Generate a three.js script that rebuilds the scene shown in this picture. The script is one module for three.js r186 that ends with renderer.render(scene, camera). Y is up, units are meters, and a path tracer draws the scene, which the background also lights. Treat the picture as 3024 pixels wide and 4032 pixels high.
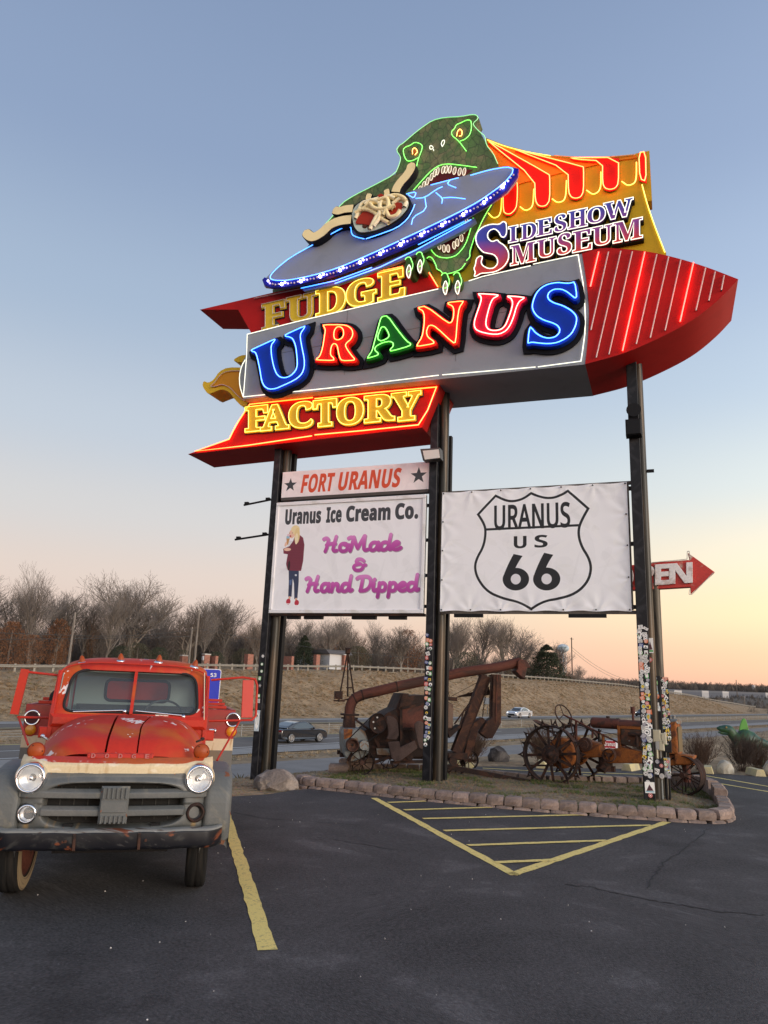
import * as THREE from 'three';
import { mergeGeometries, toCreasedNormals, mergeVertices } from 'three/addons/utils/BufferGeometryUtils.js';
import { FontLoader } from 'three/addons/loaders/FontLoader.js';
import { ImprovedNoise } from 'three/addons/math/ImprovedNoise.js';

// ---------- camera, sky, light, exposure ----------
const scene = new THREE.Scene();
const camera = new THREE.PerspectiveCamera(69.4, 0.75, 0.1, 4000);
camera.position.set(0, 1.75, 0);
{
  const [r, u, b] = [[0.999249, 0.037688, 0.008951], [-0.038737, 0.972207, 0.230895], [-0.0, -0.231069, 0.972937]];
  const m = new THREE.Matrix4().makeBasis(new THREE.Vector3(...r), new THREE.Vector3(...u), new THREE.Vector3(...b));
  camera.quaternion.setFromRotationMatrix(m);
}
const renderer = new THREE.WebGLRenderer({ antialias: true });
renderer.toneMapping = THREE.LinearToneMapping;
renderer.toneMappingExposure = 1.0;
renderer.shadowMap.enabled = true;

const SUN_AZ = 132 * Math.PI / 180, SUN_EL = 9 * Math.PI / 180;   // the sun has set behind the camera, to the right
const sunDir = new THREE.Vector3(Math.sin(SUN_AZ) * Math.cos(SUN_EL), Math.sin(SUN_EL), -Math.cos(SUN_AZ) * Math.cos(SUN_EL));
{
  const W = 512, H = 256, data = new Float32Array(W * H * 4);
  const ramp = (stops, e) => {
    for (let i = 1; i < stops.length; i++) if (e <= stops[i][0]) {
      const [a, A] = stops[i - 1], [b, B] = stops[i], t = Math.max(0, (e - a) / (b - a)), k = t * t * (3 - 2 * t) * 0.5 + t * 0.5;
      return A.map((v, j) => v + (B[j] - v) * k);
    }
    return stops[stops.length - 1][1];
  };
  const lin = (r, g, b) => [r, g, b].map((c) => Math.pow(c / 255, 2.2));
  const cool = [[0, lin(214, 180, 166)], [3, lin(228, 200, 185)], [7, lin(230, 213, 202)], [12, lin(215, 214, 214)], [18, lin(195, 206, 219)], [27, lin(167, 186, 210)], [38, lin(143, 163, 195)], [50, lin(132, 152, 185)], [90, lin(110, 132, 172)]];
  const warm = [[0, lin(214, 160, 138)], [2.5, lin(236, 188, 154)], [6, lin(243, 217, 176)], [10, lin(230, 221, 198)], [15, lin(204, 214, 216)], [22, lin(178, 196, 215)], [30, lin(161, 181, 209)], [38, lin(145, 165, 197)], [50, lin(132, 152, 185)], [90, lin(110, 132, 172)]];
  for (let j = 0; j < H; j++) for (let i = 0; i < W; i++) {
    const el = ((j + 0.5) / H - 0.5) * 180, ph = ((i + 0.5) / W - 0.5) * 2 * Math.PI;
    const x = Math.cos(ph), z = Math.sin(ph), az = Math.atan2(x, -z);
    const c = Math.cos(az - SUN_AZ), e = Math.max(el, 0);
    let dd = Math.abs(az * 180 / Math.PI - 100); if (dd > 180) dd = 360 - dd;
    const s = Math.min(1, Math.max(0, (114 - dd) / 48)), w = s * s * (3 - 2 * s);
    const A = ramp(cool, e), B = ramp(warm, e);
    const glow = Math.pow(Math.max(0, 0.5 + 0.5 * c), 2.2) * Math.exp(-e / 28) * 4.2;   // twilight round the sun's azimuth
    for (let k = 0; k < 3; k++) {
      const v = (A[k] + (B[k] - A[k]) * w) * (1 + glow * [1.0, 0.9, 0.8][k]);
      data[(j * W + i) * 4 + k] = v;
    }
    data[(j * W + i) * 4 + 3] = 1;
  }
  const sky = new THREE.DataTexture(data, W, H, THREE.RGBAFormat, THREE.FloatType);
  sky.mapping = THREE.EquirectangularReflectionMapping;
  sky.magFilter = THREE.LinearFilter; sky.minFilter = THREE.LinearFilter; sky.needsUpdate = true;
  scene.background = sky; scene.environment = sky;
}
const sun = new THREE.DirectionalLight(new THREE.Color().setRGB(1, 0.89, 0.78), 2.0);
sun.position.copy(sunDir).multiplyScalar(60); sun.name = 'afterglow'; sun.castShadow = true; sun.shadow.radius = 45;
Object.assign(sun.shadow.camera, { left: -30, right: 30, top: 30, bottom: -30, near: 1, far: 200 });
sun.shadow.mapSize.set(2048, 2048);
scene.add(sun, sun.target);

// ---------- helpers ----------
let seed = 12345;
const rnd = () => { seed = (seed * 1664525 + 1013904223) >>> 0; return seed / 4294967296; };
const rr = (a, b) => a + (b - a) * rnd();
const V3 = (x, y, z) => new THREE.Vector3(x, y, z);
const D = Math.PI / 180;
const perlin = new ImprovedNoise();
const nz = (x, y, z = 0) => perlin.noise(x, y, z);
const fbm = (x, y, z = 0, o = 4) => { let a = 0, s = 0.5; for (let i = 0; i < o; i++) { a += s * nz(x, y, z + i * 7.3); x *= 2.03; y *= 2.03; s *= 0.5; } return a; };
const sm = (a, b, x) => { const t = Math.min(1, Math.max(0, (x - a) / (b - a))); return t * t * (3 - 2 * t); };
const lerp = (a, b, t) => a + (b - a) * t;
const mixc = (a, b, t) => a.map((v, i) => v + (b[i] - v) * t);
const used = {};
const numbered = (n) => { used[n] = (used[n] || 0) + 1; return used[n] === 1 ? n : n + '_' + String(used[n] - 1).padStart(3, '0'); };
function tag(o, label, category, group, kind) {
  o.userData.label = label; o.userData.category = category;
  if (group) o.userData.group = group;
  if (kind) o.userData.kind = kind;
  return o;
}
function thing(name, label, category, pos = [0, 0, 0], turn = 0, group) {
  const o = new THREE.Group(); o.name = numbered(name); o.position.set(...pos); o.rotation.y = turn;
  scene.add(o); return tag(o, label, category, group);
}
function part(parent, name, g, m, label) {
  if (Array.isArray(g)) g = merge(g);
  const o = new THREE.Mesh(g, m); o.name = name; o.castShadow = o.receiveShadow = true;
  parent.add(o); if (label) o.userData.label = label;
  return o;
}
function struct(name, g, m, kind = 'structure') {
  const o = part(scene, numbered(name), g, m); o.userData.kind = kind; o.userData.label = name.replace(/_/g, ' '); return o;
}
function merge(list) {
  list = list.filter(Boolean).map((g) => { const h = g.index ? g.toNonIndexed() : g; for (const k of Object.keys(h.attributes)) if (!['position', 'normal', 'uv', 'color'].includes(k)) h.deleteAttribute(k); return h; });
  const hasC = list.some((g) => g.attributes.color);
  for (const g of list) {
    if (!g.attributes.uv) g.setAttribute('uv', new THREE.BufferAttribute(new Float32Array(g.attributes.position.count * 2), 2));
    if (hasC && !g.attributes.color) g.setAttribute('color', new THREE.BufferAttribute(new Float32Array(g.attributes.position.count * 3).fill(1), 3));
  }
  return list.length === 1 ? list[0] : mergeGeometries(list);
}
// texture coordinates in metres, by the way each face points
function uvm(g, s = 1, ox = 0) {
  if (g.index) g = g.toNonIndexed();
  const p = g.attributes.position, u = new Float32Array(p.count * 2), a = V3(), b = V3(), c = V3();
  for (let i = 0; i < p.count; i += 3) {
    a.fromBufferAttribute(p, i); b.fromBufferAttribute(p, i + 1); c.fromBufferAttribute(p, i + 2);
    const n = b.clone().sub(a).cross(c.clone().sub(a)); const x = Math.abs(n.x), y = Math.abs(n.y), z = Math.abs(n.z);
    [a, b, c].forEach((q, k) => { const [m, n2] = x > y && x > z ? [q.z, q.y] : y > z ? [q.x, q.z] : [q.x, q.y]; u[(i + k) * 2] = m * s + ox; u[(i + k) * 2 + 1] = n2 * s + ox * 0.7; });
  }
  g.setAttribute('uv', new THREE.BufferAttribute(u, 2)); return g;
}
function place(g, x = 0, y = 0, z = 0, rx = 0, ry = 0, rz = 0) {
  return g.applyMatrix4(new THREE.Matrix4().compose(V3(x, y, z), new THREE.Quaternion().setFromEuler(new THREE.Euler(rx, ry, rz)), V3(1, 1, 1)));
}
// chamfered box
function box(w, h, d, x = 0, y = 0, z = 0, rx = 0, ry = 0, rz = 0, c = 0) {
  if (!c) return place(uvm(new THREE.BoxGeometry(w, h, d)), x, y, z, rx, ry, rz);
  c = Math.min(c, w / 2.2, h / 2.2, d / 2.2);
  const s = new THREE.Shape(), a = w / 2 - c, b = h / 2 - c;
  s.moveTo(-a, -b); s.lineTo(a, -b); s.lineTo(a, b); s.lineTo(-a, b); s.closePath();
  const g = new THREE.ExtrudeGeometry(s, { depth: d - 2 * c, bevelEnabled: true, bevelThickness: c, bevelSize: c, bevelSegments: 1, steps: 1 });
  g.translate(0, 0, -d / 2 + c);
  return place(uvm(g), x, y, z, rx, ry, rz);
}
const cyl = (r0, r1, h, x = 0, y = 0, z = 0, rx = 0, ry = 0, rz = 0, n = 16, open = false) => place(new THREE.CylinderGeometry(r1, r0, h, n, 1, open), x, y, z, rx, ry, rz);
const ball = (r, x, y, z, sx = 1, sy = 1, sz = 1, n = 12) => new THREE.SphereGeometry(r, n, Math.max(6, n * 0.7 | 0)).scale(sx, sy, sz).translate(x, y, z);
function rod(a, b, r, n = 8, r1) {
  const A = V3(...a), B = V3(...b), d = B.clone().sub(A), g = new THREE.CylinderGeometry(r1 ?? r, r, d.length(), n, 1);
  g.applyQuaternion(new THREE.Quaternion().setFromUnitVectors(V3(0, 1, 0), d.clone().normalize()));
  const m = A.add(B).multiplyScalar(0.5); return g.translate(m.x, m.y, m.z);
}
function bar(a, b, w, h, up = [0, 1, 0]) {   // box beam between two points
  const A = V3(...a), B = V3(...b), d = B.clone().sub(A), L = d.length(); d.normalize();
  let u = V3(...up); if (Math.abs(u.dot(d)) > 0.98) u = V3(1, 0, 0);
  const s = d.clone().cross(u).normalize(); u = s.clone().cross(d);
  const g = uvm(new THREE.BoxGeometry(w, h, L));
  g.applyMatrix4(new THREE.Matrix4().makeBasis(s, u, d.negate())); const m = A.add(B).multiplyScalar(0.5); return g.translate(m.x, m.y, m.z);
}
function tube(pts, r, seg, n = 6, closed = false) {
  const c = new THREE.CatmullRomCurve3(pts.map((p) => p.isVector3 ? p : V3(...p)), closed, 'centripetal');
  return new THREE.TubeGeometry(c, seg || pts.length * 4, r, n, closed);
}
function polyTube(pts, r, n = 6, closed = false) {   // keeps corners
  const path = new THREE.CurvePath(); const q = pts.map((p) => V3(...p)); if (closed) q.push(q[0].clone());
  const N = q.length, f = [], P = [], idx = []; let up = V3(0, 0, 1);
  for (let i = 0; i < N; i++) {
    const a = closed && i === 0 ? q[N - 2] : q[Math.max(0, i - 1)], b = closed && i === N - 1 ? q[1] : q[Math.min(N - 1, i + 1)];
    const t0 = q[i].clone().sub(a), t1 = b.clone().sub(q[i]); if (t0.lengthSq() < 1e-10) t0.copy(t1); if (t1.lengthSq() < 1e-10) t1.copy(t0); t0.normalize(); t1.normalize();
    const t = t0.clone().add(t1); if (t.lengthSq() < 1e-6) t.copy(t1); t.normalize();
    let s = t.clone().cross(up); if (s.lengthSq() < 1e-4) s = t.clone().cross(V3(0, 1, 0)); s.normalize();
    const u = s.clone().cross(t).normalize(), k = Math.min(1.8, 1 / Math.max(0.4, t.dot(t1)));
    for (let j = 0; j < n; j++) { const an = j / n * Math.PI * 2, v = q[i].clone().addScaledVector(s, Math.cos(an) * r * k).addScaledVector(u, Math.sin(an) * r); P.push(v.x, v.y, v.z); }
    if (i) for (let j = 0; j < n; j++) { const j2 = (j + 1) % n, a0 = (i - 1) * n, b0 = i * n; idx.push(a0 + j, b0 + j, a0 + j2, a0 + j2, b0 + j, b0 + j2); }
  }
  if (!closed) for (const e of [0, N - 1]) for (let j = 1; j < n - 1; j++) e ? idx.push(e * n, e * n + j + 1, e * n + j) : idx.push(0, j, j + 1);
  const g = new THREE.BufferGeometry(); g.setAttribute('position', new THREE.Float32BufferAttribute(P, 3)); g.setIndex(idx); g.computeVertexNormals();
  g.setAttribute('uv', new THREE.Float32BufferAttribute(new Float32Array(P.length / 3 * 2), 2)); return g;
}
const chaikin = (p, n = 1, closed = true) => {
  for (let k = 0; k < n; k++) {
    const q = []; const L = p.length;
    for (let i = 0; i < (closed ? L : L - 1); i++) { const a = p[i], b = p[(i + 1) % L]; q.push([a[0] * 0.78 + b[0] * 0.22, a[1] * 0.78 + b[1] * 0.22], [a[0] * 0.22 + b[0] * 0.78, a[1] * 0.22 + b[1] * 0.78]); }
    if (!closed) { q.unshift(p[0]); q.push(p[L - 1]); } p = q;
  } return p;
};
const area = (p) => p.reduce((s, a, i) => { const b = p[(i + 1) % p.length]; return s + a[0] * b[1] - b[0] * a[1]; }, 0) / 2;
function offset(p, d) {   // outward for d > 0
  if (area(p) < 0) p = p.slice().reverse();
  const L = p.length, out = [];
  for (let i = 0; i < L; i++) {
    const a = p[(i + L - 1) % L], b = p[i], c = p[(i + 1) % L];
    let n1 = [b[1] - a[1], a[0] - b[0]], n2 = [c[1] - b[1], b[0] - c[0]]; const l1 = Math.hypot(...n1) || 1, l2 = Math.hypot(...n2) || 1;
    n1 = [n1[0] / l1, n1[1] / l1]; n2 = [n2[0] / l2, n2[1] / l2];
    let m = [n1[0] + n2[0], n1[1] + n2[1]]; const k = (m[0] * m[0] + m[1] * m[1]) / 2 || 1; const f = Math.min(1.6, 1 / Math.max(k, 0.4));
    out.push([b[0] + m[0] * d * f, b[1] + m[1] * d * f]);
  } return out;
}
const shapeOf = (p, holes = []) => { const s = new THREE.Shape(p.map((a) => new THREE.Vector2(...a))); for (const h of holes) s.holes.push(new THREE.Path(h.map((a) => new THREE.Vector2(...a)))); return s; };
function slab(p, z0, z1, holes = [], bevel = 0) {   // outline in x, y pulled from z0 to z1
  const g = new THREE.ExtrudeGeometry(shapeOf(p, holes), { depth: z1 - z0 - 2 * bevel, bevelEnabled: bevel > 0, bevelThickness: bevel, bevelSize: bevel, bevelOffset: -bevel, bevelSegments: 2, steps: 1, curveSegments: 6 });
  return uvm(g.translate(0, 0, z0 + bevel));
}
const at3 = (p, z) => p.map((a) => [a[0], a[1], z]);
function grid(nu, nv, f, closedU = false) {   // surface from f(u, v) -> [x, y, z]
  const P = [], UV = [], idx = [];
  for (let j = 0; j <= nv; j++) for (let i = 0; i <= nu; i++) { const r = f(i / nu, j / nv); P.push(r[0], r[1], r[2]); UV.push(r[3] ?? i / nu, r[4] ?? j / nv); }
  for (let j = 0; j < nv; j++) for (let i = 0; i < nu; i++) { const a = j * (nu + 1) + i, b = a + 1, c = a + nu + 1, d = c + 1; idx.push(a, b, d, a, d, c); }
  const g = new THREE.BufferGeometry(); g.setAttribute('position', new THREE.Float32BufferAttribute(P, 3)); g.setAttribute('uv', new THREE.Float32BufferAttribute(UV, 2)); g.setIndex(idx); g.computeVertexNormals(); return g;
}
// ---------- textures and materials ----------
function tex(w, h, fn, srgb = true, rep = [1, 1]) {
  const d = new Uint8Array(w * h * 4);
  for (let j = 0; j < h; j++) for (let i = 0; i < w; i++) {
    const c = fn(i / w, j / h), k = (j * w + i) * 4;
    for (let m = 0; m < 3; m++) { const v = Math.max(0, Math.min(1, c[m] ?? c[0])); d[k + m] = 255 * (srgb ? (v <= 0.0031308 ? v * 12.92 : 1.055 * Math.pow(v, 1 / 2.4) - 0.055) : v); }
    d[k + 3] = 255;
  }
  const t = new THREE.DataTexture(d, w, h); t.wrapS = t.wrapT = THREE.RepeatWrapping; t.magFilter = THREE.LinearFilter; t.minFilter = THREE.LinearMipmapLinearFilter; t.generateMipmaps = true;
  if (srgb) t.colorSpace = THREE.SRGBColorSpace; t.repeat.set(...rep); t.needsUpdate = true; return t;
}
// noise that repeats without a seam over the unit square
const tn = (u, v, f, z = 0) => { const a = u * 2 * Math.PI, b = v * 2 * Math.PI, R = f / 6.283; return nz(Math.cos(a) * R + 31 + z, Math.sin(a) * R + Math.cos(b) * R * 1.0 + 17, Math.sin(b) * R + z * 1.7 + 5); };
const tfbm = (u, v, f, z = 0, o = 4) => { let s = 0, a = 0.5; for (let i = 0; i < o; i++) { s += a * tn(u, v, f, z + i * 3.1); f *= 2.1; a *= 0.5; } return s; };
const std = (o) => new THREE.MeshStandardMaterial({ roughness: 0.8, metalness: 0, ...o, ...(Array.isArray(o.color) ? { color: new THREE.Color().setRGB(...o.color) } : {}) });
const phys = (o) => new THREE.MeshPhysicalMaterial({ roughness: 0.5, metalness: 0, ...o, ...(Array.isArray(o.color) ? { color: new THREE.Color().setRGB(...o.color) } : {}) });
function canvasTex(w, h, draw) {
  const c = document.createElement('canvas'); c.width = w; c.height = h; const x = c.getContext('2d'); draw(x, w, h);
  const t = new THREE.CanvasTexture(c); t.colorSpace = THREE.SRGBColorSpace; t.anisotropy = 8; return t;
}
const serif = await new FontLoader().loadAsync('fonts/droid/droid_serif_bold.typeface.json');
const sans = await new FontLoader().loadAsync('fonts/droid/droid_sans_bold.typeface.json');
// a two-colour weathered texture: base, patches, fine grain
const weather = (a, b, f = 5, th = 0.05, grain = 0.25, z = 0, w = 256) => tex(w, w, (u, v) => {
  const n = tfbm(u, v, f, z, 5), t = sm(th - 0.12, th + 0.16, n), g = 1 + grain * tfbm(u, v, 40, z + 9, 3);
  return mixc(a, b, t).map((c) => c * g);
});
const rustDark = std({ map: weather([0.026, 0.015, 0.012], [0.06, 0.026, 0.016], 6, 0.05, 0.7, 1), roughness: 0.85, metalness: 0.25 });
const rustMid = std({ map: weather([0.045, 0.02, 0.014], [0.095, 0.038, 0.02], 6, 0.02, 0.7, 2), roughness: 0.85, metalness: 0.2 });
const rustOrange = std({ map: weather([0.28, 0.088, 0.016], [0.12, 0.04, 0.018], 7, 0.06, 0.7, 3), roughness: 0.8, metalness: 0.15 });
const rustRed = std({ map: weather([0.11, 0.034, 0.022], [0.055, 0.024, 0.018], 5, 0.08, 0.6, 4), roughness: 0.8, metalness: 0.15 });
const galv = std({ map: weather([0.19, 0.205, 0.205], [0.16, 0.10, 0.06], 5, 0.1, 0.4, 5), roughness: 0.6, metalness: 0.4 });
const black = phys({ color: [0.007, 0.007, 0.008], roughness: 0.6, specularIntensity: 0.4 });
const blackPole = phys({ specularIntensity: 0.5,  map: weather([0.006, 0.0065, 0.009], [0.02, 0.02, 0.024], 6, 0.12, 0.5, 6), roughness: 0.45 });
const pipeMat = std({ map: weather([0.018, 0.017, 0.014], [0.065, 0.045, 0.028], 5, 0.08, 0.7, 7), roughness: 0.4, metalness: 0.45 });
const chrome = std({ color: [0.75, 0.76, 0.78], roughness: 0.16, metalness: 1 });
const rubber = std({ color: [0.012, 0.012, 0.013], roughness: 0.85 });
const glassClear = phys({ color: [1, 1, 1], transmission: 1, roughness: 0.02, thickness: 0, ior: 1.5 });
const whitePaint = std({ map: weather([0.72, 0.72, 0.73], [0.6, 0.59, 0.57], 4, 0.12, 0.06, 8), roughness: 0.6 });
const steel = std({ color: [0.35, 0.36, 0.37], roughness: 0.45, metalness: 0.7 });

// ---------- terrain: everything along the highway is laid out in s (along) and p (across) ----------
const PHI = 39.269 * D, HE = [Math.sin(PHI), -Math.cos(PHI)], HM = [-Math.cos(PHI), -Math.sin(PHI)];
const sp = (s, p, y = 0) => [HE[0] * s + HM[0] * p, y, HE[1] * s + HM[1] * p];
const table = (t, x) => { if (x <= t[0][0]) return t[0][1]; for (let i = 1; i < t.length; i++) if (x <= t[i][0]) { const k = (x - t[i - 1][0]) / (t[i][0] - t[i - 1][0]); return lerp(t[i - 1][1], t[i][1], k * k * (3 - 2 * k) * 0.4 + k * 0.6); } return t[t.length - 1][1]; };
const YTOP = [[-60, 0.2], [0, 1.2], [34, 1.87], [62, 3.2], [73, 3.62], [87, 4.17], [103, 4.45], [132, 4.52], [152, 4.6], [190, 4.34], [234, 3.06], [285, 0.96], [325, -0.46], [420, -2.2], [800, -3]];
const ytop = (s) => table(YTOP, s);
const CROSS = [[-60, -0.03], [10.4, -0.03], [12, -0.12], [16, -1.0], [20.6, -1.02], [22, -1.08], [31.4, -2.0], [32, -2.07], [42.6, -2.07], [46.2, -2.4], [49.8, -1.78], [59, -1.78]];
function gy(s, p) {   // ground height
  const e = fbm(s * 0.11, p * 0.11, 4) * 0.18 + fbm(s * 0.5, p * 0.5, 8, 3) * 0.05;
  if (p <= 59) return table(CROSS, p) + e * (sm(11.5, 13, p) * sm(16.2, 14.6, p) + sm(21, 23, p) * sm(31.6, 30.5, p) * 0.8 + sm(43, 44, p) * sm(49.5, 48.5, p) * 0.5);
  const t = ytop(s); if (p < 74) return lerp(-1.78, t - 0.05, sm(58, 74.5, p) * 0.6 + 0.4 * (p - 59) / 15) + e * sm(59, 61, p);
  return t - 0.05 + (p - 80 > 0 ? Math.min(2, (p - 80) * 0.02) + Math.max(0, (p - 140) * 0.01) : 0) * sm(420, 200, s);
}
const groundTex = tex(512, 512, (u, v) => {
  const n = tfbm(u, v, 6, 1, 5), f = tfbm(u * 1, v, 70, 3, 3), st = tn(u * 1, v, 24, 8) * 0.5 + tn(u, v, 130, 5) * 0.5;
  const c = mixc([0.20, 0.132, 0.07], [0.33, 0.232, 0.132], sm(-0.25, 0.3, n * 0.9 + f * 0.6 + st * 0.35)); return mixc(c, [0.10, 0.085, 0.04], sm(0.18, 0.4, tfbm(u, v, 9, 22, 4)) * 0.6);
});
const groundBump = tex(512, 512, (u, v) => [0.5 + 0.6 * tfbm(u, v, 40, 13, 4)], false);
for (const t of [groundTex, groundBump]) t.repeat.set(1 / 7, 1 / 7);
const groundMat = std({ map: groundTex, bumpMap: groundBump, bumpScale: 0.14, roughness: 0.95 });
{
  const S = [-300, -150, -80]; for (let s = -50; s < 20; s += 6) S.push(s); for (let s = 20; s <= 340; s += 2.5) S.push(s); S.push(360, 400, 460, 540, 640, 800, 1100);
  const sheet = (ps, s) => { const nu = S.length - 1, nv = ps.length - 1, P = [], UV = [], I = [];
    ps.forEach((p) => S.forEach((s) => { const q = sp(s, p, gy(s, p)); P.push(...q); UV.push(s + p * 0.2, p * 0.9 - s * 0.13); }));
    for (let j = 0; j < nv; j++) for (let i = 0; i < nu; i++) { const a = j * (nu + 1) + i, b = a + 1, c = a + nu + 1, d = c + 1; I.push(a, b, d, a, d, c); }
    const g = new THREE.BufferGeometry(); g.setAttribute('position', new THREE.Float32BufferAttribute(P, 3)); g.setAttribute('uv', new THREE.Float32BufferAttribute(UV, 2)); g.setIndex(I); g.computeVertexNormals(); return g; };
  const ps = [-400, -60, -20]; for (let p = 0; p < 59; p += p < 9 ? 3 : 0.45) ps.push(p); ps.push(59);
  struct('ground', sheet(ps), groundMat);
  const pe = []; for (let p = 59; p < 76; p += 0.6) pe.push(p); pe.push(77, 79, 82, 86, 92, 100, 120, 150, 200, 300, 600, 1500);
  struct('embankment', sheet(pe), groundMat);
}
const asphaltTex = tex(1024, 1024, (u, v) => {
  const f = tfbm(u, v, 260, 3, 2), m = tfbm(u, v, 7, 2, 5), k = tfbm(u, v, 22, 12, 4), a = 0.058 * (1 + 1.0 * f + 0.55 * m);
  const dust = sm(0.16, 0.46, m + 0.7 * k) * 0.022 * (1 + f), spk = tn(u, v, 420, 6) > 0.55 ? 0.05 : 0, b = Math.max(0.008, a + dust + spk);
  const oil = 1 - 0.28 * sm(0.24, 0.4, tfbm(u, v, 5, 77, 5)); return [b * 1.07 * oil, b * 0.98 * oil, b * 0.96 * oil];
});
asphaltTex.repeat.set(1 / 5.3, 1 / 5.3);
const asphaltBump = tex(512, 512, (u, v) => [0.5 + 0.5 * tfbm(u, v, 150, 7, 3)], false); asphaltBump.repeat.set(1 / 1.3, 1 / 1.3);
const asphalt = phys({ map: asphaltTex, bumpMap: asphaltBump, bumpScale: 0.006, roughness: 0.85, specularIntensity: 0.45 });
const flatPoly = (pts, y) => { const g = new THREE.ShapeGeometry(shapeOf(pts.map(([x, z]) => [x, -z]))).rotateX(-Math.PI / 2).translate(0, y, 0), p = g.attributes.position, u = g.attributes.uv; for (let i = 0; i < p.count; i++) u.setXY(i, p.getX(i), p.getZ(i)); return g; };
struct('parking_lot', flatPoly([[-70, 60], [80, 60], [80, -17.5], [12, -18.3], [9.4, -18.9], [6.75, -19.5], [4.9, -19.2], [3.7, -19], [2.2, -18.6], [1.6, -17.5], [0.6, -15.5], [-0.7, -13.9], [-1.35, -13.35], [-1.7, -12.75], [-2.2, -12.35], [-3.2, -12.5], [-18, -12.9], [-30, 0], [-70, 30]], 0), asphalt);
// fine cracks: narrow dark filler strips lying on the asphalt
const crackMat = std({ color: [0.012, 0.012, 0.013], roughness: 0.9 });
for (const [pts, w] of [[[[4.721,-11.037],[3.768,-9.577],[3.209,-8.721],[2.927,-8.24],[2.603,-7.562]], 0.012], [[[1.854,-7.628],[2.093,-7.546],[2.465,-7.214],[2.748,-7.049],[2.988,-6.889],[3.369,-6.827]], 0.016], [[[-1.885,-10.863],[-1.38,-10.46],[-0.817,-10.414],[-0.087,-10.264]], 0.010], [[[-0.65,-9.405],[-0.143,-9.126],[0.297,-8.858]], 0.009]]) {
  const q = []; pts.forEach((a, i) => { if (!i) return q.push(a); const b = pts[i - 1]; for (let k = 1; k <= 8; k++) q.push([lerp(b[0], a[0], k / 8) + rr(-0.03, 0.03), lerp(b[1], a[1], k / 8) + rr(-0.03, 0.03)]); });
  const L = [], R = []; q.forEach((a, i) => { const b = q[Math.min(i + 1, q.length - 1)], c = q[Math.max(0, i - 1)], d = Math.hypot(b[0] - c[0], b[1] - c[1]) || 1, e = w * rr(0.25, 1); L.push([a[0] + (b[1] - c[1]) / d * e, a[1] - (b[0] - c[0]) / d * e]); R.unshift([a[0] - (b[1] - c[1]) / d * e, a[1] + (b[0] - c[0]) / d * e]); });
  struct('asphalt_crack', flatPoly([...L, ...R], 0.004), crackMat);
}
// painted markings with worn edges
const yellowPaint = std({ map: tex(512, 512, (u, v) => { const w = sm(0.16, 0.34, tfbm(u, v, 26, 4, 4) + 0.4 * tn(u, v, 90, 3)); return mixc([0.76, 0.59, 0.18], [0.32, 0.25, 0.11], w * 0.7).map((c) => c * (1 + 0.25 * tfbm(u, v, 120, 2, 2))); }), roughness: 0.75 });
function stripe(a, b, w, y = 0.004, m = yellowPaint, jag = 0.008) {
  const d = [b[0] - a[0], b[1] - a[1]], L = Math.hypot(...d), n = [-d[1] / L * w / 2, d[0] / L * w / 2], N = Math.max(2, L / 0.12 | 0), A = [], B = [];
  for (let i = 0; i <= N; i++) { const t = i / N, x = a[0] + d[0] * t, z = a[1] + d[1] * t, k = 1 + rr(-jag, jag) / w * 2, k2 = 1 + rr(-jag, jag) / w * 2; A.push([x + n[0] * k, z + n[1] * k]); B.unshift([x - n[0] * k2, z - n[1] * k2]); }
  const o = struct('painted_line', flatPoly([...A, ...B], y), m); return o;
}
stripe([-0.669,-5.536], [-1.998,-10.761], 0.125);
{
  const tip = [1.432,-7.909], l = [0.018,-12.77], r = [4.3,-11.498];
  stripe(l, tip, 0.115); stripe([tip[0] - 0.03, tip[1] - 0.02], r, 0.115);
  const rows = [[[0.237,-12.317], [0.847,-12.61]], [[0.468,-11.648], [1.844,-12.228]], [[0.705,-10.952], [3.166,-11.841]], [[0.921,-10.113], [3.942,-11.146]], [[1.121,-9.254], [2.94,-9.884]], [[1.313,-8.419], [2.003,-8.656]]];
  for (const [a, b] of rows) stripe(a, b, 0.095, 0.008);
}
for (const [a, b] of [[[2.55, -18.27], [3.55, -18.1]], [[3.4, -18.1], [6.4, -18.25]], [[4.74, -17.63], [7.35, -17.2]], [[7.87, -18.6], [8.5, -16.6]], [[7.35, -17.3], [8.0, -15.7]]]) stripe(a, b, 0.09);
// roads
const roadTex = (c, z) => { const t = tex(512, 512, (u, v) => { const k = 1 + 0.25 * tfbm(u, v, 6, z, 4) + 0.3 * tfbm(u, v, 150, z + 4, 2); return c.map((a) => a * k); }); t.repeat.set(1 / 6, 1 / 6); return t; };
const roadMat = phys({ map: roadTex([0.175, 0.155, 0.138], 41), roughness: 0.95, specularIntensity: 0.15 }), concrete = phys({ map: roadTex([0.30, 0.28, 0.26], 42), roughness: 0.95, specularIntensity: 0.15 }), whiteLine = std({ color: [0.55, 0.54, 0.52], roughness: 0.8 }), frontMat = phys({ map: roadTex([0.24, 0.222, 0.207], 43), roughness: 0.95, specularIntensity: 0.15 });
const YN = -2.03, YF = -1.74, YFR = -0.98;
const strip = (name, s0, s1, p0, p1, y, m) => struct(name, flatPoly([[s0, p0], [s1, p0], [s1, p1], [s0, p1]].map(([s, p]) => { const q = sp(s, p); return [q[0], q[2]]; }), y), m);
strip('highway_road', -200, 600, 32.6, 42.5, YN, roadMat); strip('road_shoulder', -200, 600, 32.1, 34.9, YN + 0.004, concrete);
strip('highway_road', -200, 600, 49.9, 57.2, YF, roadMat); strip('road_shoulder', -200, 600, 55.2, 57.3, YF + 0.004, concrete);
strip('frontage_road', -120, 400, 16.2, 20.5, YFR, frontMat);
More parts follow.
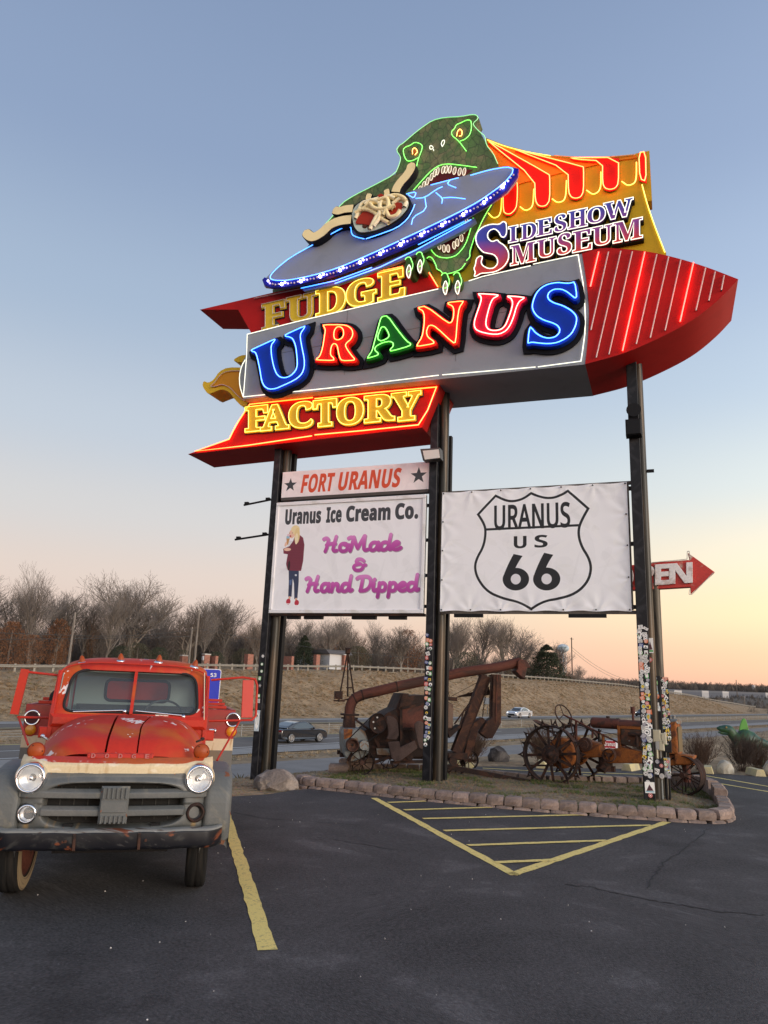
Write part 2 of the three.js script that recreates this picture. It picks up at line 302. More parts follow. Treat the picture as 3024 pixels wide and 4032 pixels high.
strip('painted_line', -200, 600, 35.3, 35.5, YN + 0.008, whiteLine); strip('painted_line', -200, 600, 42.0, 42.2, YN + 0.006, yellowPaint); strip('painted_line', -200, 600, 55.0, 55.2, YF + 0.008, whiteLine); strip('painted_line', -200, 600, 50.4, 50.6, YF + 0.006, yellowPaint);
strip('painted_line', -120, 400, 16.75, 16.9, YFR + 0.004, yellowPaint);
for (let s = -8; s < 160; s += 12) { strip('lane_dash', s, s + 3.2, 38.7, 38.86, YN + 0.006, whiteLine); strip('lane_dash', s + 5, s + 8.2, 52.8, 52.96, YF + 0.006, whiteLine); }

// ---------- planted island with a low block wall ----------
let ISL = [[-1.35, -13.95], [-0.36, -13.32], [0.71, -12.75], [1.43, -12.44], [2.11, -12.17], [2.78, -11.96], [3.43, -11.79], [4.09, -11.66], [4.7, -11.55], [5.1, -11.58], [5.4, -11.85], [5.78, -12.65], [6.1, -13.55], [6.4, -14.5], [6.45, -15.35], [6.0, -15.9], [5.44, -15.9], [4.47, -15.75], [3.28, -15.65], [2.45, -16.15], [1.4, -16.7], [0.48, -16.8], [-0.5, -16.3], [-1.2, -15.2]];
ISL = ISL.map(([x, z]) => { const d = Math.hypot(2.6 - x, -14.1 - z); return [x + (2.6 - x) / d * 0.09, z + (-14.1 - z) / d * 0.09]; });
const inIsl = (x, z) => { let c = false; for (let i = 0, j = ISL.length - 1; i < ISL.length; j = i++) { const a = ISL[i], b = ISL[j]; if ((a[1] > z) !== (b[1] > z) && x < (b[0] - a[0]) * (z - a[1]) / (b[1] - a[1]) + a[0]) c = !c; } return c; };
const islY = (x, z) => { let d = 9; for (let i = 0; i < ISL.length; i++) { const a = ISL[i], b = ISL[(i + 1) % ISL.length], t = Math.max(0, Math.min(1, ((x - a[0]) * (b[0] - a[0]) + (z - a[1]) * (b[1] - a[1])) / ((b[0] - a[0]) ** 2 + (b[1] - a[1]) ** 2))); d = Math.min(d, Math.hypot(x - lerp(a[0], b[0], t), z - lerp(a[1], b[1], t))); } if (!inIsl(x, z)) d = 0; return 0.05 + 0.09 * sm(0, 0.9, d) * sm(-1.6, 0.6, x) + 0.03 * fbm(x * 2, z * 2, 3); };
const dirtTex = tex(512, 512, (u, v) => { const n = tfbm(u, v, 5, 6, 5), f = tfbm(u, v, 80, 2, 3); return mixc(mixc([0.15, 0.105, 0.06], [0.24, 0.18, 0.11], sm(-0.2, 0.3, n + f * 0.7)), [0.07, 0.085, 0.025], sm(0.02, 0.3, tfbm(u, v, 3, 15, 5)) * 0.75).map((c) => c * (1 + 0.4 * f)); });
dirtTex.repeat.set(1 / 3.1, 1 / 3.1);
const dirtMat = std({ map: dirtTex, bumpMap: groundBump, bumpScale: 0.03, roughness: 0.95 });
{
  const g = new THREE.PlaneGeometry(8.4, 5.6, 110, 76).rotateX(-Math.PI / 2).translate(2.65, 0, -14.15), p = g.attributes.position, u = g.attributes.uv, keep = [];
  for (let i = 0; i < p.count; i++) { p.setY(i, inIsl(p.getX(i), p.getZ(i)) ? islY(p.getX(i), p.getZ(i)) : -0.06); u.setXY(i, p.getX(i), p.getZ(i)); }
  for (let i = 0; i < g.index.count; i += 3) { const t = [0, 1, 2].map((k) => g.index.getX(i + k)); if (t.some((k) => inIsl(p.getX(k), p.getZ(k)))) keep.push(...t); }
  g.setIndex(keep); g.computeVertexNormals(); const isl = struct('planted_island', g, dirtMat);
  // blocks: a few geometries with split faces, shared
  const blockTex = (z, k) => { const t = weather([0.25 * k, 0.182 * k, 0.148 * k], [0.185 * k, 0.136 * k, 0.112 * k], 4, 0.03, 0.5, z); return std({ map: t, bumpMap: groundBump, bumpScale: 0.02, roughness: 0.9 }); };
  const bm = [blockTex(81, 1), blockTex(82, 0.86), blockTex(83, 1.12), blockTex(84, 0.95)];
  const mk = (sd) => { seed = sd; const w = 0.272, h = 0.13, d = 0.2, c = 0.018; const P = [], j = () => rr(-0.008, 0.008);
    const f = (x, y, z) => [x, y, z]; // hexahedron with a sloped front: bottom ring, chamfer ring, top ring
    const ring = (y, i, fz) => [f(-w / 2 + i + j(), y + j() * 0.6, d / 2 - fz + j()), f(-w * 0.17 + j(), y + j() * 0.6, d / 2 - fz + 0.012 + j()), f(w * 0.2 + j(), y + j() * 0.6, d / 2 - fz + 0.012 + j()), f(w / 2 - i + j(), y + j() * 0.6, d / 2 - fz + j()), f(w / 2 - i * 0.6 - 0.02, y, -d / 2), f(-w / 2 + i * 0.6 + 0.02, y, -d / 2)];
    const rs = [ring(0, 0.006, 0.004), ring(h * 0.45, 0, -0.004), ring(h - 0.028, 0.004, 0.01), ring(h, 0.02, 0.045)];
    const tri = (a, b, cc) => P.push(...a, ...b, ...cc);
    for (let r = 0; r < 3; r++) for (let i = 0; i < 6; i++) { const a = rs[r][i], b = rs[r][(i + 1) % 6], cc = rs[r + 1][(i + 1) % 6], dd = rs[r + 1][i]; tri(a, b, cc); tri(a, cc, dd); }
    const top = rs[3]; for (let i = 1; i < 5; i++) tri(top[0], top[i], top[i + 1]);
    const g = new THREE.BufferGeometry(); g.setAttribute('position', new THREE.Float32BufferAttribute(P, 3)); g.computeVertexNormals(); return uvm(g, 1, sd * 0.13); };
  const variants = [101, 202, 303, 404, 505].map(mk); seed = 99;
  const wall = thing('block_wall', 'low curved wall of reddish split-face blocks edging the island', 'retaining wall');
  const path = new THREE.CatmullRomCurve3([...ISL.slice(0, 24)].map(([x, z]) => V3(x, 0, z)), true, 'centripetal'); const len = path.getLength();
  const lay = (y, off, gap, d0, d1, drop = 0) => { const N = Math.floor(len / gap); for (let i = 0; i < N; i++) { const t = ((i + off) * gap) / len; if (t < d0 || t > d1 || rnd() < drop) continue;
      const q = path.getPointAt(t % 1), tg = path.getTangentAt(t % 1), m = part(wall, 'block', variants[rnd() * 5 | 0], bm[rnd() * 4 | 0]); const n = V3(-tg.z, 0, tg.x);
      m.position.set(q.x + n.x * (y < 0 ? 0.025 : 0) + rr(-0.006, 0.006), y + rr(-0.006, 0.006), q.z + n.z * (y < 0 ? 0.025 : 0)); m.rotation.set(rr(-0.02, 0.02), Math.atan2(n.x, n.z) + rr(-0.035, 0.035), rr(-0.02, 0.02)); } };
  lay(-0.085, 0.5, 0.278, 0, 1); lay(0.045, 0, 0.278, 0, 0.90);
  lay(0.175, 0.3, 0.285, 0.425, 0.56, 0.1); lay(0.175, 0.1, 0.285, 0.86, 0.895);
  const r = thing('block_pair', 'two stacked blocks standing alone beside the thresher wheel', 'blocks', [-0.75, 0, -15.6], 0.1); for (const [y, x] of [[-0.04, 0], [0.1, 0.03]]) { const m = part(r, 'block', variants[1], bm[1]); m.scale.set(1.5, 1.05, 1.2); m.position.set(x, y, 0); }
}
// grass and straw in the island and on the verge
{
  const blade = new THREE.BufferGeometry(), P = []; for (let k = 0; k < 5; k++) { const a = k * 1.256, l = 0.6 + 0.4 * ((k * 37) % 10) / 10, dx = Math.cos(a), dz = Math.sin(a); P.push(dx * 0.1 - dz * 0.07, 0, dz * 0.1 + dx * 0.07, dx * 0.1 + dz * 0.07, 0, dz * 0.1 - dx * 0.07, dx * 0.55, l, dz * 0.55); }
  blade.setAttribute('position', new THREE.Float32BufferAttribute(P, 3)); blade.computeVertexNormals();
  const N = 16000, im = new THREE.InstancedMesh(blade, std({ color: [1, 1, 1], roughness: 0.9 }), N), m = new THREE.Matrix4(), c = new THREE.Color(); let n = 0; seed = 4242;
  for (let t = 0; t < 80000 && n < N; t++) {
    const out = rnd() < 0.3; let x, z, y;
    if (out) { x = rr(-5, 1.2); z = rr(-18, -12.4); const q = -(x * 0.774) - z * 0.633; if (inIsl(x, z) || q < 9.4 + 0.25 * nz(x * 3, z * 3) || q > 15) continue; y = gy(x * HE[0] + z * HE[1], q); } else { x = rr(-1.4, 6.7); z = rr(-16.8, -11.5); if (!inIsl(x, z)) continue; y = islY(x, z); }
    const g = fbm(x * 0.9 + 3, z * 1.3, 5), green = !out && g > 0.03; if (!green && rnd() < 0.45) continue; const h = green ? rr(0.03, 0.06) : rr(0.018, 0.045);
    m.compose(V3(x, y - 0.004, z), new THREE.Quaternion().setFromEuler(new THREE.Euler(rr(-0.4, 0.4), rnd() * 6.28, rr(-0.4, 0.4))), V3(h * 1.3, h, h * 1.3)); im.setMatrixAt(n, m);
    green && rnd() < 0.8 ? c.setRGB(rr(0.06, 0.11), rr(0.085, 0.13), rr(0.018, 0.03)) : c.setRGB(rr(0.18, 0.3), rr(0.13, 0.21), rr(0.07, 0.12)); im.setColorAt(n, c); n++;
  }
  im.count = n; im.name = 'grass'; tag(im, 'short patchy grass and straw on the island', 'grass', null, 'stuff'); scene.add(im);
}
{ // straw clumps on the bank and verges of the highway
  const P = []; for (let k = 0; k < 9; k++) { const a = k * 0.7, l = 0.5 + 0.5 * ((k * 53) % 10) / 10, dx = Math.cos(a), dz = Math.sin(a); P.push(dx * 0.15 - dz * 0.09, 0, dz * 0.15 + dx * 0.09, dx * 0.15 + dz * 0.09, 0, dz * 0.15 - dx * 0.09, dx * 0.8, l, dz * 0.8); }
  const g = new THREE.BufferGeometry(); g.setAttribute('position', new THREE.Float32BufferAttribute(P, 3)); g.computeVertexNormals();
  const N = 26000, im = new THREE.InstancedMesh(g, std({ color: [1, 1, 1], roughness: 0.95 }), N), m = new THREE.Matrix4(), c = new THREE.Color(); let n = 0; seed = 515;
  while (n < N) { const z = rnd(), s = z < 0.8 ? 10 + 240 * Math.pow(rnd(), 1.3) : rr(0, 140), p = z < 0.7 ? rr(59.5, 74.5) : z < 0.85 ? rr(21.5, 31) : z < 0.93 ? rr(43.2, 49) : rr(12.6, 15.8); const d = fbm(s * 0.16, p * 0.3, 7, 3); if (rnd() > 0.55 + d * 1.6) continue; const h = rr(0.08, 0.24) * (p > 50 ? 1.15 : 0.7); m.compose(V3(...sp(s, p, gy(s, p) - 0.02)), new THREE.Quaternion().setFromEuler(new THREE.Euler(rr(-0.3, 0.3), rnd() * 6.28, rr(-0.3, 0.3))), V3(h * 1.6, h, h * 1.6)); im.setMatrixAt(n, m); const k = rr(0.75, 1.15); rnd() < 0.1 ? c.setRGB(0.12 * k, 0.105 * k, 0.045 * k) : c.setRGB(0.32 * k, 0.225 * k, 0.128 * k); im.setColorAt(n, c); n++; }
  im.name = 'straw'; tag(im, 'dry straw tufts on the bank and road verges', 'dry grass', null, 'stuff'); scene.add(im);
}
// pebbles scattered on the asphalt
{
  const g = new THREE.IcosahedronGeometry(1, 0), N = 110, im = new THREE.InstancedMesh(g, std({ color: [1, 1, 1], roughness: 0.9 }), N), m = new THREE.Matrix4(), c = new THREE.Color(); seed = 77;
  for (let i = 0; i < N; i++) { const x = rr(-4, 6), z = rr(-12.5, -3.5), s = rr(0.003, 0.007); m.compose(V3(x, s * 0.5, z), new THREE.Quaternion().setFromEuler(new THREE.Euler(rnd() * 3, rnd() * 3, 0)), V3(s, s * 0.7, s)); im.setMatrixAt(i, m); const k = rr(0.15, 0.6); c.setRGB(k, k * 0.95, k * 0.9); im.setColorAt(i, c); }
  im.name = 'gravel'; tag(im, 'small pale stones scattered on the asphalt', 'gravel', null, 'stuff'); scene.add(im);
}
function boulder(name, label, pos, [w, h, d], mat, sd, group) {
  const g = new THREE.IcosahedronGeometry(1, 3), p = g.attributes.position, v = V3();
  for (let i = 0; i < p.count; i++) { v.fromBufferAttribute(p, i); const k = 1 + 0.32 * fbm(v.x * 1.3 + sd, v.y * 1.3, v.z * 1.3 + sd, 4) + 0.14 * nz(v.x * 4 + sd, v.y * 4, v.z * 4); v.multiplyScalar(k); v.y = v.y > -0.3 ? v.y : -0.3; p.setXYZ(i, v.x * w / 2, (v.y + 0.3) * h / 1.25, v.z * d / 2); }
  const gg = toCreasedNormals(uvm(mergeVertices(g.deleteAttribute('uv') && g)), 0.5); const o = part(scene, numbered(name), gg, mat); o.position.set(...pos); tag(o, label, 'rock', group); return o;
}
const rockTex = weather([0.27, 0.225, 0.19], [0.14, 0.115, 0.10], 3, 0.02, 0.6, 91); const rockMat = std({ map: rockTex, bumpMap: groundBump, bumpScale: 0.04, roughness: 0.95 });
boulder('boulder', 'large pale grey boulder at the foot of the left pole', [-1.68, -0.04, -13.62], [0.80, 0.34, 0.58], rockMat, 3.3).rotation.y = 0.5;

// ---------- the neon pylon sign ----------
const SIGN_POS = [4.58, 0, -12.84], SIGN_TURN = -21 * D;
const neonMat = (r, g, b, k = 1) => { const m = std({ color: [0.5, 0.5, 0.5], roughness: 0.3 }); m.emissive = new THREE.Color().setRGB(r, g, b); m.emissiveIntensity = k; return m; };
const NEON = {
  red: neonMat(9, 0.85, 0.05), crimson: neonMat(6, 1.2, 0.95), yellow: neonMat(2.0, 1.55, 0.06), blue: neonMat(0.1, 1.0, 5), green: neonMat(0.28, 2.2, 0.1),
  white: neonMat(1.35, 1.35, 1.05), deepred: neonMat(9, 0.16, 0.04), orange: neonMat(5, 2.0, 0.25), greenDim: neonMat(0.16, 0.85, 0.2), dim: neonMat(1.0, 0.85, 0.6),
  off: std({ color: [0.55, 0.5, 0.44], roughness: 0.25 }), offPink: std({ color: [0.62, 0.42, 0.38], roughness: 0.25 }),
};
const paintOf = (r, g, b, ro = 0.5, z = 0) => phys({ map: weather([r, g, b], [r * 0.93, g * 0.93, b * 0.93], 3, 0.12, 0.05, z, 128), roughness: ro, specularIntensity: 0.3 });
const signRed = paintOf(0.40, 0.009, 0.008, 0.6, 11), signGrey = paintOf(0.245, 0.262, 0.295, 0.5, 12), signYellow = paintOf(0.48, 0.30, 0.012, 0.5, 13), signOrange = paintOf(0.62, 0.22, 0.01, 0.5, 14);
const stripeRed = paintOf(0.58, 0.012, 0.008, 0.6, 15), letterYellow = paintOf(0.64, 0.44, 0.03, 0.45, 16), signDark = paintOf(0.05, 0.045, 0.045, 0.7, 17), deepBlue = paintOf(0.014, 0.016, 0.30, 0.4, 18);
const letterBack = phys({ color: [0.006, 0.007, 0.011], roughness: 0.6, specularIntensity: 0.25 }), seamGrey = paintOf(0.16, 0.165, 0.18, 0.6, 19);
const sign = thing('neon_pylon_sign', 'tall neon sign shaped like a rocket with dinosaur and saucer on black poles', 'sign', SIGN_POS, SIGN_TURN);
const neon = (parent, pts, z, m, closed = false, r = 0.0105) => part(parent, 'neon_tube', polyTube(at3(pts, z), r, 6, closed), m);
const curve = (p, n = 2, closed = false) => chaikin(p, n, closed);

// supports: a black beam, a round pipe and a thin rear beam each, sunk into the ground
const poleSpots = [
  [[-7.472,1.288], [-7.215,1.3], [-7.171,1.3], 7.0, -0.5],
  [[-3.815,1.131], [-3.672,1.135], [-3.614,1.131], 8.0, -0.3],
  [[-0.037,1.225], [0.064,7.446], null, 8.6, -0.2],
];
poleSpots[0][0] = [-7.336,1.296];
const beams = [], pipes = [];
poleSpots.forEach(([b, p, r, top, bot], i) => {
  const w = i === 2 ? 0.185 : 0.155;
  beams.push(part(sign, 'pole', box(w, top - bot, 0.2, b[0], (top + bot) / 2, 0.12, 0, 0, 0, 0.008), blackPole));
  const pr = i === 2 ? 0.085 : 0.1, pg = new THREE.CylinderGeometry(pr, pr, top - bot, 20, 24).translate(p[0], (top + bot) / 2, 0);
  pipes.push(part(sign, 'pipe', pg, pipeMat));
  if (r) part(sign, 'rear_pole', box(0.085, top - bot - (i ? 1.2 : 0), 0.12, r[0], (top + bot - (i ? 1.2 : 0)) / 2, -0.25, 0, 0, 0, 0.006), black);
});

// rocket body
const bodyPts = [[-8.029,9.23],[-0.815,9.863],[-0.747,9.235],[-0.718,8.665],[-0.752,8.115],[-0.813,7.606],[-7.969,7.694]];
const body = part(sign, 'rocket_body', slab(bodyPts, -0.8, 0.75), signGrey);
{ // panel joints: thin proud cover strips on the grey face and underside
  const vs = [0.33, 0.66].map((t) => lerp(bodyPts[6][0], bodyPts[5][0], t));
  for (const u of vs) part(body, 'seam', box(0.012, 1.55, 0.006, u, 8.75, 0.752), seamGrey);
  part(body, 'seam', bar([bodyPts[0][0] + 0.02, 8.62, 0.752], [bodyPts[5][0], 8.95, 0.752], 0.006, 0.012), seamGrey);
}
const nosePts = [[-0.815,9.863],[-0.48,9.908],[-0.088,9.821],[0.386,9.666],[0.844,9.453],[1.285,9.204],[1.793,8.87],[1.514,8.581],[1.082,8.243],[0.465,7.944],[-0.162,7.727],[-0.813,7.606],[-0.752,8.115],[-0.718,8.665],[-0.747,9.235]];
const through = (pts, n) => { const c = new THREE.CatmullRomCurve3(pts.map((a) => V3(a[0], a[1], 0))); return Array.from({ length: n }, (_, i) => { const q = c.getPoint(i / n); return [q.x, q.y]; }); };
const nose = part(sign, 'rocket_nose', toCreasedNormals(slab([...through(nosePts.slice(0, 7), 24), ...through(nosePts.slice(6, 12), 24), ...through([...nosePts.slice(11), nosePts[0]], 12)], -0.79, 0.76), 0.5), signRed);
for (const [pts, m] of [[[[-0.511,9.813],[-0.678,9.126]], 'deepred'], [[[-0.338,9.78],[-0.692,8.247]], 'offPink'], [[[-0.12,9.758],[-0.613,7.692]], 'offPink'], [[[0.081,9.708],[-0.392,7.724]], 'offPink'], [[[0.295,9.66],[-0.158,7.764]], 'deepred'], [[[0.496,9.57],[0.079,7.86]], 'offPink'], [[[0.694,9.491],[0.317,7.948]], 'offPink'], [[[0.892,9.392],[0.568,8.054]], 'offPink'], [[[1.096,9.296],[0.819,8.187]], 'deepred'], [[[1.286,9.159],[1.087,8.364]], 'offPink'], [[[1.434,9.054],[1.302,8.517]], 'offPink'], [[[1.572,8.958],[1.511,8.684]], 'offPink']])
{
  neon(nose, pts, 0.80, NEON[m], false, 0.013);
  for (const t of [0.02, 0.35, 0.68, 0.98]) part(nose, 'standoff', rod([lerp(pts[0][0], pts[1][0], t), lerp(pts[0][1], pts[1][1], t), 0.75], [lerp(pts[0][0], pts[1][0], t), lerp(pts[0][1], pts[1][1], t), 0.805], 0.012, 6), letterBack);
}
// white border of the body
for (const p of [[[-3.622,9.577],[-5.118,9.466],[-6.813,9.326],[-7.989,9.204],[-7.957,8.662],[-7.948,7.727],[-5.603,7.698],[-3.574,7.706]], [[-3.5,7.705],[-1.703,7.646]], [[-1.659,7.644],[-0.882,7.66],[-0.85,7.858],[-0.802,8.187],[-0.784,8.522],[-0.79,8.865],[-0.808,9.215],[-0.885,9.832],[-1.729,9.785]], [[-1.773,9.761],[-2.718,9.696],[-2.998,9.646]]])
  neon(body, p, 0.79, NEON.white, false, 0.010);

// FUDGE and FACTORY panels
const fudgePts = [[-9.526,10.193],[-7.636,10.313],[-4.483,10.399],[-3.995,10.354],[-3.684,9.749],[-3.672,9.168],[-8.037,8.982],[-8.074,9.39],[-8.478,10.03]];
const fudge = part(sign, 'fudge_panel', slab(fudgePts, -0.5, 0.5), signRed);
neon(fudge, [[-8.056,10.224],[-7.563,10.243],[-6.471,10.282]], 0.54, NEON.offPink, false, 0.012);
neon(fudge, [[-6.472,10.295],[-4.49,10.386]], 0.54, NEON.red); neon(fudge, [[-3.997,10.306],[-3.708,9.776]], 0.54, NEON.red);
const facPts = [[-7.989,7.837],[-3.642,7.76],[-3.639,7.622],[-3.979,6.768],[-9.44,6.64],[-8.408,6.888],[-7.975,7.685]];
const factory = part(sign, 'factory_panel', slab(facPts, -0.55, 0.5), signRed);
neon(factory, [[-6.401,7.639],[-7.924,7.648],[-8.222,7.201],[-8.367,6.884],[-9.217,6.675],[-7.892,6.703],[-6.366,6.786]], 0.55, NEON.red, false, 0.0125);
neon(factory, [[-6.303,6.801],[-5.252,6.799],[-4.04,6.813],[-3.858,7.103],[-3.687,7.572],[-4.886,7.596],[-6.356,7.609]], 0.55, NEON.red, false, 0.0125);

// letters
function glyph(font, ch, [bl, br, tl], fat = 0) {   // outlines of a character fitted to a slanted box, in sign coordinates
  const polys = [];
  const take = (pts) => { const q = pts.map((v) => [v.x, v.y]); const o = []; q.forEach((a, i) => { const b = o[o.length - 1]; if (!b || Math.hypot(a[0] - b[0], a[1] - b[1]) > 0.6) o.push(a); }); if (Math.hypot(o[0][0] - o[o.length - 1][0], o[0][1] - o[o.length - 1][1]) < 0.6) o.pop(); return o; };
  for (const s of font.generateShapes(ch, 100)) { const e = s.extractPoints(8); polys.push({ out: take(e.shape), holes: e.holes.map(take) }); }
  let x0 = 1e9, x1 = -1e9, y0 = 1e9, y1 = -1e9;
  for (const p of polys) for (const a of p.out) { x0 = Math.min(x0, a[0]); x1 = Math.max(x1, a[0]); y0 = Math.min(y0, a[1]); y1 = Math.max(y1, a[1]); }
  const map = (a) => { const s = (a[0] - x0) / (x1 - x0), t = (a[1] - y0) / (y1 - y0); return [bl[0] + (br[0] - bl[0]) * s + (tl[0] - bl[0]) * t, bl[1] + (br[1] - bl[1]) * s + (tl[1] - bl[1]) * t]; };
  return polys.map((p) => ({ out: offset(p.out.map(map), fat), holes: p.holes.map((h) => offset(h.map(map), -fat)) }));
}
function tubeLetter(ch, quad, z, faceMat, tubeMat, parent) {
  parent = sign;   // every letter is a part of the sign itself
  const L = part(parent, 'letter', merge(glyph(serif, ch, quad, 0.042).map((s) => slab(s.out, z - 0.02, z + 0.055, s.holes, 0.004))), faceMat);
  part(L, 'letter_edge', merge(glyph(serif, ch, quad, 0.054).map((s) => slab(s.out, z - 0.01, z + 0.035, s.holes))), signDark);
  for (const s of glyph(serif, ch, quad, 0.02)) { for (const p of [s.out, ...s.holes]) part(L, 'neon_tube', polyTube(at3(p, z + 0.085), 0.0085, 5, true), tubeMat); }
}
const FUD = [['F', [[-7.74,9.368],[-7.206,9.399],[-7.794,9.999]]], ['U', [[-7.135,9.451],[-6.461,9.49],[-7.18,10.054]]], ['D', [[-6.418,9.505],[-5.761,9.543],[-6.457,10.11]]], ['G', [[-5.706,9.591],[-5.064,9.628],[-5.737,10.188]]], ['E', [[-4.988,9.65],[-4.43,9.681],[-5.014,10.275]]]];
FUD.forEach(([c, q], i) => tubeLetter(c, q, 0.5, letterYellow, i < 2 ? NEON.off : NEON.yellow, fudge));
const FAC = [['F', [[-7.946,7.016],[-7.427,7.018],[-7.995,7.557]]], ['A', [[-7.564,7.007],[-6.923,7.01],[-7.61,7.539]]], ['C', [[-6.886,6.992],[-6.37,6.994],[-6.927,7.539]]], ['T', [[-6.318,6.977],[-5.814,6.979],[-6.354,7.529]]], ['O', [[-5.78,6.96],[-5.223,6.963],[-5.811,7.515]]], ['R', [[-5.167,6.967],[-4.556,6.97],[-5.192,7.507]]], ['Y', [[-4.582,6.936],[-3.998,6.939],[-4.603,7.501]]]];
FAC.forEach(([c, q]) => tubeLetter(c, q, 0.5, letterYellow, NEON.yellow, factory));

// URANUS: channel letters traced round their tubes
const blueL = paintOf(0.004, 0.035, 0.30, 0.4, 21), redL = paintOf(0.5, 0.012, 0.008, 0.4, 22), greenL = paintOf(0.006, 0.12, 0.012, 0.4, 23), pinkL = paintOf(0.52, 0.008, 0.045, 0.4, 24);
const bigLetters = [
  ['blue', blueL, [[-7.739,8.716],[-7.614,8.757],[-7.211,8.884],[-7.176,8.887],[-7.183,8.858],[-7.263,8.763],[-7.239,8.547],[-7.161,8.264],[-7.081,8.087],[-6.986,7.993],[-6.854,7.963],[-6.728,8.0],[-6.628,8.095],[-6.594,8.214],[-6.62,8.425],[-6.665,8.66],[-6.747,8.84],[-6.838,8.895],[-6.932,8.921],[-6.935,8.96],[-6.485,9.098],[-6.49,9.053],[-6.571,8.942],[-6.574,8.837],[-6.514,8.598],[-6.443,8.34],[-6.43,8.152],[-6.473,8.014],[-6.573,7.924],[-6.717,7.859],[-6.927,7.79],[-7.075,7.745],[-7.228,7.752],[-7.344,7.827],[-7.421,7.961],[-7.49,8.242],[-7.584,8.55],[-7.638,8.653],[-7.727,8.684]], []],
  ['red', redL, [[-6.05,9.059],[-5.614,8.995],[-5.488,8.947],[-5.391,8.855],[-5.364,8.739],[-5.41,8.633],[-5.489,8.582],[-5.526,8.526],[-5.48,8.428],[-5.371,8.272],[-5.302,8.197],[-5.312,8.162],[-5.579,8.188],[-5.63,8.255],[-5.673,8.403],[-5.701,8.53],[-5.746,8.587],[-5.798,8.594],[-5.836,8.548],[-5.851,8.447],[-5.845,8.344],[-5.766,8.269],[-5.763,8.216],[-6.164,8.279],[-6.155,8.307],[-6.085,8.355],[-6.034,8.533],[-6.008,8.799],[-5.996,8.943],[-6.043,9.023]], [[[-5.736,8.967],[-5.653,8.955],[-5.587,8.884],[-5.57,8.768],[-5.607,8.691],[-5.688,8.661],[-5.772,8.693],[-5.798,8.769],[-5.795,8.893]]]],
  ['green', greenL, [[-4.739,9.05],[-4.62,9.042],[-4.401,8.707],[-4.199,8.43],[-4.111,8.368],[-4.119,8.32],[-4.521,8.256],[-4.542,8.298],[-4.476,8.359],[-4.479,8.429],[-4.549,8.478],[-4.705,8.47],[-4.851,8.41],[-4.877,8.333],[-4.784,8.241],[-4.802,8.208],[-5.018,8.168],[-5.01,8.201],[-4.926,8.32],[-4.901,8.437],[-4.835,8.729],[-4.776,8.995]], [[[-4.72,8.824],[-4.659,8.795],[-4.574,8.632],[-4.581,8.563],[-4.726,8.503],[-4.807,8.544],[-4.82,8.626],[-4.758,8.799]]]],
  ['red', redL, [[-3.97,9.131],[-3.817,9.134],[-3.35,8.694],[-3.283,8.7],[-3.248,8.801],[-3.24,8.956],[-3.271,9.052],[-3.365,9.106],[-3.358,9.141],[-3.058,9.124],[-3.068,9.087],[-3.133,8.999],[-3.167,8.769],[-3.195,8.269],[-3.246,8.26],[-3.598,8.649],[-3.693,8.706],[-3.76,8.692],[-3.795,8.567],[-3.762,8.456],[-3.632,8.345],[-3.638,8.299],[-3.976,8.286],[-3.977,8.322],[-3.876,8.48],[-3.844,8.712],[-3.842,8.931],[-3.879,9.044],[-3.961,9.097]], []],
  ['crimson', pinkL, [[-2.752,9.233],[-2.379,9.146],[-2.375,9.12],[-2.468,9.084],[-2.517,8.994],[-2.565,8.824],[-2.605,8.636],[-2.604,8.53],[-2.555,8.444],[-2.442,8.402],[-2.313,8.409],[-2.233,8.476],[-2.185,8.59],[-2.121,8.772],[-2.088,8.925],[-2.12,9.027],[-2.184,9.068],[-2.18,9.09],[-1.881,9.011],[-1.878,8.989],[-1.969,8.941],[-2.025,8.827],[-2.073,8.643],[-2.137,8.479],[-2.217,8.369],[-2.345,8.318],[-2.506,8.341],[-2.701,8.413],[-2.8,8.48],[-2.834,8.564],[-2.827,8.669],[-2.787,8.805],[-2.73,8.974],[-2.698,9.094],[-2.707,9.168],[-2.747,9.206]], []],
  ['blue', blueL, [[-0.941,9.174],[-0.91,8.873],[-0.941,8.84],[-0.978,8.875],[-1.074,8.986],[-1.18,9.064],[-1.317,9.087],[-1.411,9.042],[-1.443,8.96],[-1.413,8.877],[-1.322,8.802],[-1.17,8.727],[-1.021,8.61],[-0.941,8.504],[-0.92,8.417],[-0.945,8.286],[-1.015,8.146],[-1.122,8.06],[-1.274,7.998],[-1.44,7.996],[-1.624,8.038],[-1.739,8.071],[-1.806,8.058],[-1.809,8.08],[-1.792,8.274],[-1.768,8.381],[-1.737,8.351],[-1.668,8.247],[-1.561,8.156],[-1.439,8.105],[-1.317,8.113],[-1.24,8.178],[-1.224,8.26],[-1.268,8.342],[-1.358,8.406],[-1.511,8.48],[-1.634,8.576],[-1.703,8.69],[-1.728,8.798],[-1.7,8.933],[-1.644,9.063],[-1.549,9.161],[-1.424,9.21],[-1.254,9.215],[-1.116,9.174],[-1.025,9.159]], []],
];
bigLetters.forEach(([c, m, o, holes]) => {
  o = chaikin(o, 1); holes = holes.map((h) => chaikin(h, 2));
  const back = offset(offset(o, 0.09), 0.045);
  const L = part(sign, 'letter', slab(offset(o, 0.045), 0.76, 0.92, holes.map((h) => offset(h, -0.04)), 0.012), m);
  part(L, 'backing', slab(back, 0.752, 0.80, holes.map((h) => offset(h, -0.14)).filter((h) => Math.abs(area(h)) > 0.01 && area(h) > 0)), letterBack);
  for (const p of [o, ...holes]) part(L, 'neon_tube', polyTube(at3(p, 0.965), 0.0115, 6, true), NEON[c]);
  for (let k = 0; k < o.length; k += 9) part(L, 'standoff', rod([o[k][0], o[k][1], 0.915], [o[k][0], o[k][1], 0.95], 0.007, 5), letterBack);
});

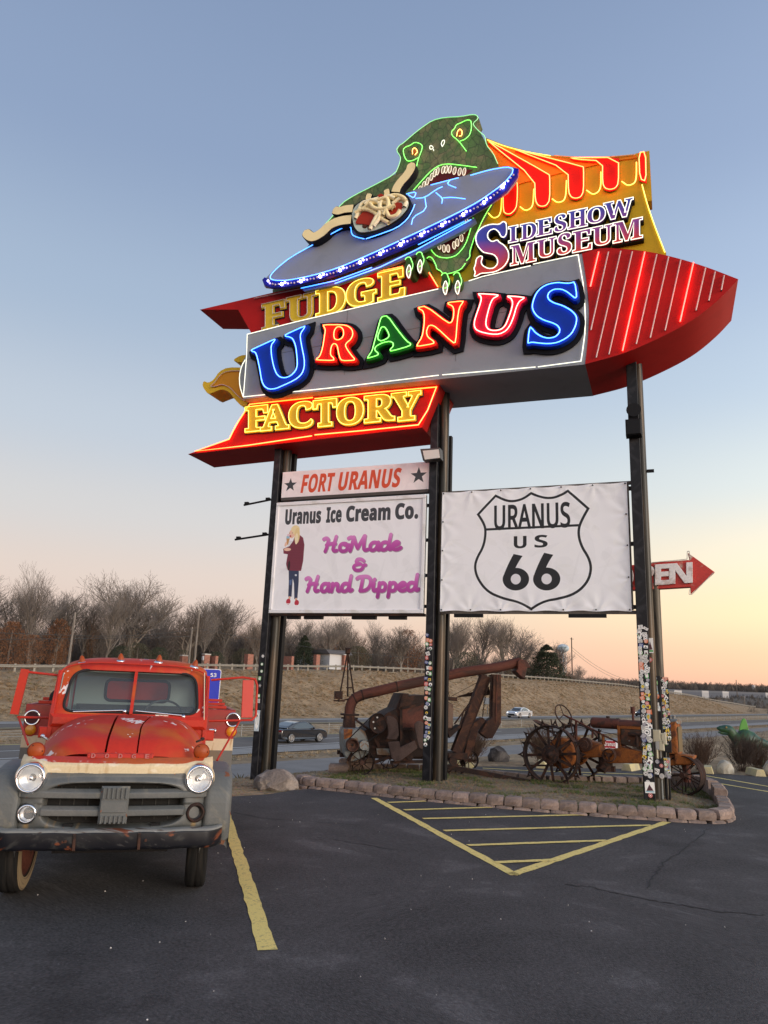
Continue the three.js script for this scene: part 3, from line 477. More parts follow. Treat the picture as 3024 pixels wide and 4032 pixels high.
// tent panel with SIDESHOW MUSEUM
const tentPts = [[-2.771,13.254],[-2.351,12.961],[-1.871,12.693],[-1.404,12.477],[-0.949,12.315],[-0.505,12.205],[-0.069,12.139],[0.24,12.093],[0.309,11.425],[0.375,11.005],[0.479,10.534],[0.67,9.837],[0.659,9.6],[-0.896,9.734],[-3.541,9.573],[-4.185,9.519],[-4.228,11.039],[-3.581,11.737],[-2.842,12.688]];
const tent = part(sign, 'tent_panel', slab(tentPts, 0.0, 0.35), signYellow);
const roofPts = [[-2.741,13.204],[-2.347,12.921],[-1.868,12.655],[-1.402,12.439],[-0.948,12.278],[-0.504,12.168],[-0.07,12.097],[0.229,12.059],[0.237,11.995],[-0.094,12.024],[-0.42,12.031],[-0.752,12.021],[-1.089,12.014],[-1.432,11.989],[-1.756,11.971],[-2.085,11.939],[-2.395,11.805],[-2.684,11.693],[-2.807,11.94],[-2.689,12.636]];
part(tent, 'tent_roof', slab(roofPts, 0.351, 0.375), signOrange);
const stripes = [[[-2.709,13.068],[-2.667,13.085],[-1.447,11.99],[-1.421,11.936],[-1.428,11.38],[-1.503,11.259],[-1.594,11.253],[-1.685,11.299],[-1.741,11.436],[-1.748,11.938]], [[-2.145,12.727],[-2.097,12.731],[-0.774,12.007],[-0.757,11.964],[-0.77,11.429],[-0.83,11.305],[-0.93,11.29],[-1.029,11.338],[-1.084,11.474],[-1.084,11.984]], [[-1.033,12.271],[-0.09,12.05],[-0.11,11.459],[-0.178,11.354],[-0.285,11.342],[-0.391,11.402],[-0.43,11.541],[-0.416,12.023],[-0.944,12.195]], [[0.263,12.064],[0.41,12.058],[0.392,11.368],[0.26,11.457]], [[-2.123,11.987],[-2.072,11.913],[-2.088,11.405],[-2.137,11.291],[-2.231,11.218],[-2.326,11.238],[-2.39,11.318],[-2.399,11.771]]];
stripes.forEach((p, i) => { part(tent, 'stripe', slab(p, 0.376, 0.40), stripeRed); neon(tent, offset(chaikin(p, 1), -0.012), 0.44, NEON.red, true); });
for (const p of [[[-1.759,11.719],[-1.773,11.389],[-1.82,11.28],[-1.936,11.252],[-2.04,11.368]], [[-1.108,11.768],[-1.125,11.429],[-1.172,11.309],[-1.296,11.297],[-1.396,11.411]], [[-0.443,11.807],[-0.452,11.485],[-0.499,11.366],[-0.609,11.326],[-0.726,11.456]], [[0.224,11.866],[0.211,11.535],[0.175,11.404],[0.047,11.375],[-0.061,11.502]], [[-2.417,11.693],[-2.428,11.372],[-2.476,11.234],[-2.595,11.219],[-2.696,11.362]]]) neon(tent, curve(p), 0.42, NEON.yellow, false, 0.012);
neon(tent, curve([[-2.73,13.155],[-2.337,12.885],[-1.86,12.625],[-1.418,12.434]]), 0.40, NEON.yellow); neon(tent, curve([[-1.345,12.424],[-0.72,12.215],[-0.174,12.111],[0.21,12.062]]), 0.40, NEON.off);
neon(tent, curve([[0.305,11.375],[0.375,10.956],[0.478,10.487],[0.646,9.842]]), 0.38, NEON.yellow);
{ const q = [[0.432,12.102],[0.485,10.905]]; part(tent, 'flag_box', box(0.34, Math.abs(q[0][1] - q[1][1]) * 0.93, 0.3, q[0][0] - 0.13, (q[0][1] + q[1][1]) / 2 + 0.12, 0.12), signYellow); }
// letters with a printed blend from blue to red and white tubes
function printed(geo, c0, c1, y0, y1) {
  const p = geo.attributes.position, c = new Float32Array(p.count * 3);
  for (let i = 0; i < p.count; i++) { const k = mixc(c0, c1, sm(y0, y1, p.getY(i))); c.set(k, i * 3); }
  geo.setAttribute('color', new THREE.BufferAttribute(c, 3)); return geo;
}
const printMat = std({ color: [1, 1, 1], vertexColors: true, roughness: 0.45 }), BLUEP = [0.035, 0.05, 0.40], PURP = [0.22, 0.035, 0.27], REDP = [0.58, 0.028, 0.018];
const SHOW = [['I', [[-2.247,10.53],[-2.079,10.535],[-2.247,10.878]]], ['D', [[-2.01,10.535],[-1.707,10.544],[-2.008,10.881]]], ['E', [[-1.698,10.563],[-1.399,10.572],[-1.694,10.915]]], ['S', [[-1.348,10.578],[-1.123,10.584],[-1.342,10.953]]], ['H', [[-1.083,10.601],[-0.734,10.61],[-1.075,10.977]]], ['O', [[-0.719,10.632],[-0.397,10.641],[-0.71,10.973]]], ['W', [[-0.408,10.648],[0.113,10.663],[-0.397,11.015]]]];
const MUS = [['M', [[-2.211,10.013],[-1.726,10.033],[-2.21,10.438]]], ['U', [[-1.696,10.066],[-1.334,10.08],[-1.692,10.461]]], ['S', [[-1.297,10.067],[-1.041,10.077],[-1.289,10.517]]], ['E', [[-1.002,10.074],[-0.662,10.088],[-0.993,10.512]]], ['U', [[-0.64,10.129],[-0.272,10.143],[-0.629,10.526]]], ['M', [[-0.251,10.135],[0.258,10.155],[-0.237,10.548]]]];
for (const [c, q] of [...SHOW.map((a) => [...a, 0]), ...MUS.map((a) => [...a, 1])].map(([c, q, i]) => [[c, i], q])) {
  const [ch, row] = c, y0 = Math.min(q[0][1], q[1][1]), y1 = q[2][1];
  const g = merge(glyph(serif, ch, q, 0.012).map((s) => slab(s.out, 0.37, 0.5, s.holes, 0.004)));
  const L = part(sign, 'letter', row ? printed(g, REDP, PURP, y0, y1) : printed(g, PURP, BLUEP, y0 - 0.1, y1), printMat);
  part(L, 'letter_edge', merge(glyph(serif, ch, q, 0.035).map((s) => slab(s.out, 0.352, 0.46, s.holes))), black);
  for (const s of glyph(serif, ch, q, 0.012)) for (const p of [s.out, ...s.holes]) part(L, 'neon_tube', polyTube(at3(p, 0.515), 0.009, 5, true), NEON.white);
}
{ // the large ornamental S
  const o = chaikin([[-2.285,10.811],[-2.289,10.707],[-2.332,10.632],[-2.397,10.656],[-2.444,10.78],[-2.529,10.871],[-2.623,10.858],[-2.679,10.785],[-2.669,10.678],[-2.584,10.578],[-2.472,10.608],[-2.444,10.55],[-2.323,10.444],[-2.245,10.284],[-2.249,10.121],[-2.341,9.974],[-2.507,9.892],[-2.693,9.898],[-2.806,9.914],[-2.9,9.865],[-2.947,9.867],[-2.919,9.955],[-2.954,10.044],[-2.921,10.121],[-2.903,10.263],[-2.828,10.311],[-2.771,10.28],[-2.808,10.162],[-2.769,10.073],[-2.656,9.99],[-2.544,9.98],[-2.467,10.059],[-2.471,10.183],[-2.546,10.29],[-2.696,10.349],[-2.771,10.384],[-2.887,10.553],[-2.926,10.729],[-2.889,10.87],[-2.775,10.963],[-2.605,10.992],[-2.435,10.946],[-2.36,11.004],[-2.295,10.959]], 1);
  const g = printed(slab(o, 0.40, 0.55, [], 0.005), REDP, BLUEP, Math.min(...o.map((a) => a[1])) + 0.2, Math.max(...o.map((a) => a[1])) - 0.25);
  const L = part(sign, 'letter', g, printMat); part(L, 'letter_edge', slab(offset(o, 0.03), 0.352, 0.5), black);
  part(L, 'neon_tube', polyTube(at3(o, 0.565), 0.0105, 6, true), NEON.white);
}

// dinosaur
const scaleTex = tex(512, 512, (u, v) => {
  const N = 11; let d1 = 9, d2 = 9, id = 0; const x = u * N, y = v * N;
  for (let j = -1; j <= 1; j++) for (let i = -1; i <= 1; i++) {
    const cx = Math.floor(x) + i, cy = Math.floor(y) + j, h = (a) => { const s = Math.sin((((cx % N) + N) % N) * 127.1 + (((cy % N) + N) % N) * 311.7 + a) * 43758.5; return s - Math.floor(s); };
    const d = Math.abs(cx + h(1) - x) * 0.6 + Math.hypot(cx + h(1) - x, cy + h(2) - y) * 0.6; if (d < d1) { d2 = d1; d1 = d; id = h(5); } else if (d < d2) d2 = d;
  }
  const e = sm(0.02, 0.12, d2 - d1), n = tfbm(u, v, 5, 2, 4), c = mixc([0.075, 0.12, 0.035], [0.165, 0.15, 0.068], sm(-0.15, 0.3, n + (id - 0.5) * 0.35));
  return c.map((k) => k * (0.45 + 0.55 * e) * (1 + 0.5 * tfbm(u, v, 50, 4, 2)));
});
scaleTex.repeat.set(0.55, 0.55);
const dinoMat = std({ map: scaleTex, roughness: 0.6 });
const dinoPts = [[-6.53,11.737],[-6.234,12.02],[-6.043,12.302],[-5.722,12.447],[-5.323,12.572],[-4.773,12.765],[-4.672,13.042],[-4.661,13.168],[-4.775,13.37],[-4.711,13.476],[-4.602,13.522],[-4.409,13.669],[-4.217,13.792],[-3.949,13.929],[-3.68,13.93],[-3.3,13.847],[-3.076,13.846],[-2.957,13.804],[-2.904,13.696],[-2.991,13.55],[-2.868,13.327],[-2.757,13.068],[-2.666,12.837],[-2.55,12.644],[-2.486,12.465],[-2.449,11.852],[-2.589,11.585],[-2.729,11.318],[-2.868,11.071],[-2.966,10.856],[-3.033,10.557],[-3.073,10.332],[-3.213,10.165],[-3.425,10.087],[-3.642,10.145],[-3.79,10.269],[-3.867,10.44],[-4.017,10.547],[-4.065,10.279],[-4.492,10.237],[-7.606,10.193],[-7.645,10.411],[-7.094,11.034]];
const dino = part(sign, 'dinosaur_panel', slab(dinoPts, 0.1, 0.45), dinoMat);
for (const [p, c] of [[[[-6.495,11.745],[-6.219,11.997],[-6.029,12.278],[-5.708,12.423],[-5.31,12.547],[-4.761,12.74],[-4.661,13.016],[-4.65,13.142],[-4.763,13.344],[-4.7,13.449],[-4.591,13.495],[-4.399,13.641],[-4.207,13.765],[-3.939,13.902],[-3.671,13.902],[-3.292,13.82],[-3.068,13.81],[-2.949,13.768],[-2.904,13.671],[-3.028,13.577],[-2.991,13.483],[-2.861,13.301],[-2.762,13.191],[-2.732,12.955],[-2.587,12.732],[-2.486,12.442]], 'greenDim'], [[[-2.569,11.565],[-2.698,11.367],[-2.812,11.155],[-2.888,10.978],[-2.964,10.823],[-3.02,10.642],[-3.066,10.482],[-3.055,10.375],[-3.131,10.305]], 'green'], [[[-3.15,10.246],[-3.245,10.116],[-3.496,10.067],[-3.634,10.102],[-3.665,10.16],[-3.765,10.231],[-3.767,10.295],[-3.861,10.505],[-3.932,10.55],[-3.982,10.516]], 'green'], [[[-4.332,12.227],[-4.073,12.497],[-3.911,12.642],[-3.728,12.723],[-3.523,12.692],[-3.259,12.593],[-2.93,12.462]], 'green'], [[[-3.969,10.838],[-3.823,10.583],[-3.701,10.485],[-3.503,10.433],[-3.327,10.468],[-3.155,10.669],[-3.062,10.97],[-2.997,11.269]], 'green'],
  [[[-3.308,13.203],[-3.197,13.22],[-3.098,13.297],[-3.059,13.436],[-3.061,13.599],[-3.081,13.669],[-3.163,13.701],[-3.294,13.662],[-3.396,13.643],[-3.436,13.548],[-3.497,13.506],[-3.495,13.401],[-3.329,13.208],[-3.163,12.918]], 'green'], [[[-4.287,12.681],[-4.253,12.955],[-4.146,13.255],[-4.18,13.357],[-4.331,13.448],[-4.435,13.388],[-4.542,13.375],[-4.605,13.324],[-4.566,13.126],[-4.487,12.99],[-4.359,12.982],[-4.244,13.023]], 'green'],
  [[[-3.382,13.348],[-3.363,13.471],[-3.313,13.516],[-3.261,13.444],[-3.27,13.331],[-3.33,13.335]], 'orange'], [[[-4.375,13.149],[-4.385,13.269],[-4.337,13.304],[-4.293,13.257],[-4.259,13.178],[-4.321,13.112]], 'orange'],
  [[[-3.891,13.109],[-3.903,13.17],[-3.976,13.165],[-3.988,13.25],[-3.947,13.263],[-3.903,13.193]], 'white'], [[[-3.696,13.164],[-3.728,13.241],[-3.703,13.316],[-3.654,13.327],[-3.652,13.245],[-3.7,13.169]], 'white']])
  neon(dino, curve(p, 1), 0.485, NEON[c], false, 0.0085);
const mouthMat = paintOf(0.10, 0.012, 0.016, 0.6, 31), eyeMat = paintOf(0.35, 0.10, 0.02, 0.4, 32);
part(dino, 'mouth', slab([[-4.237,12.185],[-4.077,12.399],[-3.834,12.592],[-3.528,12.633],[-3.024,12.443],[-3.181,12.347],[-3.826,12.25],[-4.172,12.057]], 0.452, 0.46), mouthMat);
part(dino, 'mouth', slab([[-3.878,10.952],[-3.72,11.095],[-3.091,11.378],[-3.031,11.3],[-3.086,10.988],[-3.239,10.719],[-3.432,10.542],[-3.63,10.58],[-3.793,10.762]], 0.452, 0.46), mouthMat);
for (const e of [[-3.333,13.428], [-4.341,13.222]]) part(dino, 'eye', ball(0.055, e[0], e[1], 0.46, 0.8, 1, 0.6), eyeMat);
const toothMat = std({ color: [0.45, 0.36, 0.28], roughness: 0.5 });
for (const [list, lean] of [[[[-4.183,12.2],[-4.092,12.292],[-4.011,12.365],[-3.92,12.457],[-3.85,12.532],[-3.789,12.563],[-3.666,12.568],[-3.595,12.562],[-3.513,12.542],[-3.411,12.484],[-3.3,12.435],[-3.2,12.411]], 0.25], [[[-3.802,10.844],[-3.71,10.75],[-3.609,10.666],[-3.519,10.649],[-3.392,10.7],[-3.325,10.751],[-3.238,10.841],[-3.192,11.025],[-3.125,11.173]], -0.15]])
  for (const c of list) {
    const el = (rx, ry) => Array.from({ length: 10 }, (_, i) => { const a = i / 10 * 6.283, x = Math.cos(a) * rx, y = Math.sin(a) * ry; return [c[0] + x + y * lean * 0.5, c[1] + y]; });
    part(dino, 'tooth', slab(el(0.03, 0.085), 0.461, 0.475), toothMat); part(dino, 'neon_tube', polyTube(at3(el(0.035, 0.09), 0.50), 0.0065, 5, true), NEON.dim);
  }
// claws hooked over the rocket
const clawGreen = paintOf(0.045, 0.085, 0.025, 0.6, 33), clawNail = std({ color: [0.36, 0.29, 0.22], roughness: 0.5 });
for (const [c, z] of [[[-4.242,10.204], 0.86], [[-4.007,10.276], 0.86], [[-3.462,9.703], 0.86], [[-3.212,9.67], 0.86]]) {
  const P = (l, k = 1) => l.map(([x, y]) => [c[0] + x * k, c[1] + y * k]), s = 0.0019;
  const pad = P([[-45, 60], [-30, 85], [0, 90], [28, 75], [40, 30], [58, -10], [60, -60], [40, -110], [0, -120], [-30, -90], [-52, -30], [-38, 20]].map(([x, y]) => [x * s, y * s]));
  const cl = part(sign, 'claw', slab(chaikin(pad, 1), 0.3, z, [], 0.01), clawGreen);
  neon(cl, chaikin(pad.map((a) => [lerp(c[0], a[0], 0.85), lerp(c[1], a[1], 0.85)]).slice(0, 9), 1, false), z + 0.03, NEON.green, false, 0.009);
  const nail = P([[10, -20], [32, -60], [36, -120], [18, -195], [-8, -150], [-15, -90]].map(([x, y]) => [x * s, y * s]));
  part(cl, 'nail', slab(chaikin(nail, 1), z, z + 0.03, [], 0.006), clawNail); neon(cl, chaikin(nail, 1), z + 0.055, NEON.white, true, 0.009);
}

// saucer
const discPts = [[-7.657,10.321],[-7.647,10.507],[-7.394,10.733],[-7.034,10.959],[-6.511,11.159],[-6.154,11.287],[-5.566,11.469],[-4.916,11.742],[-4.242,11.989],[-3.835,12.038],[-3.005,12.085],[-2.584,12.119],[-2.239,12.099],[-2.069,12.026],[-2.008,11.887],[-2.053,11.734],[-2.239,11.514],[-2.649,11.295],[-3.099,11.101],[-3.987,10.815],[-4.498,10.667],[-5.094,10.515],[-5.859,10.335],[-6.451,10.258],[-7.062,10.233],[-7.483,10.271]];
const saucer = part(sign, 'saucer', slab(discPts, 0.68, 0.8, [], 0.02), signGrey);
const rimIn = [[-7.481,10.394],[-7.035,10.292],[-6.425,10.3],[-5.834,10.376],[-5.073,10.574],[-4.479,10.752],[-3.971,10.91],[-3.225,11.146],[-2.773,11.32],[-2.295,11.599],[-2.109,11.808],[-2.075,11.955]], rimOut = [[-1.984,11.914],[-2.005,11.764],[-2.227,11.46],[-2.635,11.22],[-3.083,11.031],[-3.966,10.722],[-4.473,10.57],[-5.066,10.414],[-5.828,10.255],[-6.417,10.177],[-7.024,10.144],[-7.423,10.194],[-7.612,10.292],[-7.675,10.436],[-7.612,10.491]];
part(saucer, 'rim', slab([...rimIn, ...rimOut], 0.80, 0.88, [], 0.012), deepBlue);
part(saucer, 'underside', slab([[-6.807,10.208],[-5.92,10.244],[-5.147,10.396],[-4.547,10.564],[-4.032,10.711],[-3.137,11.034],[-2.927,11.146],[-2.891,11.053],[-3.135,10.897],[-4.028,10.576],[-4.542,10.436],[-5.143,10.295],[-5.915,10.15],[-6.718,10.111]], 0.58, 0.66), paintOf(0.14, 0.18, 0.3, 0.5, 34));
for (const p of [[[-6.456,11.056],[-6.974,10.858],[-7.292,10.655],[-7.455,10.498],[-7.457,10.416],[-7.351,10.348],[-7.014,10.29],[-6.406,10.305],[-5.817,10.377],[-5.057,10.578],[-4.465,10.756]], [[-4.429,10.772],[-3.958,10.913],[-3.214,11.155],[-2.764,11.328],[-2.287,11.607],[-2.111,11.798],[-2.084,11.915],[-2.219,11.987],[-2.561,12.003],[-2.961,11.968]], [[-6.123,11.204],[-5.714,11.352],[-5.575,11.331],[-5.545,11.122],[-5.424,11.037],[-5.247,10.961]], [[-5.208,10.954],[-4.924,10.997],[-4.514,11.074],[-4.296,11.227],[-4.191,11.404],[-4.14,11.552]], [[-3.802,11.937],[-3.209,11.971]], [[-4.335,11.845],[-4.112,11.847],[-4.163,11.698],[-4.297,11.82]], [[-4.126,11.689],[-3.923,11.664],[-3.672,11.807],[-3.546,11.839]], [[-3.923,11.664],[-3.879,11.376],[-4.169,11.26],[-4.2,11.088]], [[-3.689,11.731],[-3.541,11.559],[-3.556,11.444]], [[-3.541,11.571],[-3.326,11.539],[-3.06,11.441]], [[-3.387,11.961],[-3.457,11.878],[-3.259,11.745]]]) neon(saucer, curve(p, 1), 0.90, NEON.blue, false, 0.0095);
for (const p of [[[-6.769,10.163],[-5.966,10.203],[-5.118,10.369]], [[-5.962,10.139],[-4.927,10.346],[-4.153,10.596],[-2.979,11.071]], [[-4.101,10.712],[-3.119,11.054]]]) neon(saucer, p, 0.72, NEON.blue, false, 0.010);
{ // bulbs along the rim
  const litM = neonMat(8, 7.6, 9.5), dimM = neonMat(0.9, 0.7, 1.6), offM = std({ color: [0.62, 0.5, 0.55], roughness: 0.2 }), sock = std({ color: [0.01, 0.01, 0.05], roughness: 0.4 });
  const mid = [[-7.551,10.353],[-7.397,10.269],[-7.019,10.213],[-6.411,10.229],[-5.821,10.302],[-5.061,10.48],[-4.469,10.651],[-3.961,10.806],[-3.079,11.093],[-2.631,11.294],[-2.257,11.576],[-2.071,11.803]];
  const cv = new THREE.CatmullRomCurve3(mid.map((a) => V3(a[0], a[1], 0.89)));
  const bg = new THREE.SphereGeometry(0.026, 10, 8), N = 76;
  for (let i = 0; i < N; i++) {
    const p = cv.getPointAt((i + 0.5) / N), t = cv.getTangentAt((i + 0.5) / N), k = i % 6, o = k === 0 ? 0.03 : k === 3 ? -0.012 : 0;
    const b = part(saucer, 'light_bulb', bg, k === 5 ? litM : k === 0 ? litM : k === 1 ? dimM : offM); b.position.set(p.x - t.y * o, p.y + t.x * o, p.z + 0.015);
    b.scale.setScalar(k === 5 ? 1.35 : 0.85);
  }
}
// the dish of noodles and sauce on the saucer
const cream = paintOf(0.90, 0.74, 0.40, 0.5, 35), cream2 = paintOf(0.93, 0.81, 0.52, 0.5, 36), sauceM = paintOf(0.36, 0.03, 0.012, 0.4, 37), ballM = paintOf(0.10, 0.035, 0.02, 0.6, 38), dishM = paintOf(0.55, 0.62, 0.52, 0.4, 39);
const dishPts = chaikin([[-5.498,11.412],[-5.527,11.602],[-5.419,11.763],[-5.19,11.835],[-4.845,11.84],[-4.505,11.812],[-4.315,11.721],[-4.236,11.544],[-4.286,11.396],[-4.447,11.231],[-4.74,11.094],[-5.038,11.035],[-5.326,11.061],[-5.449,11.219]], 2);
const dish = part(sign, 'noodle_dish', slab(offset(dishPts, 0.05), 0.80, 0.98), black);
part(dish, 'dish_face', slab(dishPts, 0.98, 1.0), dishM);
for (const p of [[[-5.433,11.277],[-5.363,11.424],[-5.253,11.543],[-5.061,11.542],[-4.941,11.416],[-4.952,11.217],[-5.082,11.164],[-5.238,11.237]], [[-4.713,11.367],[-4.645,11.553],[-4.497,11.601],[-4.365,11.552],[-4.379,11.416],[-4.524,11.307],[-4.672,11.279]]]) part(dish, 'sauce', slab(chaikin(p, 1), 1.001, 1.025, [], 0.006), sauceM);
part(dish, 'sauce', slab(chaikin([[-4.94,11.829],[-4.847,11.873],[-4.787,11.807],[-4.88,11.767]], 1), 1.001, 1.05), sauceM);
for (const c of [[-5.199,11.208],[-5.081,11.144],[-4.672,11.279],[-4.579,11.299]]) part(dish, 'meatball', ball(0.075, c[0], c[1], 0.985, 1, 1.1, 0.5), ballM);
[[[-5.419,11.402],[-5.349,11.55],[-5.121,11.622],[-4.887,11.491],[-4.765,11.265]], [[-5.273,11.574],[-5.048,11.688],[-4.742,11.62],[-4.547,11.418]], [[-5.057,11.047],[-4.953,11.264],[-4.848,11.442],[-4.894,11.654],[-5.088,11.737],[-5.2,11.66]], [[-4.767,11.305],[-4.663,11.523],[-4.707,11.693],[-4.896,11.695]], [[-4.591,11.587],[-4.408,11.667],[-4.293,11.561],[-4.326,11.449]], [[-5.425,11.525],[-5.273,11.574],[-5.039,11.483],[-4.841,11.281],[-4.648,11.121]], [[-4.519,11.651],[-4.672,11.746],[-4.82,11.678],[-4.849,11.483],[-4.732,11.378]], [[-4.396,11.345],[-4.467,11.242],[-4.615,11.233],[-4.695,11.37]], [[-5.351,11.591],[-5.281,11.739],[-5.089,11.758],[-4.9,11.776]], [[-4.747,11.742],[-4.56,11.761],[-4.371,11.678],[-4.275,11.557]], [[-4.87,11.527],[-4.86,11.285],[-4.984,11.111]], [[-5.085,11.655],[-4.964,11.508],[-4.698,11.45],[-4.513,11.49]]].forEach((p, i) =>
  part(dish, 'noodle', tube(p.map((a) => [a[0], a[1], 1.02 + (i % 4) * 0.02]), 0.044, 18, 8), i % 2 ? cream : cream2));
// loose noodle strands lying beside the dish
for (const [p, w] of [[[[-6.632,11.379],[-6.542,11.257],[-6.415,11.17],[-6.218,11.233],[-6.027,11.379],[-5.793,11.433],[-5.518,11.416]], 0.115], [[[-5.97,11.759],[-5.847,11.691],[-5.689,11.698],[-5.492,11.676]], 0.10], [[[-4.21,12.508],[-4.224,12.348],[-4.313,12.206],[-4.439,12.073],[-4.51,11.967],[-4.544,11.853]], 0.105], [[[-5.118,11.963],[-5.153,11.868],[-5.108,11.736]], 0.07], [[[-4.756,11.983],[-4.733,11.876],[-4.765,11.741]], 0.07]]) {
  const c = new THREE.CatmullRomCurve3(p.map((a) => V3(a[0], a[1], 0))), L = [], Rr = [], N = 24;
  for (let i = 0; i <= N; i++) { const q = c.getPoint(i / N), t = c.getTangent(i / N), e = w * Math.min(1, Math.sqrt(Math.max(0.02, 1 - Math.pow(Math.max(0, 1 - i / 3), 2)))); L.push([q.x - t.y * e, q.y + t.x * e]); Rr.unshift([q.x + t.y * e, q.y - t.x * e]); }
  const st = part(sign, 'noodle_strand', slab([...L, ...Rr], 0.80, 1.0), black); part(st, 'strand_face', slab(offset([...L, ...Rr], -0.012), 1.0, 1.012), cream);
}

// exhaust flames and nozzle
const flameY = paintOf(0.66, 0.42, 0.025, 0.5, 40), flameO = paintOf(0.6, 0.25, 0.015, 0.5, 41);
for (const [p, q] of [[[[-8.244,8.661],[-8.756,8.729],[-8.968,8.651],[-9.095,8.462],[-9.237,8.402],[-9.368,8.472],[-9.388,8.338],[-9.206,8.115],[-9.015,8.17],[-8.849,8.21],[-8.647,8.12],[-8.483,7.917],[-8.275,7.72],[-8.11,7.72]], [[-8.235,8.562],[-8.721,8.621],[-8.908,8.544],[-9.036,8.365],[-9.151,8.288],[-9.002,8.271],[-8.835,8.311],[-8.607,8.205],[-8.447,8.032],[-8.24,7.856],[-8.122,7.843]]], [[[-8.225,8.973],[-8.442,8.984],[-8.636,8.891],[-8.449,8.804],[-8.212,8.828]], null]]) {
  const f = part(sign, 'flame', slab(chaikin(p, 1), -0.25, 0.3), flameY); if (q) { part(f, 'flame_core', slab(chaikin(q, 1), 0.3, 0.315), flameO); neon(f, chaikin(q, 1).slice(0, 20), 0.34, NEON.offPink, false, 0.01); }
}
part(sign, 'nozzle', slab(chaikin([[-8.027,8.869],[-8.157,8.855],[-8.266,8.656],[-8.293,8.394],[-8.258,8.127],[-8.171,7.9],[-7.933,7.831]], 1), -0.4, 0.5), signGrey);
neon(sign, curve([[-8.091,8.783],[-8.213,8.583],[-8.246,8.346],[-8.214,8.103],[-8.106,7.845]], 1), 0.56, NEON.white);

// floodlight, loudspeaker, side brackets
{
  const q = [-3.789,6.208];
  const f = part(sign, 'floodlight', slab(chaikin([[-4.005,6.325],[-3.605,6.318],[-3.585,6.099],[-3.942,6.088]], 0), 0.30, 0.52, [], 0.015), std({ color: [0.05, 0.045, 0.04], roughness: 0.5 }));
  part(f, 'lens', slab([[-3.944,6.273],[-3.621,6.278],[-3.593,6.105],[-3.895,6.091]], 0.521, 0.535), std({ color: [0.62, 0.58, 0.52], roughness: 0.3 }));
  part(f, 'arm', rod([q[0], q[1] + 0.02, 0.35], [q[0] + 0.05, q[1] + 0.1, 0.1], 0.025), black);
  const b = [-0.039,6.457]; part(sign, 'loudspeaker', box(0.27, 0.3, 0.24, b[0], b[1], 0.3, 0, 0, 0, 0.02), black);
  const c = [-0.004,6.81]; part(sign, 'loudspeaker', [cyl(0.05, 0.13, 0.14, c[0] - 0.02, c[1], 0.26, Math.PI / 2), rod([c[0], c[1], 0.2], [c[0], c[1], 0.05], 0.02)], black);
  const cl = [0.17,5.733]; part(sign, 'side_lamp', [rod([cl[0] - 0.15, cl[1], 0], [cl[0] + 0.05, cl[1], 0], 0.012), box(0.12, 0.05, 0.05, cl[0] + 0.04, cl[1], 0)], black);
  for (const p of [[[-7.507,5.622],[-8.171,5.516]], [[-7.499,4.85],[-8.322,4.751]]]) {
    const a = [p[0][0], p[0][1], 0], e = [p[1][0], p[1][1], 0.05];
    part(sign, 'bracket', [rod(a, e, 0.022), ...[0.15, 0.9].map((t) => box(0.09, 0.05, 0.06, lerp(a[0], e[0], t), lerp(a[1], e[1], t) + 0.03, lerp(0, 0.05, t)))], black);
  }
}
// brackets that carry the boards, between beams
for (const v of [3.3, 3.9, 4.6, 5.3]) part(sign, 'crossbar', box(0.42, 0.06, 0.05, poleSpots[1][0][0] - 0.02, v, 0.02), blackPole);
for (const v of [3.28, 4.4, 5.42]) part(sign, 'crossbar', box(0.3, 0.07, 0.05, poleSpots[2][0][0] - 0.2, v, 0.03), blackPole);
// the tubes' light as lamps too, hung a hand's breadth before the glass
{
  const glow = (p, z, c, k) => { const l = new THREE.PointLight(new THREE.Color().setRGB(...c), k); l.position.set(p[0], p[1], z); l.name = 'neon_glow'; l.castShadow = true; l.shadow.radius = 6; sign.add(l); };
  const RD = [1, 0.06, 0.01], BL = [0.03, 0.15, 1], GR = [0.1, 1, 0.06], YE = [1, 0.75, 0.05];
  for (const p of [[-7.57,7.57],[-6.397,7.548],[-5.165,7.533],[-3.887,7.506],[-7.944,6.78],[-6.672,6.671],[-5.322,6.69],[-4.164,6.699]]) glow(p, 0.85, RD, 0.22);
  for (const p of [[-2.178,11.367],[-1.542,11.381],[-0.891,11.387],[-0.249,11.44],[-2.153,12.321],[-1.467,12.018]]) glow(p, 0.72, [1, 0.12, 0.01], 0.22);
  for (const p of [[-6.024,10.175],[-5.061,10.223],[-4.428,10.245]]) glow(p, 0.8, RD, 0.12);
  for (const p of [[-6.707,10.291],[-5.736,10.512],[-4.763,10.758],[-3.859,10.924],[-3.024,11.246],[-2.346,11.552]]) glow(p, 1.15, BL, 0.05);
  for (const p of [[-4.326,12.937],[-3.175,13.185],[-3.45,10.183]]) glow(p, 0.75, GR, 0.06);
  for (const p of [[0.214,9.052],[0.033,8.364],[0.952,8.745]]) glow(p, 1.05, [1, 0.02, 0.005], 0.2);
}

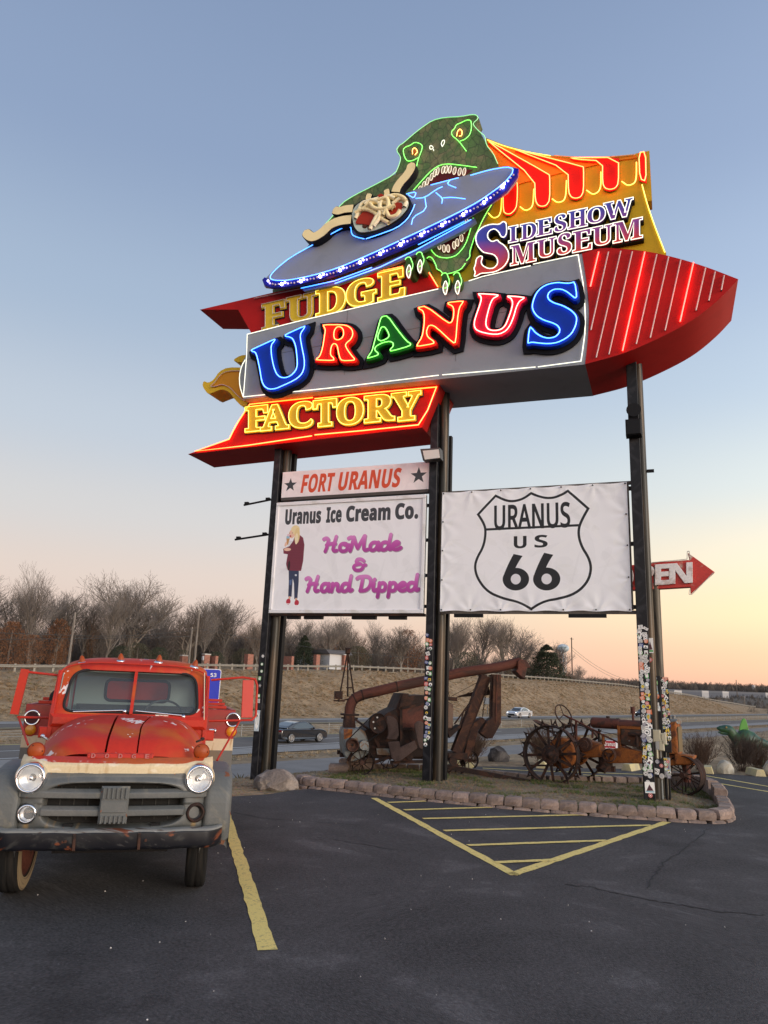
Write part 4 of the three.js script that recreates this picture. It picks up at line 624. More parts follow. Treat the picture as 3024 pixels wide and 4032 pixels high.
// ---------- boards on the poles ----------
const onSign = (name, label, cat) => thing(name, label, cat, SIGN_POS, SIGN_TURN);
function fit(x, text, x0, y0, x1, y1, font, fill, shear = 0, heavy = 0) {
  x.save(); x.font = font; const m = x.measureText(text), w = m.actualBoundingBoxRight + m.actualBoundingBoxLeft, h = m.actualBoundingBoxAscent + m.actualBoundingBoxDescent;
  x.translate(x0, y1); x.scale((x1 - x0) / (w + h * Math.abs(shear)), (y1 - y0) / h); x.transform(1, 0, -shear, 1, 0, 0); x.fillStyle = fill; x.textBaseline = 'alphabetic';
  x.fillText(text, m.actualBoundingBoxLeft, -m.actualBoundingBoxDescent); if (heavy) { x.strokeStyle = fill; x.lineWidth = heavy; x.lineJoin = 'miter'; x.strokeText(text, m.actualBoundingBoxLeft, -m.actualBoundingBoxDescent); } x.restore();
}
function flatBoard(parent, name, u0, u1, v0, v1, z0, z1, map, edge, rough = 0.45) {
  part(parent, 'backing', box(u1 - u0, v1 - v0, z1 - z0, (u0 + u1) / 2, (v0 + v1) / 2, (z0 + z1) / 2, 0, 0, 0, 0.004), edge);
  return part(parent, name, new THREE.PlaneGeometry(u1 - u0, v1 - v0, 1, 1).translate((u0 + u1) / 2, (v0 + v1) / 2, z1 + 0.003), std({ map, roughness: rough }));
}
const paper = (x, w, h, base) => { // slightly uneven white print
  x.fillStyle = base; x.fillRect(0, 0, w, h); let s = 7; const r = () => (s = (s * 16807) % 2147483647) / 2147483647;
  for (let i = 0; i < 260; i++) { x.fillStyle = `rgba(${r() < 0.5 ? '90,85,80' : '255,255,255'},${0.012 + 0.02 * r()})`; x.beginPath(); x.ellipse(r() * w, r() * h, 20 + r() * 180, 8 + r() * 60, r() * 3, 0, 7); x.fill(); }
};
{ // FORT URANUS
  const o = onSign('fort_sign_board', 'narrow white board reading FORT URANUS with a star at each end', 'sign board');
  const U0 = -7.2, U1 = -3.92, V0 = 5.60, V1 = 6.165;
  flatBoard(o, 'print_face', U0, U1, V0, V1, 0.06, 0.16, canvasTex(2048, 352, (x, w, h) => {
    paper(x, w, h, '#e4dcdc');
    const star = (cx, cy, r) => { x.fillStyle = '#2f3236'; x.beginPath(); for (let i = 0; i < 10; i++) { const a = -Math.PI / 2 + i * Math.PI / 5, q = i % 2 ? r * 0.4 : r; x.lineTo(cx + Math.cos(a) * q, cy + Math.sin(a) * q); } x.fill(); };
    star(125, 185, 98); star(1915, 172, 112);
    fit(x, 'FORT', 285, 58, 770, 300, 'bold 200px sans-serif', '#c8461c', 0.2, 7); fit(x, 'URANUS', 815, 58, 1690, 300, 'bold 200px sans-serif', '#c8461c', 0.2, 7);
  }), whitePaint);
  part(o, 'lower_rail', box(U1 - U0, 0.06, 0.14, (U0 + U1) / 2, V0 - 0.032, 0.09), std({ color: [0.06, 0.055, 0.05] }));
}
{ // ICE CREAM
  const o = onSign('ice_cream_board', 'large white board advertising ice cream with a printed woman eating a cone', 'sign board');
  const U0 = -7.27, U1 = -3.955, V0 = 3.155, V1 = 5.475;
  flatBoard(o, 'print_face', U0, U1, V0, V1, 0.12, 0.19, canvasTex(2048, 1433, (x, w, h) => {
    paper(x, w, h, '#e6e6e9');
    fit(x, 'Uranus', 0.068 * w, 0.068 * h, 0.315 * w, 0.2 * h, 'bold 200px sans-serif', '#33353a', 0, 14); fit(x, 'Ice', 0.355 * w, 0.068 * h, 0.455 * w, 0.2 * h, 'bold 200px sans-serif', '#33353a', 0, 14);
    fit(x, 'Cream', 0.49 * w, 0.066 * h, 0.775 * w, 0.2 * h, 'bold 200px sans-serif', '#33353a', 0, 14); fit(x, 'Co.', 0.81 * w, 0.066 * h, 0.95 * w, 0.2 * h, 'bold 200px sans-serif', '#33353a', 0, 14);
    // script lettering drawn with a round brush; each stroke is in units of the x-height, y up
    const G = {
      H: [1.55, 'M.0 1.5Q.3 1.75 .45 1.4Q.4 .6 .2 .05', 'M1.2 1.75Q1 .8 .95 .3Q1 -.05 1.3 .1', 'M.3 .8Q.7 1 1.15 .9'], o: [0.85, 'M.45 .9Q.05 .9 .05 .45Q.05 0 .4 0Q.8 0 .78 .5Q.75 .9 .45 .9Q.4 .7 .95 .7'],
      M: [2.0, 'M.0 1.5Q.35 1.75 .45 1.4Q.35 .5 .2 .0', 'M.5 1.6Q.7 .8 .9 .3Q1.2 1 1.5 1.7', 'M1.55 1.7Q1.45 .7 1.5 .2Q1.6 -.05 1.85 .1'], a: [1.0, 'M.8 .8Q.3 1.1 .1 .6Q.0 .0 .35 .0Q.7 .05 .8 .8', 'M.82 .9Q.75 .3 .8 .1Q.9 -.05 1.05 .15'],
      d: [1.05, 'M.8 .75Q.3 1.1 .1 .6Q.0 .0 .35 .0Q.7 .05 .8 .6', 'M.95 1.75Q.8 .7 .82 .15Q.9 -.05 1.1 .15'], e: [0.85, 'M.15 .45Q.7 .5 .65 .8Q.45 1.05 .15 .65Q-.05 .1 .4 .0Q.65 .0 .85 .2'],
      n: [1.05, 'M.2 .9Q.2 .4 .12 .0', 'M.2 .5Q.5 1.05 .7 .8Q.75 .5 .72 .15Q.85 -.05 1.05 .15'], D: [1.45, 'M.0 1.45Q.3 1.75 .55 1.55Q.5 .7 .35 .05', 'M.3 1.6Q1.4 1.9 1.35 .9Q1.2 -.05 .35 .05'],
      i: [0.5, 'M.2 .9Q.12 .3 .2 .08Q.35 -.05 .5 .15', 'M.26 1.28L.27 1.3'], p: [1.0, 'M.25 .9Q.2 .1 .1 -.65', 'M.25 .7Q.6 1.1 .8 .7Q.9 .05 .5 .0Q.3 .0 .25 .2'], ' ': [0.5],
      '&': [1.0, 'M.85 1.2Q.6 1.6 .3 1.4Q.1 1.0 .6 .85Q.0 .8 .05 .4Q.15 -.05 .6 .1Q.85 .3 .8 .65L1.0 .7'],
    };
    const script = (txt, x0, yb, x1, xh) => {
      const W = [...txt].reduce((s, c) => s + G[c][0], 0), s = (x1 - x0) / W;
      const pass = (lw, style, dx, dy) => { let cx = x0; x.lineCap = x.lineJoin = 'round'; x.lineWidth = lw * xh; x.strokeStyle = style;
        for (const c of txt) { for (const d of G[c].slice(1)) { const t = d.match(/[MLQ]|-?[\d.]+/g); x.beginPath(); let i = 0; const P = () => [cx + parseFloat(t[i++]) * s + dx + (0), yb - parseFloat(t[i++]) * xh + dy];
          while (i < t.length) { const k = t[i++]; if (k === 'M') x.moveTo(...P()); else if (k === 'L') x.lineTo(...P()); else { const a = P(), b = P(); x.quadraticCurveTo(...a, ...b); } } x.stroke(); } cx += G[c][0] * s; } };
      const g = x.createLinearGradient(0, yb - 1.7 * xh, 0, yb + 0.4 * xh); g.addColorStop(0, '#cf7fbe'); g.addColorStop(0.5, '#b848a0'); g.addColorStop(1, '#9a3086');
      pass(0.46, '#9a8a96', xh * 0.07, xh * 0.08); pass(0.44, g, 0, 0);
    };
    script('HoMade', 0.345 * w, 0.465 * h, 0.85 * w, 108); script('&', 0.55 * w, 0.64 * h, 0.63 * w, 100); script('Hand Dipped', 0.24 * w, 0.815 * h, 0.965 * w, 108);
    // printed figure: plaid shirt, jeans, red shoes, cone in hand
    const X = (f) => (0.064 + f * 0.153) * w, Y = (f) => (0.215 + f * 0.73) * h;
    const poly = (c, pts) => { x.fillStyle = c; x.beginPath(); pts.forEach(([a, b], i) => i ? x.lineTo(X(a), Y(b)) : x.moveTo(X(a), Y(b))); x.closePath(); x.fill(); };
    const el = (c, a, b, rx, ry, r = 0) => { x.fillStyle = c; x.beginPath(); x.ellipse(X(a), Y(b), rx * 0.153 * w, ry * 0.73 * h, r, 0, 7); x.fill(); };
    poly('#2a3350', [[0.34, 0.56], [0.8, 0.55], [0.83, 0.7], [0.82, 0.9], [0.68, 0.91], [0.62, 0.72], [0.55, 0.66], [0.55, 0.88], [0.4, 0.88], [0.38, 0.7]]);
    poly('#49608a', [[0.4, 0.68], [0.52, 0.67], [0.5, 0.74], [0.42, 0.74]]); el('#c8cdd6', 0.68, 0.62, 0.05, 0.012, 0.4);
    el('#d9ab92', 0.46, 0.895, 0.05, 0.02); el('#d9ab92', 0.76, 0.915, 0.05, 0.02);
    el('#b02038', 0.42, 0.94, 0.1, 0.035); el('#b02038', 0.8, 0.955, 0.1, 0.035); x.fillStyle = '#eee'; x.fillRect(X(0.33), Y(0.962), 0.18 * 0.153 * w, 7); x.fillRect(X(0.7), Y(0.982), 0.19 * 0.153 * w, 7);
    poly('#76253a', [[0.72, 0.12], [0.9, 0.16], [0.98, 0.25], [0.97, 0.45], [0.9, 0.57], [0.3, 0.56], [0.2, 0.48], [0.25, 0.36], [0.05, 0.35], [0.02, 0.29], [0.3, 0.26], [0.45, 0.2], [0.5, 0.15]]);
    x.strokeStyle = 'rgba(15,8,14,0.4)'; x.lineWidth = 2; for (let k = 0; k < 16; k++) { x.beginPath(); x.moveTo(X(0.22 + k * 0.048), Y(0.2)); x.lineTo(X(0.22 + k * 0.047), Y(0.56)); x.stroke(); } for (let k = 0; k < 18; k++) { x.beginPath(); x.moveTo(X(0.22), Y(0.2 + k * 0.02)); x.lineTo(X(0.96), Y(0.2 + k * 0.02)); x.stroke(); }
    el('#2a0f16', 0.34, 0.5, 0.05, 0.06);
    el('#e3b9a0', 0.38, 0.105, 0.13, 0.055); el('#e2cf9f', 0.52, 0.055, 0.2, 0.055); el('#dcc48c', 0.62, 0.13, 0.12, 0.1); el('#e8d9b4', 0.6, 0.17, 0.07, 0.07);
    el('#e3b9a0', 0.33, 0.11, 0.09, 0.045); el('#1d1a1a', 0.27, 0.095, 0.015, 0.005); el('#1d1a1a', 0.4, 0.095, 0.015, 0.005); el('#b03a3c', 0.31, 0.135, 0.045, 0.012);
    el('#e3b9a0', 0.22, 0.3, 0.16, 0.02); el('#e3b9a0', 0.14, 0.23, 0.06, 0.035, 0.4);
    poly('#b98a55', [[0.13, 0.16], [0.29, 0.16], [0.23, 0.24], [0.19, 0.24]]); el('#8db4c8', 0.21, 0.145, 0.08, 0.02); el('#d9b9c4', 0.22, 0.12, 0.065, 0.015);
  }), whitePaint);
  for (const [w, h, u, v] of [[U1 - U0, 0.07, (U0 + U1) / 2, V1 - 0.03], [U1 - U0, 0.07, (U0 + U1) / 2, V0 + 0.03]]) part(o, 'trim', box(w, h, 0.03, u, v, 0.205, 0, 0, 0, 0.004), whitePaint);
  for (const u of [U0 + 0.03, U1 - 0.03]) part(o, 'trim', box(0.06, V1 - V0 - 0.142, 0.03, u, (V0 + V1) / 2, 0.205, 0, 0, 0, 0.004), whitePaint);
  part(o, 'lower_rail', box(U1 - U0, 0.05, 0.16, (U0 + U1) / 2, V0 - 0.027, 0.1), rustDark);
  for (const [u, w] of [[-6.75, 0.28], [-6.3, 0.4], [-5.2, 0.5], [-4.5, 0.35]]) part(o, 'bracket', box(w, 0.06, 0.1, u, V0 - 0.085, 0.09), black);
}
{ // banner with a road shield
  const o = onSign('route_banner', 'white cloth banner with a black road shield reading URANUS US 66', 'banner');
  const U0 = -3.64, U1 = -0.2, V0 = 3.19, V1 = 5.515, W = 2048, H = 1384, px = (p) => [(p[0] - U0) / (U1 - U0) * W, (V1 - p[1]) / (V1 - V0) * H];
  const shield = [[-2.584,5.39],[-2.41,5.286],[-2.228,5.254],[-2.011,5.32],[-1.91,5.4],[-1.726,5.305],[-1.515,5.282],[-1.34,5.339],[-1.234,5.406],[-0.883,5.053],[-1.024,4.816],[-1.073,4.604],[-1.018,4.355],[-0.89,4.142],[-0.852,3.933],[-0.934,3.694],[-1.138,3.507],[-1.407,3.423],[-1.714,3.373],[-1.928,3.235],[-2.129,3.357],[-2.446,3.429],[-2.734,3.556],[-2.917,3.792],[-2.982,4.011],[-2.939,4.193],[-2.812,4.41],[-2.769,4.667],[-2.796,4.855],[-2.92,5.037]].map(px);
  const corner = new Set([0, 4, 8, 9, 19, 29]);
  const map = canvasTex(W, H, (x) => {
    paper(x, W, H, '#e8e8ea');
    x.strokeStyle = '#15171a'; x.lineWidth = 27; x.lineJoin = 'miter'; x.beginPath();
    const n = shield.length; x.moveTo(...shield[0]);
    for (let i = 0; i < n; i++) { const a = shield[i], b = shield[(i + 1) % n]; if (corner.has((i + 1) % n)) x.lineTo(...b); else { const c = shield[(i + 2) % n], m = corner.has((i + 2) % n) ? c : [(b[0] + c[0]) / 2, (b[1] + c[1]) / 2]; x.quadraticCurveTo(...b, ...m); if (corner.has((i + 2) % n)) i++; } }
    x.closePath(); x.stroke();
    const [a, b] = [[-2.762,4.738],[-1.056,4.75]].map(px); x.lineWidth = 26; x.beginPath(); x.moveTo(...a); x.lineTo(...b); x.stroke();
    const bx = (t, q, f, hv = 0) => { const [p0, p1] = q.map(px); fit(x, t, p0[0], p0[1], p1[0], p1[1], f, '#15171a', 0, hv); };
    bx('URANUS', [[-2.601,5.168],[-1.212,4.788]].map((p, i) => [p[0], p[1] + (i ? -0.06 : 0.02)]), '200px sans-serif', 9);
    bx('U', [[-2.241,4.589],[-2.0,4.356]], 'bold 200px sans-serif'); bx('S', [[-1.857,4.597],[-1.615,4.359]], 'bold 200px sans-serif');
    for (const q of [[[-2.447,4.253],[-1.96,3.573]], [[-1.888,4.26],[-1.401,3.568]]]) { // two heavy sixes
      const [p0, p1] = q.map(px), w = p1[0] - p0[0], h = p1[1] - p0[1], r = w / 2, cx = p0[0] + r, cy = p1[1] - r * 0.86;
      x.fillStyle = '#15171a'; x.beginPath(); x.ellipse(cx, cy, r, r * 0.86, 0, 0, 7); x.fill();
      x.beginPath(); x.moveTo(p0[0] + w * 0.01, cy - h * 0.06); x.quadraticCurveTo(p0[0] + w * 0.18, p0[1] + h * 0.3, p0[0] + w * 0.42, p0[1]); x.lineTo(p0[0] + w * 0.76, p0[1] + h * 0.06); x.quadraticCurveTo(p0[0] + w * 0.5, p0[1] + h * 0.32, p0[0] + w * 0.42, p0[1] + h * 0.52); x.closePath(); x.fill();
      x.fillStyle = '#d9d8db'; x.beginPath(); x.ellipse(cx, cy, r * 0.38, r * 0.4, 0, 0, 7); x.fill();
    }
  });
  // cloth pulled between eyelets: shallow folds run in from the edge
  const eye = []; for (let i = 0; i <= 6; i++) eye.push([i / 6, 0], [i / 6, 1]); for (let j = 1; j < 4; j++) eye.push([0, j / 4], [1, j / 4]);
  const g = grid(110, 76, (u, v) => {
    let z = 0.15 + 0.012 * fbm(u * 3, v * 3, 3); const e = Math.min(u, 1 - u) * 3.4, f = Math.min(v, 1 - v) * 2.3, ed = Math.min(e, f);
    for (const [a, b] of eye) { const dx = (u - a) * 3.44, dy = (v - b) * 2.32, r = Math.hypot(dx, dy); if (r < 0.55) z += 0.006 * Math.cos(Math.atan2(dy, dx) * 7) * sm(0.55, 0.08, r) * sm(0, 0.05, r); }
    z += 0.006 * Math.sin(u * 60 + 4 * v) * sm(0.25, 0, f); const sag = 0.018 * Math.sin(u * 6 * Math.PI) ** 2 * (v < 0.5 ? 1 : -1) * sm(0.1, 0, Math.min(v, 1 - v));
    return [lerp(U0, U1, u), lerp(V0, V1, v) + sag, z];
  });
  part(o, 'cloth', g, std({ map, roughness: 0.62 }));
  for (const [u, v] of eye) part(o, 'eyelet', cyl(0.014, 0.014, 0.012, lerp(U0 + 0.03, U1 - 0.03, u), lerp(V0 + 0.03, V1 - 0.03, v), 0.165, Math.PI / 2, 0, 0, 8), black);
  const wood = std({ map: weather([0.09, 0.075, 0.065], [0.05, 0.04, 0.035], 4, 0.05, 0.4, 61) });
  part(o, 'frame_rail', box(U1 - U0 + 0.1, 0.06, 0.05, (U0 + U1) / 2 + 0.02, V1 - 0.01, 0.10), wood); part(o, 'frame_rail', box(U1 - U0 + 0.1, 0.06, 0.05, (U0 + U1) / 2 + 0.02, V0 - 0.01, 0.10), wood);
  for (const u of [U0 + 0.01, U1 + 0.0]) part(o, 'frame_rail', box(0.06, V1 - V0 - 0.06, 0.05, u, (V0 + V1) / 2, 0.10), wood);
  for (const [u, w] of [[-3.1, 0.55], [-0.95, 0.65]]) part(o, 'bracket', box(w, 0.06, 0.06, u, V0 - 0.072, 0.09), black);
}
// ---------- stickers: an atlas of small abstract designs ----------
const stickerAtlas = canvasTex(512, 512, (x) => {
  const cols = ['#d8d5cf', '#c9c4bb', '#e2e0dc', '#8fb7c4', '#b4392f', '#2c3f7a', '#d6b53a', '#4f9a57', '#e6e4df', '#6e6a78', '#dcdad6', '#b8c3c9', '#1e1f24', '#c96a3c', '#efece6', '#7db06e'];
  for (let k = 0; k < 16; k++) {
    const X = (k % 4) * 128, Y = (k / 4 | 0) * 128; x.save(); x.beginPath(); x.rect(X, Y, 128, 128); x.clip(); x.fillStyle = cols[k]; x.fillRect(X, Y, 128, 128);
    const dark = ['#23242b', '#3a4a66', '#4a2530', '#2a4a3a'][k % 4], lite = '#eceae6', ink = [4, 5, 7, 9, 12, 13].includes(k) ? lite : dark;
    x.strokeStyle = x.fillStyle = ink; x.lineWidth = 7; x.lineCap = 'round';
    if (k % 4 === 0) { x.beginPath(); x.arc(X + 64, Y + 64, 42, 0, 7); x.stroke(); x.beginPath(); x.ellipse(X + 64, Y + 66, 20, 14, 0.5, 0, 7); x.fill(); }
    if (k % 4 === 1) { for (let i = 0; i < 4; i++) { x.beginPath(); x.moveTo(X + 20, Y + 30 + i * 22); x.quadraticCurveTo(X + 40 + i * 9, Y + 18 + i * 24, X + 105 - i * 8, Y + 32 + i * 22); x.stroke(); } }
    if (k % 4 === 2) { x.beginPath(); x.moveTo(X + 20, Y + 100); x.lineTo(X + 60, Y + 30); x.lineTo(X + 105, Y + 95); x.closePath(); x.fill(); x.fillStyle = cols[(k + 5) % 16]; x.fillRect(X + 14, Y + 100, 100, 14); }
    if (k % 4 === 3) { x.beginPath(); x.arc(X + 64, Y + 64, 46, 0, 7); x.fillStyle = cols[(k + 3) % 16]; x.fill(); x.beginPath(); x.moveTo(X + 40, Y + 80); x.bezierCurveTo(X + 30, Y + 20, X + 100, Y + 20, X + 85, Y + 85); x.stroke(); }
    x.restore();
  }
});
const stickerMat = std({ map: stickerAtlas, roughness: 0.5 });
const stickGeo = [];
for (let k = 0; k < 16; k++) for (const round of [0, 1]) {
  const g = round ? new THREE.CylinderGeometry(0.5, 0.5, 1, 14).rotateX(Math.PI / 2) : new THREE.BoxGeometry(1, 1, 1);
  const p = g.attributes.position, u = g.attributes.uv; for (let i = 0; i < p.count; i++) u.setXY(i, ((k % 4) + 0.5 + p.getX(i) * 0.92) / 4, 1 - ((k / 4 | 0) + 0.5 - p.getY(i) * 0.92) / 4);
  stickGeo.push(g);
}
function stick(parent, x, y, z, w, h, normal = 'z', k = -1, turn = null) {
  k = k < 0 ? rnd() * 32 | 0 : k; const m = part(parent, 'sticker', stickGeo[k], stickerMat); if (k % 2) h = w;
  m.scale.set(w, h, 0.002); m.position.set(x, y, z + rr(0.001, 0.006)); m.rotation.set(0, normal === 'x' ? Math.PI / 2 : 0, turn ?? (rnd() < 0.6 ? rr(-0.12, 0.12) : rr(-0.8, 0.8)), 'YXZ');
  if (normal === 'x') { m.position.set(x + rr(0.001, 0.006), y, z); }
}
{
  const [b0, b1, b2] = poleSpots.map((p) => p[0][0]); const F = 0.2205;
  // left: a few small ones and a tall white notice
  for (const v of [2.28, 2.12, 1.98, 1.84, 1.7]) stick(beams[0], b0 + rr(-0.03, 0.03), v, F, 0.06, 0.075); stick(beams[0], b0 - 0.01, 1.5, F, 0.055, 0.07, 'z', 14, 0); stick(beams[0], b0 - 0.01, 1.4, F, 0.06, 0.08, 'z', 0, 0); stick(beams[0], b0 - 0.01, 1.02, F, 0.11, 0.40, 'z', 22, 0);
  // middle
  for (let v = 2.74; v > 0.75; v -= rr(0.065, 0.10)) { stick(beams[1], b1 + rr(-0.045, -0.01), v, F, rr(0.05, 0.08), rr(0.05, 0.08)); if (rnd() < 0.72) stick(beams[1], b1 + rr(0.015, 0.045), v - rr(0, 0.03), F, rr(0.045, 0.075), rr(0.04, 0.08)); }
  // right: thick with them
  for (let v = 2.92; v > 0.55; v -= rr(0.052, 0.078)) { stick(beams[2], b2 + rr(-0.06, -0.03), v, F, rr(0.055, 0.085), rr(0.045, 0.09)); if (rnd() < 0.9) stick(beams[2], b2 + rr(0.02, 0.055), v - rr(0, 0.03), F, rr(0.05, 0.085), rr(0.04, 0.1)); }
  for (let v = 0.52; v > 0.2; v -= 0.1) stick(beams[2], b2 + rr(-0.04, 0.05), v, F, 0.07, 0.09);
  stick(beams[2], b2 + 0.01, 0.34, F, 0.15, 0.17, 'z', 28, 0.03);
  for (let v = 1.2; v < 1.36; v += 0.12) stick(beams[2], b2, v, F, 0.13, 0.12, 'z', 16, 0);
  stick(pipes[2], poleSpots[2][1][0] + 0.01, 2.62, 0.09, 0.1, 0.25, 'z', 4, 0); stick(pipes[2], poleSpots[2][1][0], 2.38, 0.09, 0.06, 0.07);
}
{ // electrical cabinet behind the right pole
  const o = onSign('electrical_cabinet', 'tall black electrical cabinet covered in stickers behind the right pole', 'electrical cabinet');
  const q = [[0.049,2.12],[0.183,2.124],[0.063,0.787]], u0 = q[0][0], u1 = q[1][0], top = q[0][1];
  const cab = part(o, 'cabinet', box(0.15, top - 0.95, 0.2, u0 + 0.075 + 0.01, (top + 0.95) / 2, -0.1, 0, 0, 0, 0.006), blackPole), side = part(o, 'side_duct', box(0.12, top - 0.9, 0.16, u0 + 0.225, (top + 0.9) / 2 - 0.02, -0.13, 0, 0, 0, 0.006), blackPole);
  for (let v = top - 0.04; v > 1.55; v -= rr(0.06, 0.09)) stick(cab, u0 + 0.085 + rr(-0.02, 0.02), v, 0.0005, rr(0.06, 0.1), rr(0.06, 0.09));
  for (let v = top - 0.04; v > 1.0; v -= 0.032) for (let k = 0; k < 2; k++) stick(side, u0 + 0.225 + rr(-0.04, 0.04), v, -0.0495, rr(0.035, 0.06), rr(0.03, 0.06));
  const beige = std({ color: [0.42, 0.38, 0.27], roughness: 0.5 }), greyBox = std({ color: [0.3, 0.3, 0.29], roughness: 0.5 });
  for (const [p, w, h, m] of [[[0.108,1.143], 0.13, 0.2, beige], [[0.218,1.103], 0.09, 0.18, beige], [[0.116,0.998], 0.08, 0.16, greyBox], [[0.179,1.002], 0.09, 0.18, beige], [[0.103,0.868], 0.04, 0.17, beige]]) part(o, 'meter_box', box(w, h, 0.1, p[0], p[1], 0.052, 0, 0, 0, 0.015), m);
  const lb = [[0.069,0.783],[0.196,0.499]], low = part(o, 'junction_box', box(lb[1][0] - lb[0][0] + 0.02, lb[0][1] - lb[1][1], 0.16, (lb[0][0] + lb[1][0]) / 2, (lb[0][1] + lb[1][1]) / 2, 0.02, 0, 0, 0, 0.006), blackPole), cv = lb[1][0];
  for (const [dx, dy, s] of [[-0.06, -0.05, 0.11], [0.03, -0.12, 0.08], [0.03, 0.04, 0.06], [-0.03, 0.1, 0.07]]) stick(low, (lb[0][0] + lb[1][0]) / 2 + dx, (lb[0][1] + lb[1][1]) / 2 + dy, 0.1005, s, s * 0.8);
  const sd = part(o, 'junction_box', box(0.1, lb[0][1] - lb[1][1] + 0.02, 0.12, cv + 0.055, (lb[0][1] + lb[1][1]) / 2 + 0.01, -0.01, 0, 0, 0, 0.006), greyBox); for (let k = 0; k < 12; k++) stick(sd, cv + 0.055 + rr(-0.03, 0.03), lerp(lb[1][1], lb[0][1], (k + 0.5) / 12), 0.0505, 0.055, 0.05);
  for (const [du, r] of [[-0.06, 0.03], [0.02, 0.022], [0.09, 0.025], [0.14, 0.018]]) part(o, 'conduit', cyl(r, r, 1.2, (lb[0][0] + lb[1][0]) / 2 + du, 0.3, -0.05 - du * 0.3, 0, 0, 0, 10), du === 0.02 ? galv : black);
}
{ // OPEN arrow
  const o = onSign('open_arrow_sign', 'red arrow sign reading OPEN on a thin pole behind the right support', 'arrow sign');
  const p = [[-0.712,4.059],[0.115,4.152],[0.797,4.192],[0.775,4.319],[1.192,3.963],[0.78,3.586],[0.78,3.702],[0.111,3.668],[-0.724,3.634]];
  const redWorn = std({ map: weather([0.48, 0.025, 0.016], [0.5, 0.38, 0.3], 5, 0.28, 0.3, 71), roughness: 0.5 });
  part(o, 'arrow_panel', slab(p, -0.72, -0.55, [], 0.008), redWorn);
  const wh = std({ map: weather([0.72, 0.68, 0.66], [0.5, 0.4, 0.36], 6, 0.16, 0.2, 72), roughness: 0.5 });
  for (const [c, q] of [['O', [[-0.553,3.675],[-0.191,3.694],[-0.54,4.094]]], ['P', [[-0.116,3.741],[0.167,3.755],[-0.103,4.089]]], ['E', [[0.199,3.744],[0.419,3.755],[0.215,4.1]]], ['N', [[0.439,3.762],[0.809,3.781],[0.456,4.11]]]]) part(o, 'letter', merge(glyph(sans, c, q, 0.012).map((s) => slab(s.out, -0.55, -0.50, s.holes, 0.006))), wh);
  part(o, 'neon_tube', polyTube(at3([[0.149,4.147],[0.748,4.195],[0.761,4.334],[0.793,4.34],[0.801,4.236]], -0.5), 0.007, 5), NEON.off); part(o, 'neon_tube', polyTube(at3([[0.763,3.652],[0.752,3.564],[0.796,3.563],[1.172,3.946]], -0.5), 0.007, 5), NEON.off);
  const b = [[0.192,3.674],[0.196,2.517]], pole = std({ map: weather([0.10, 0.085, 0.06], [0.05, 0.04, 0.03], 6, 0.03, 0.5, 73), roughness: 0.5, metalness: 0.2 });
  part(o, 'pole', cyl(0.075, 0.075, b[0][1] + 0.6, b[1][0], (b[0][1] + 0.2) / 2, -0.62, 0, 0, 0, 18), pole);
}

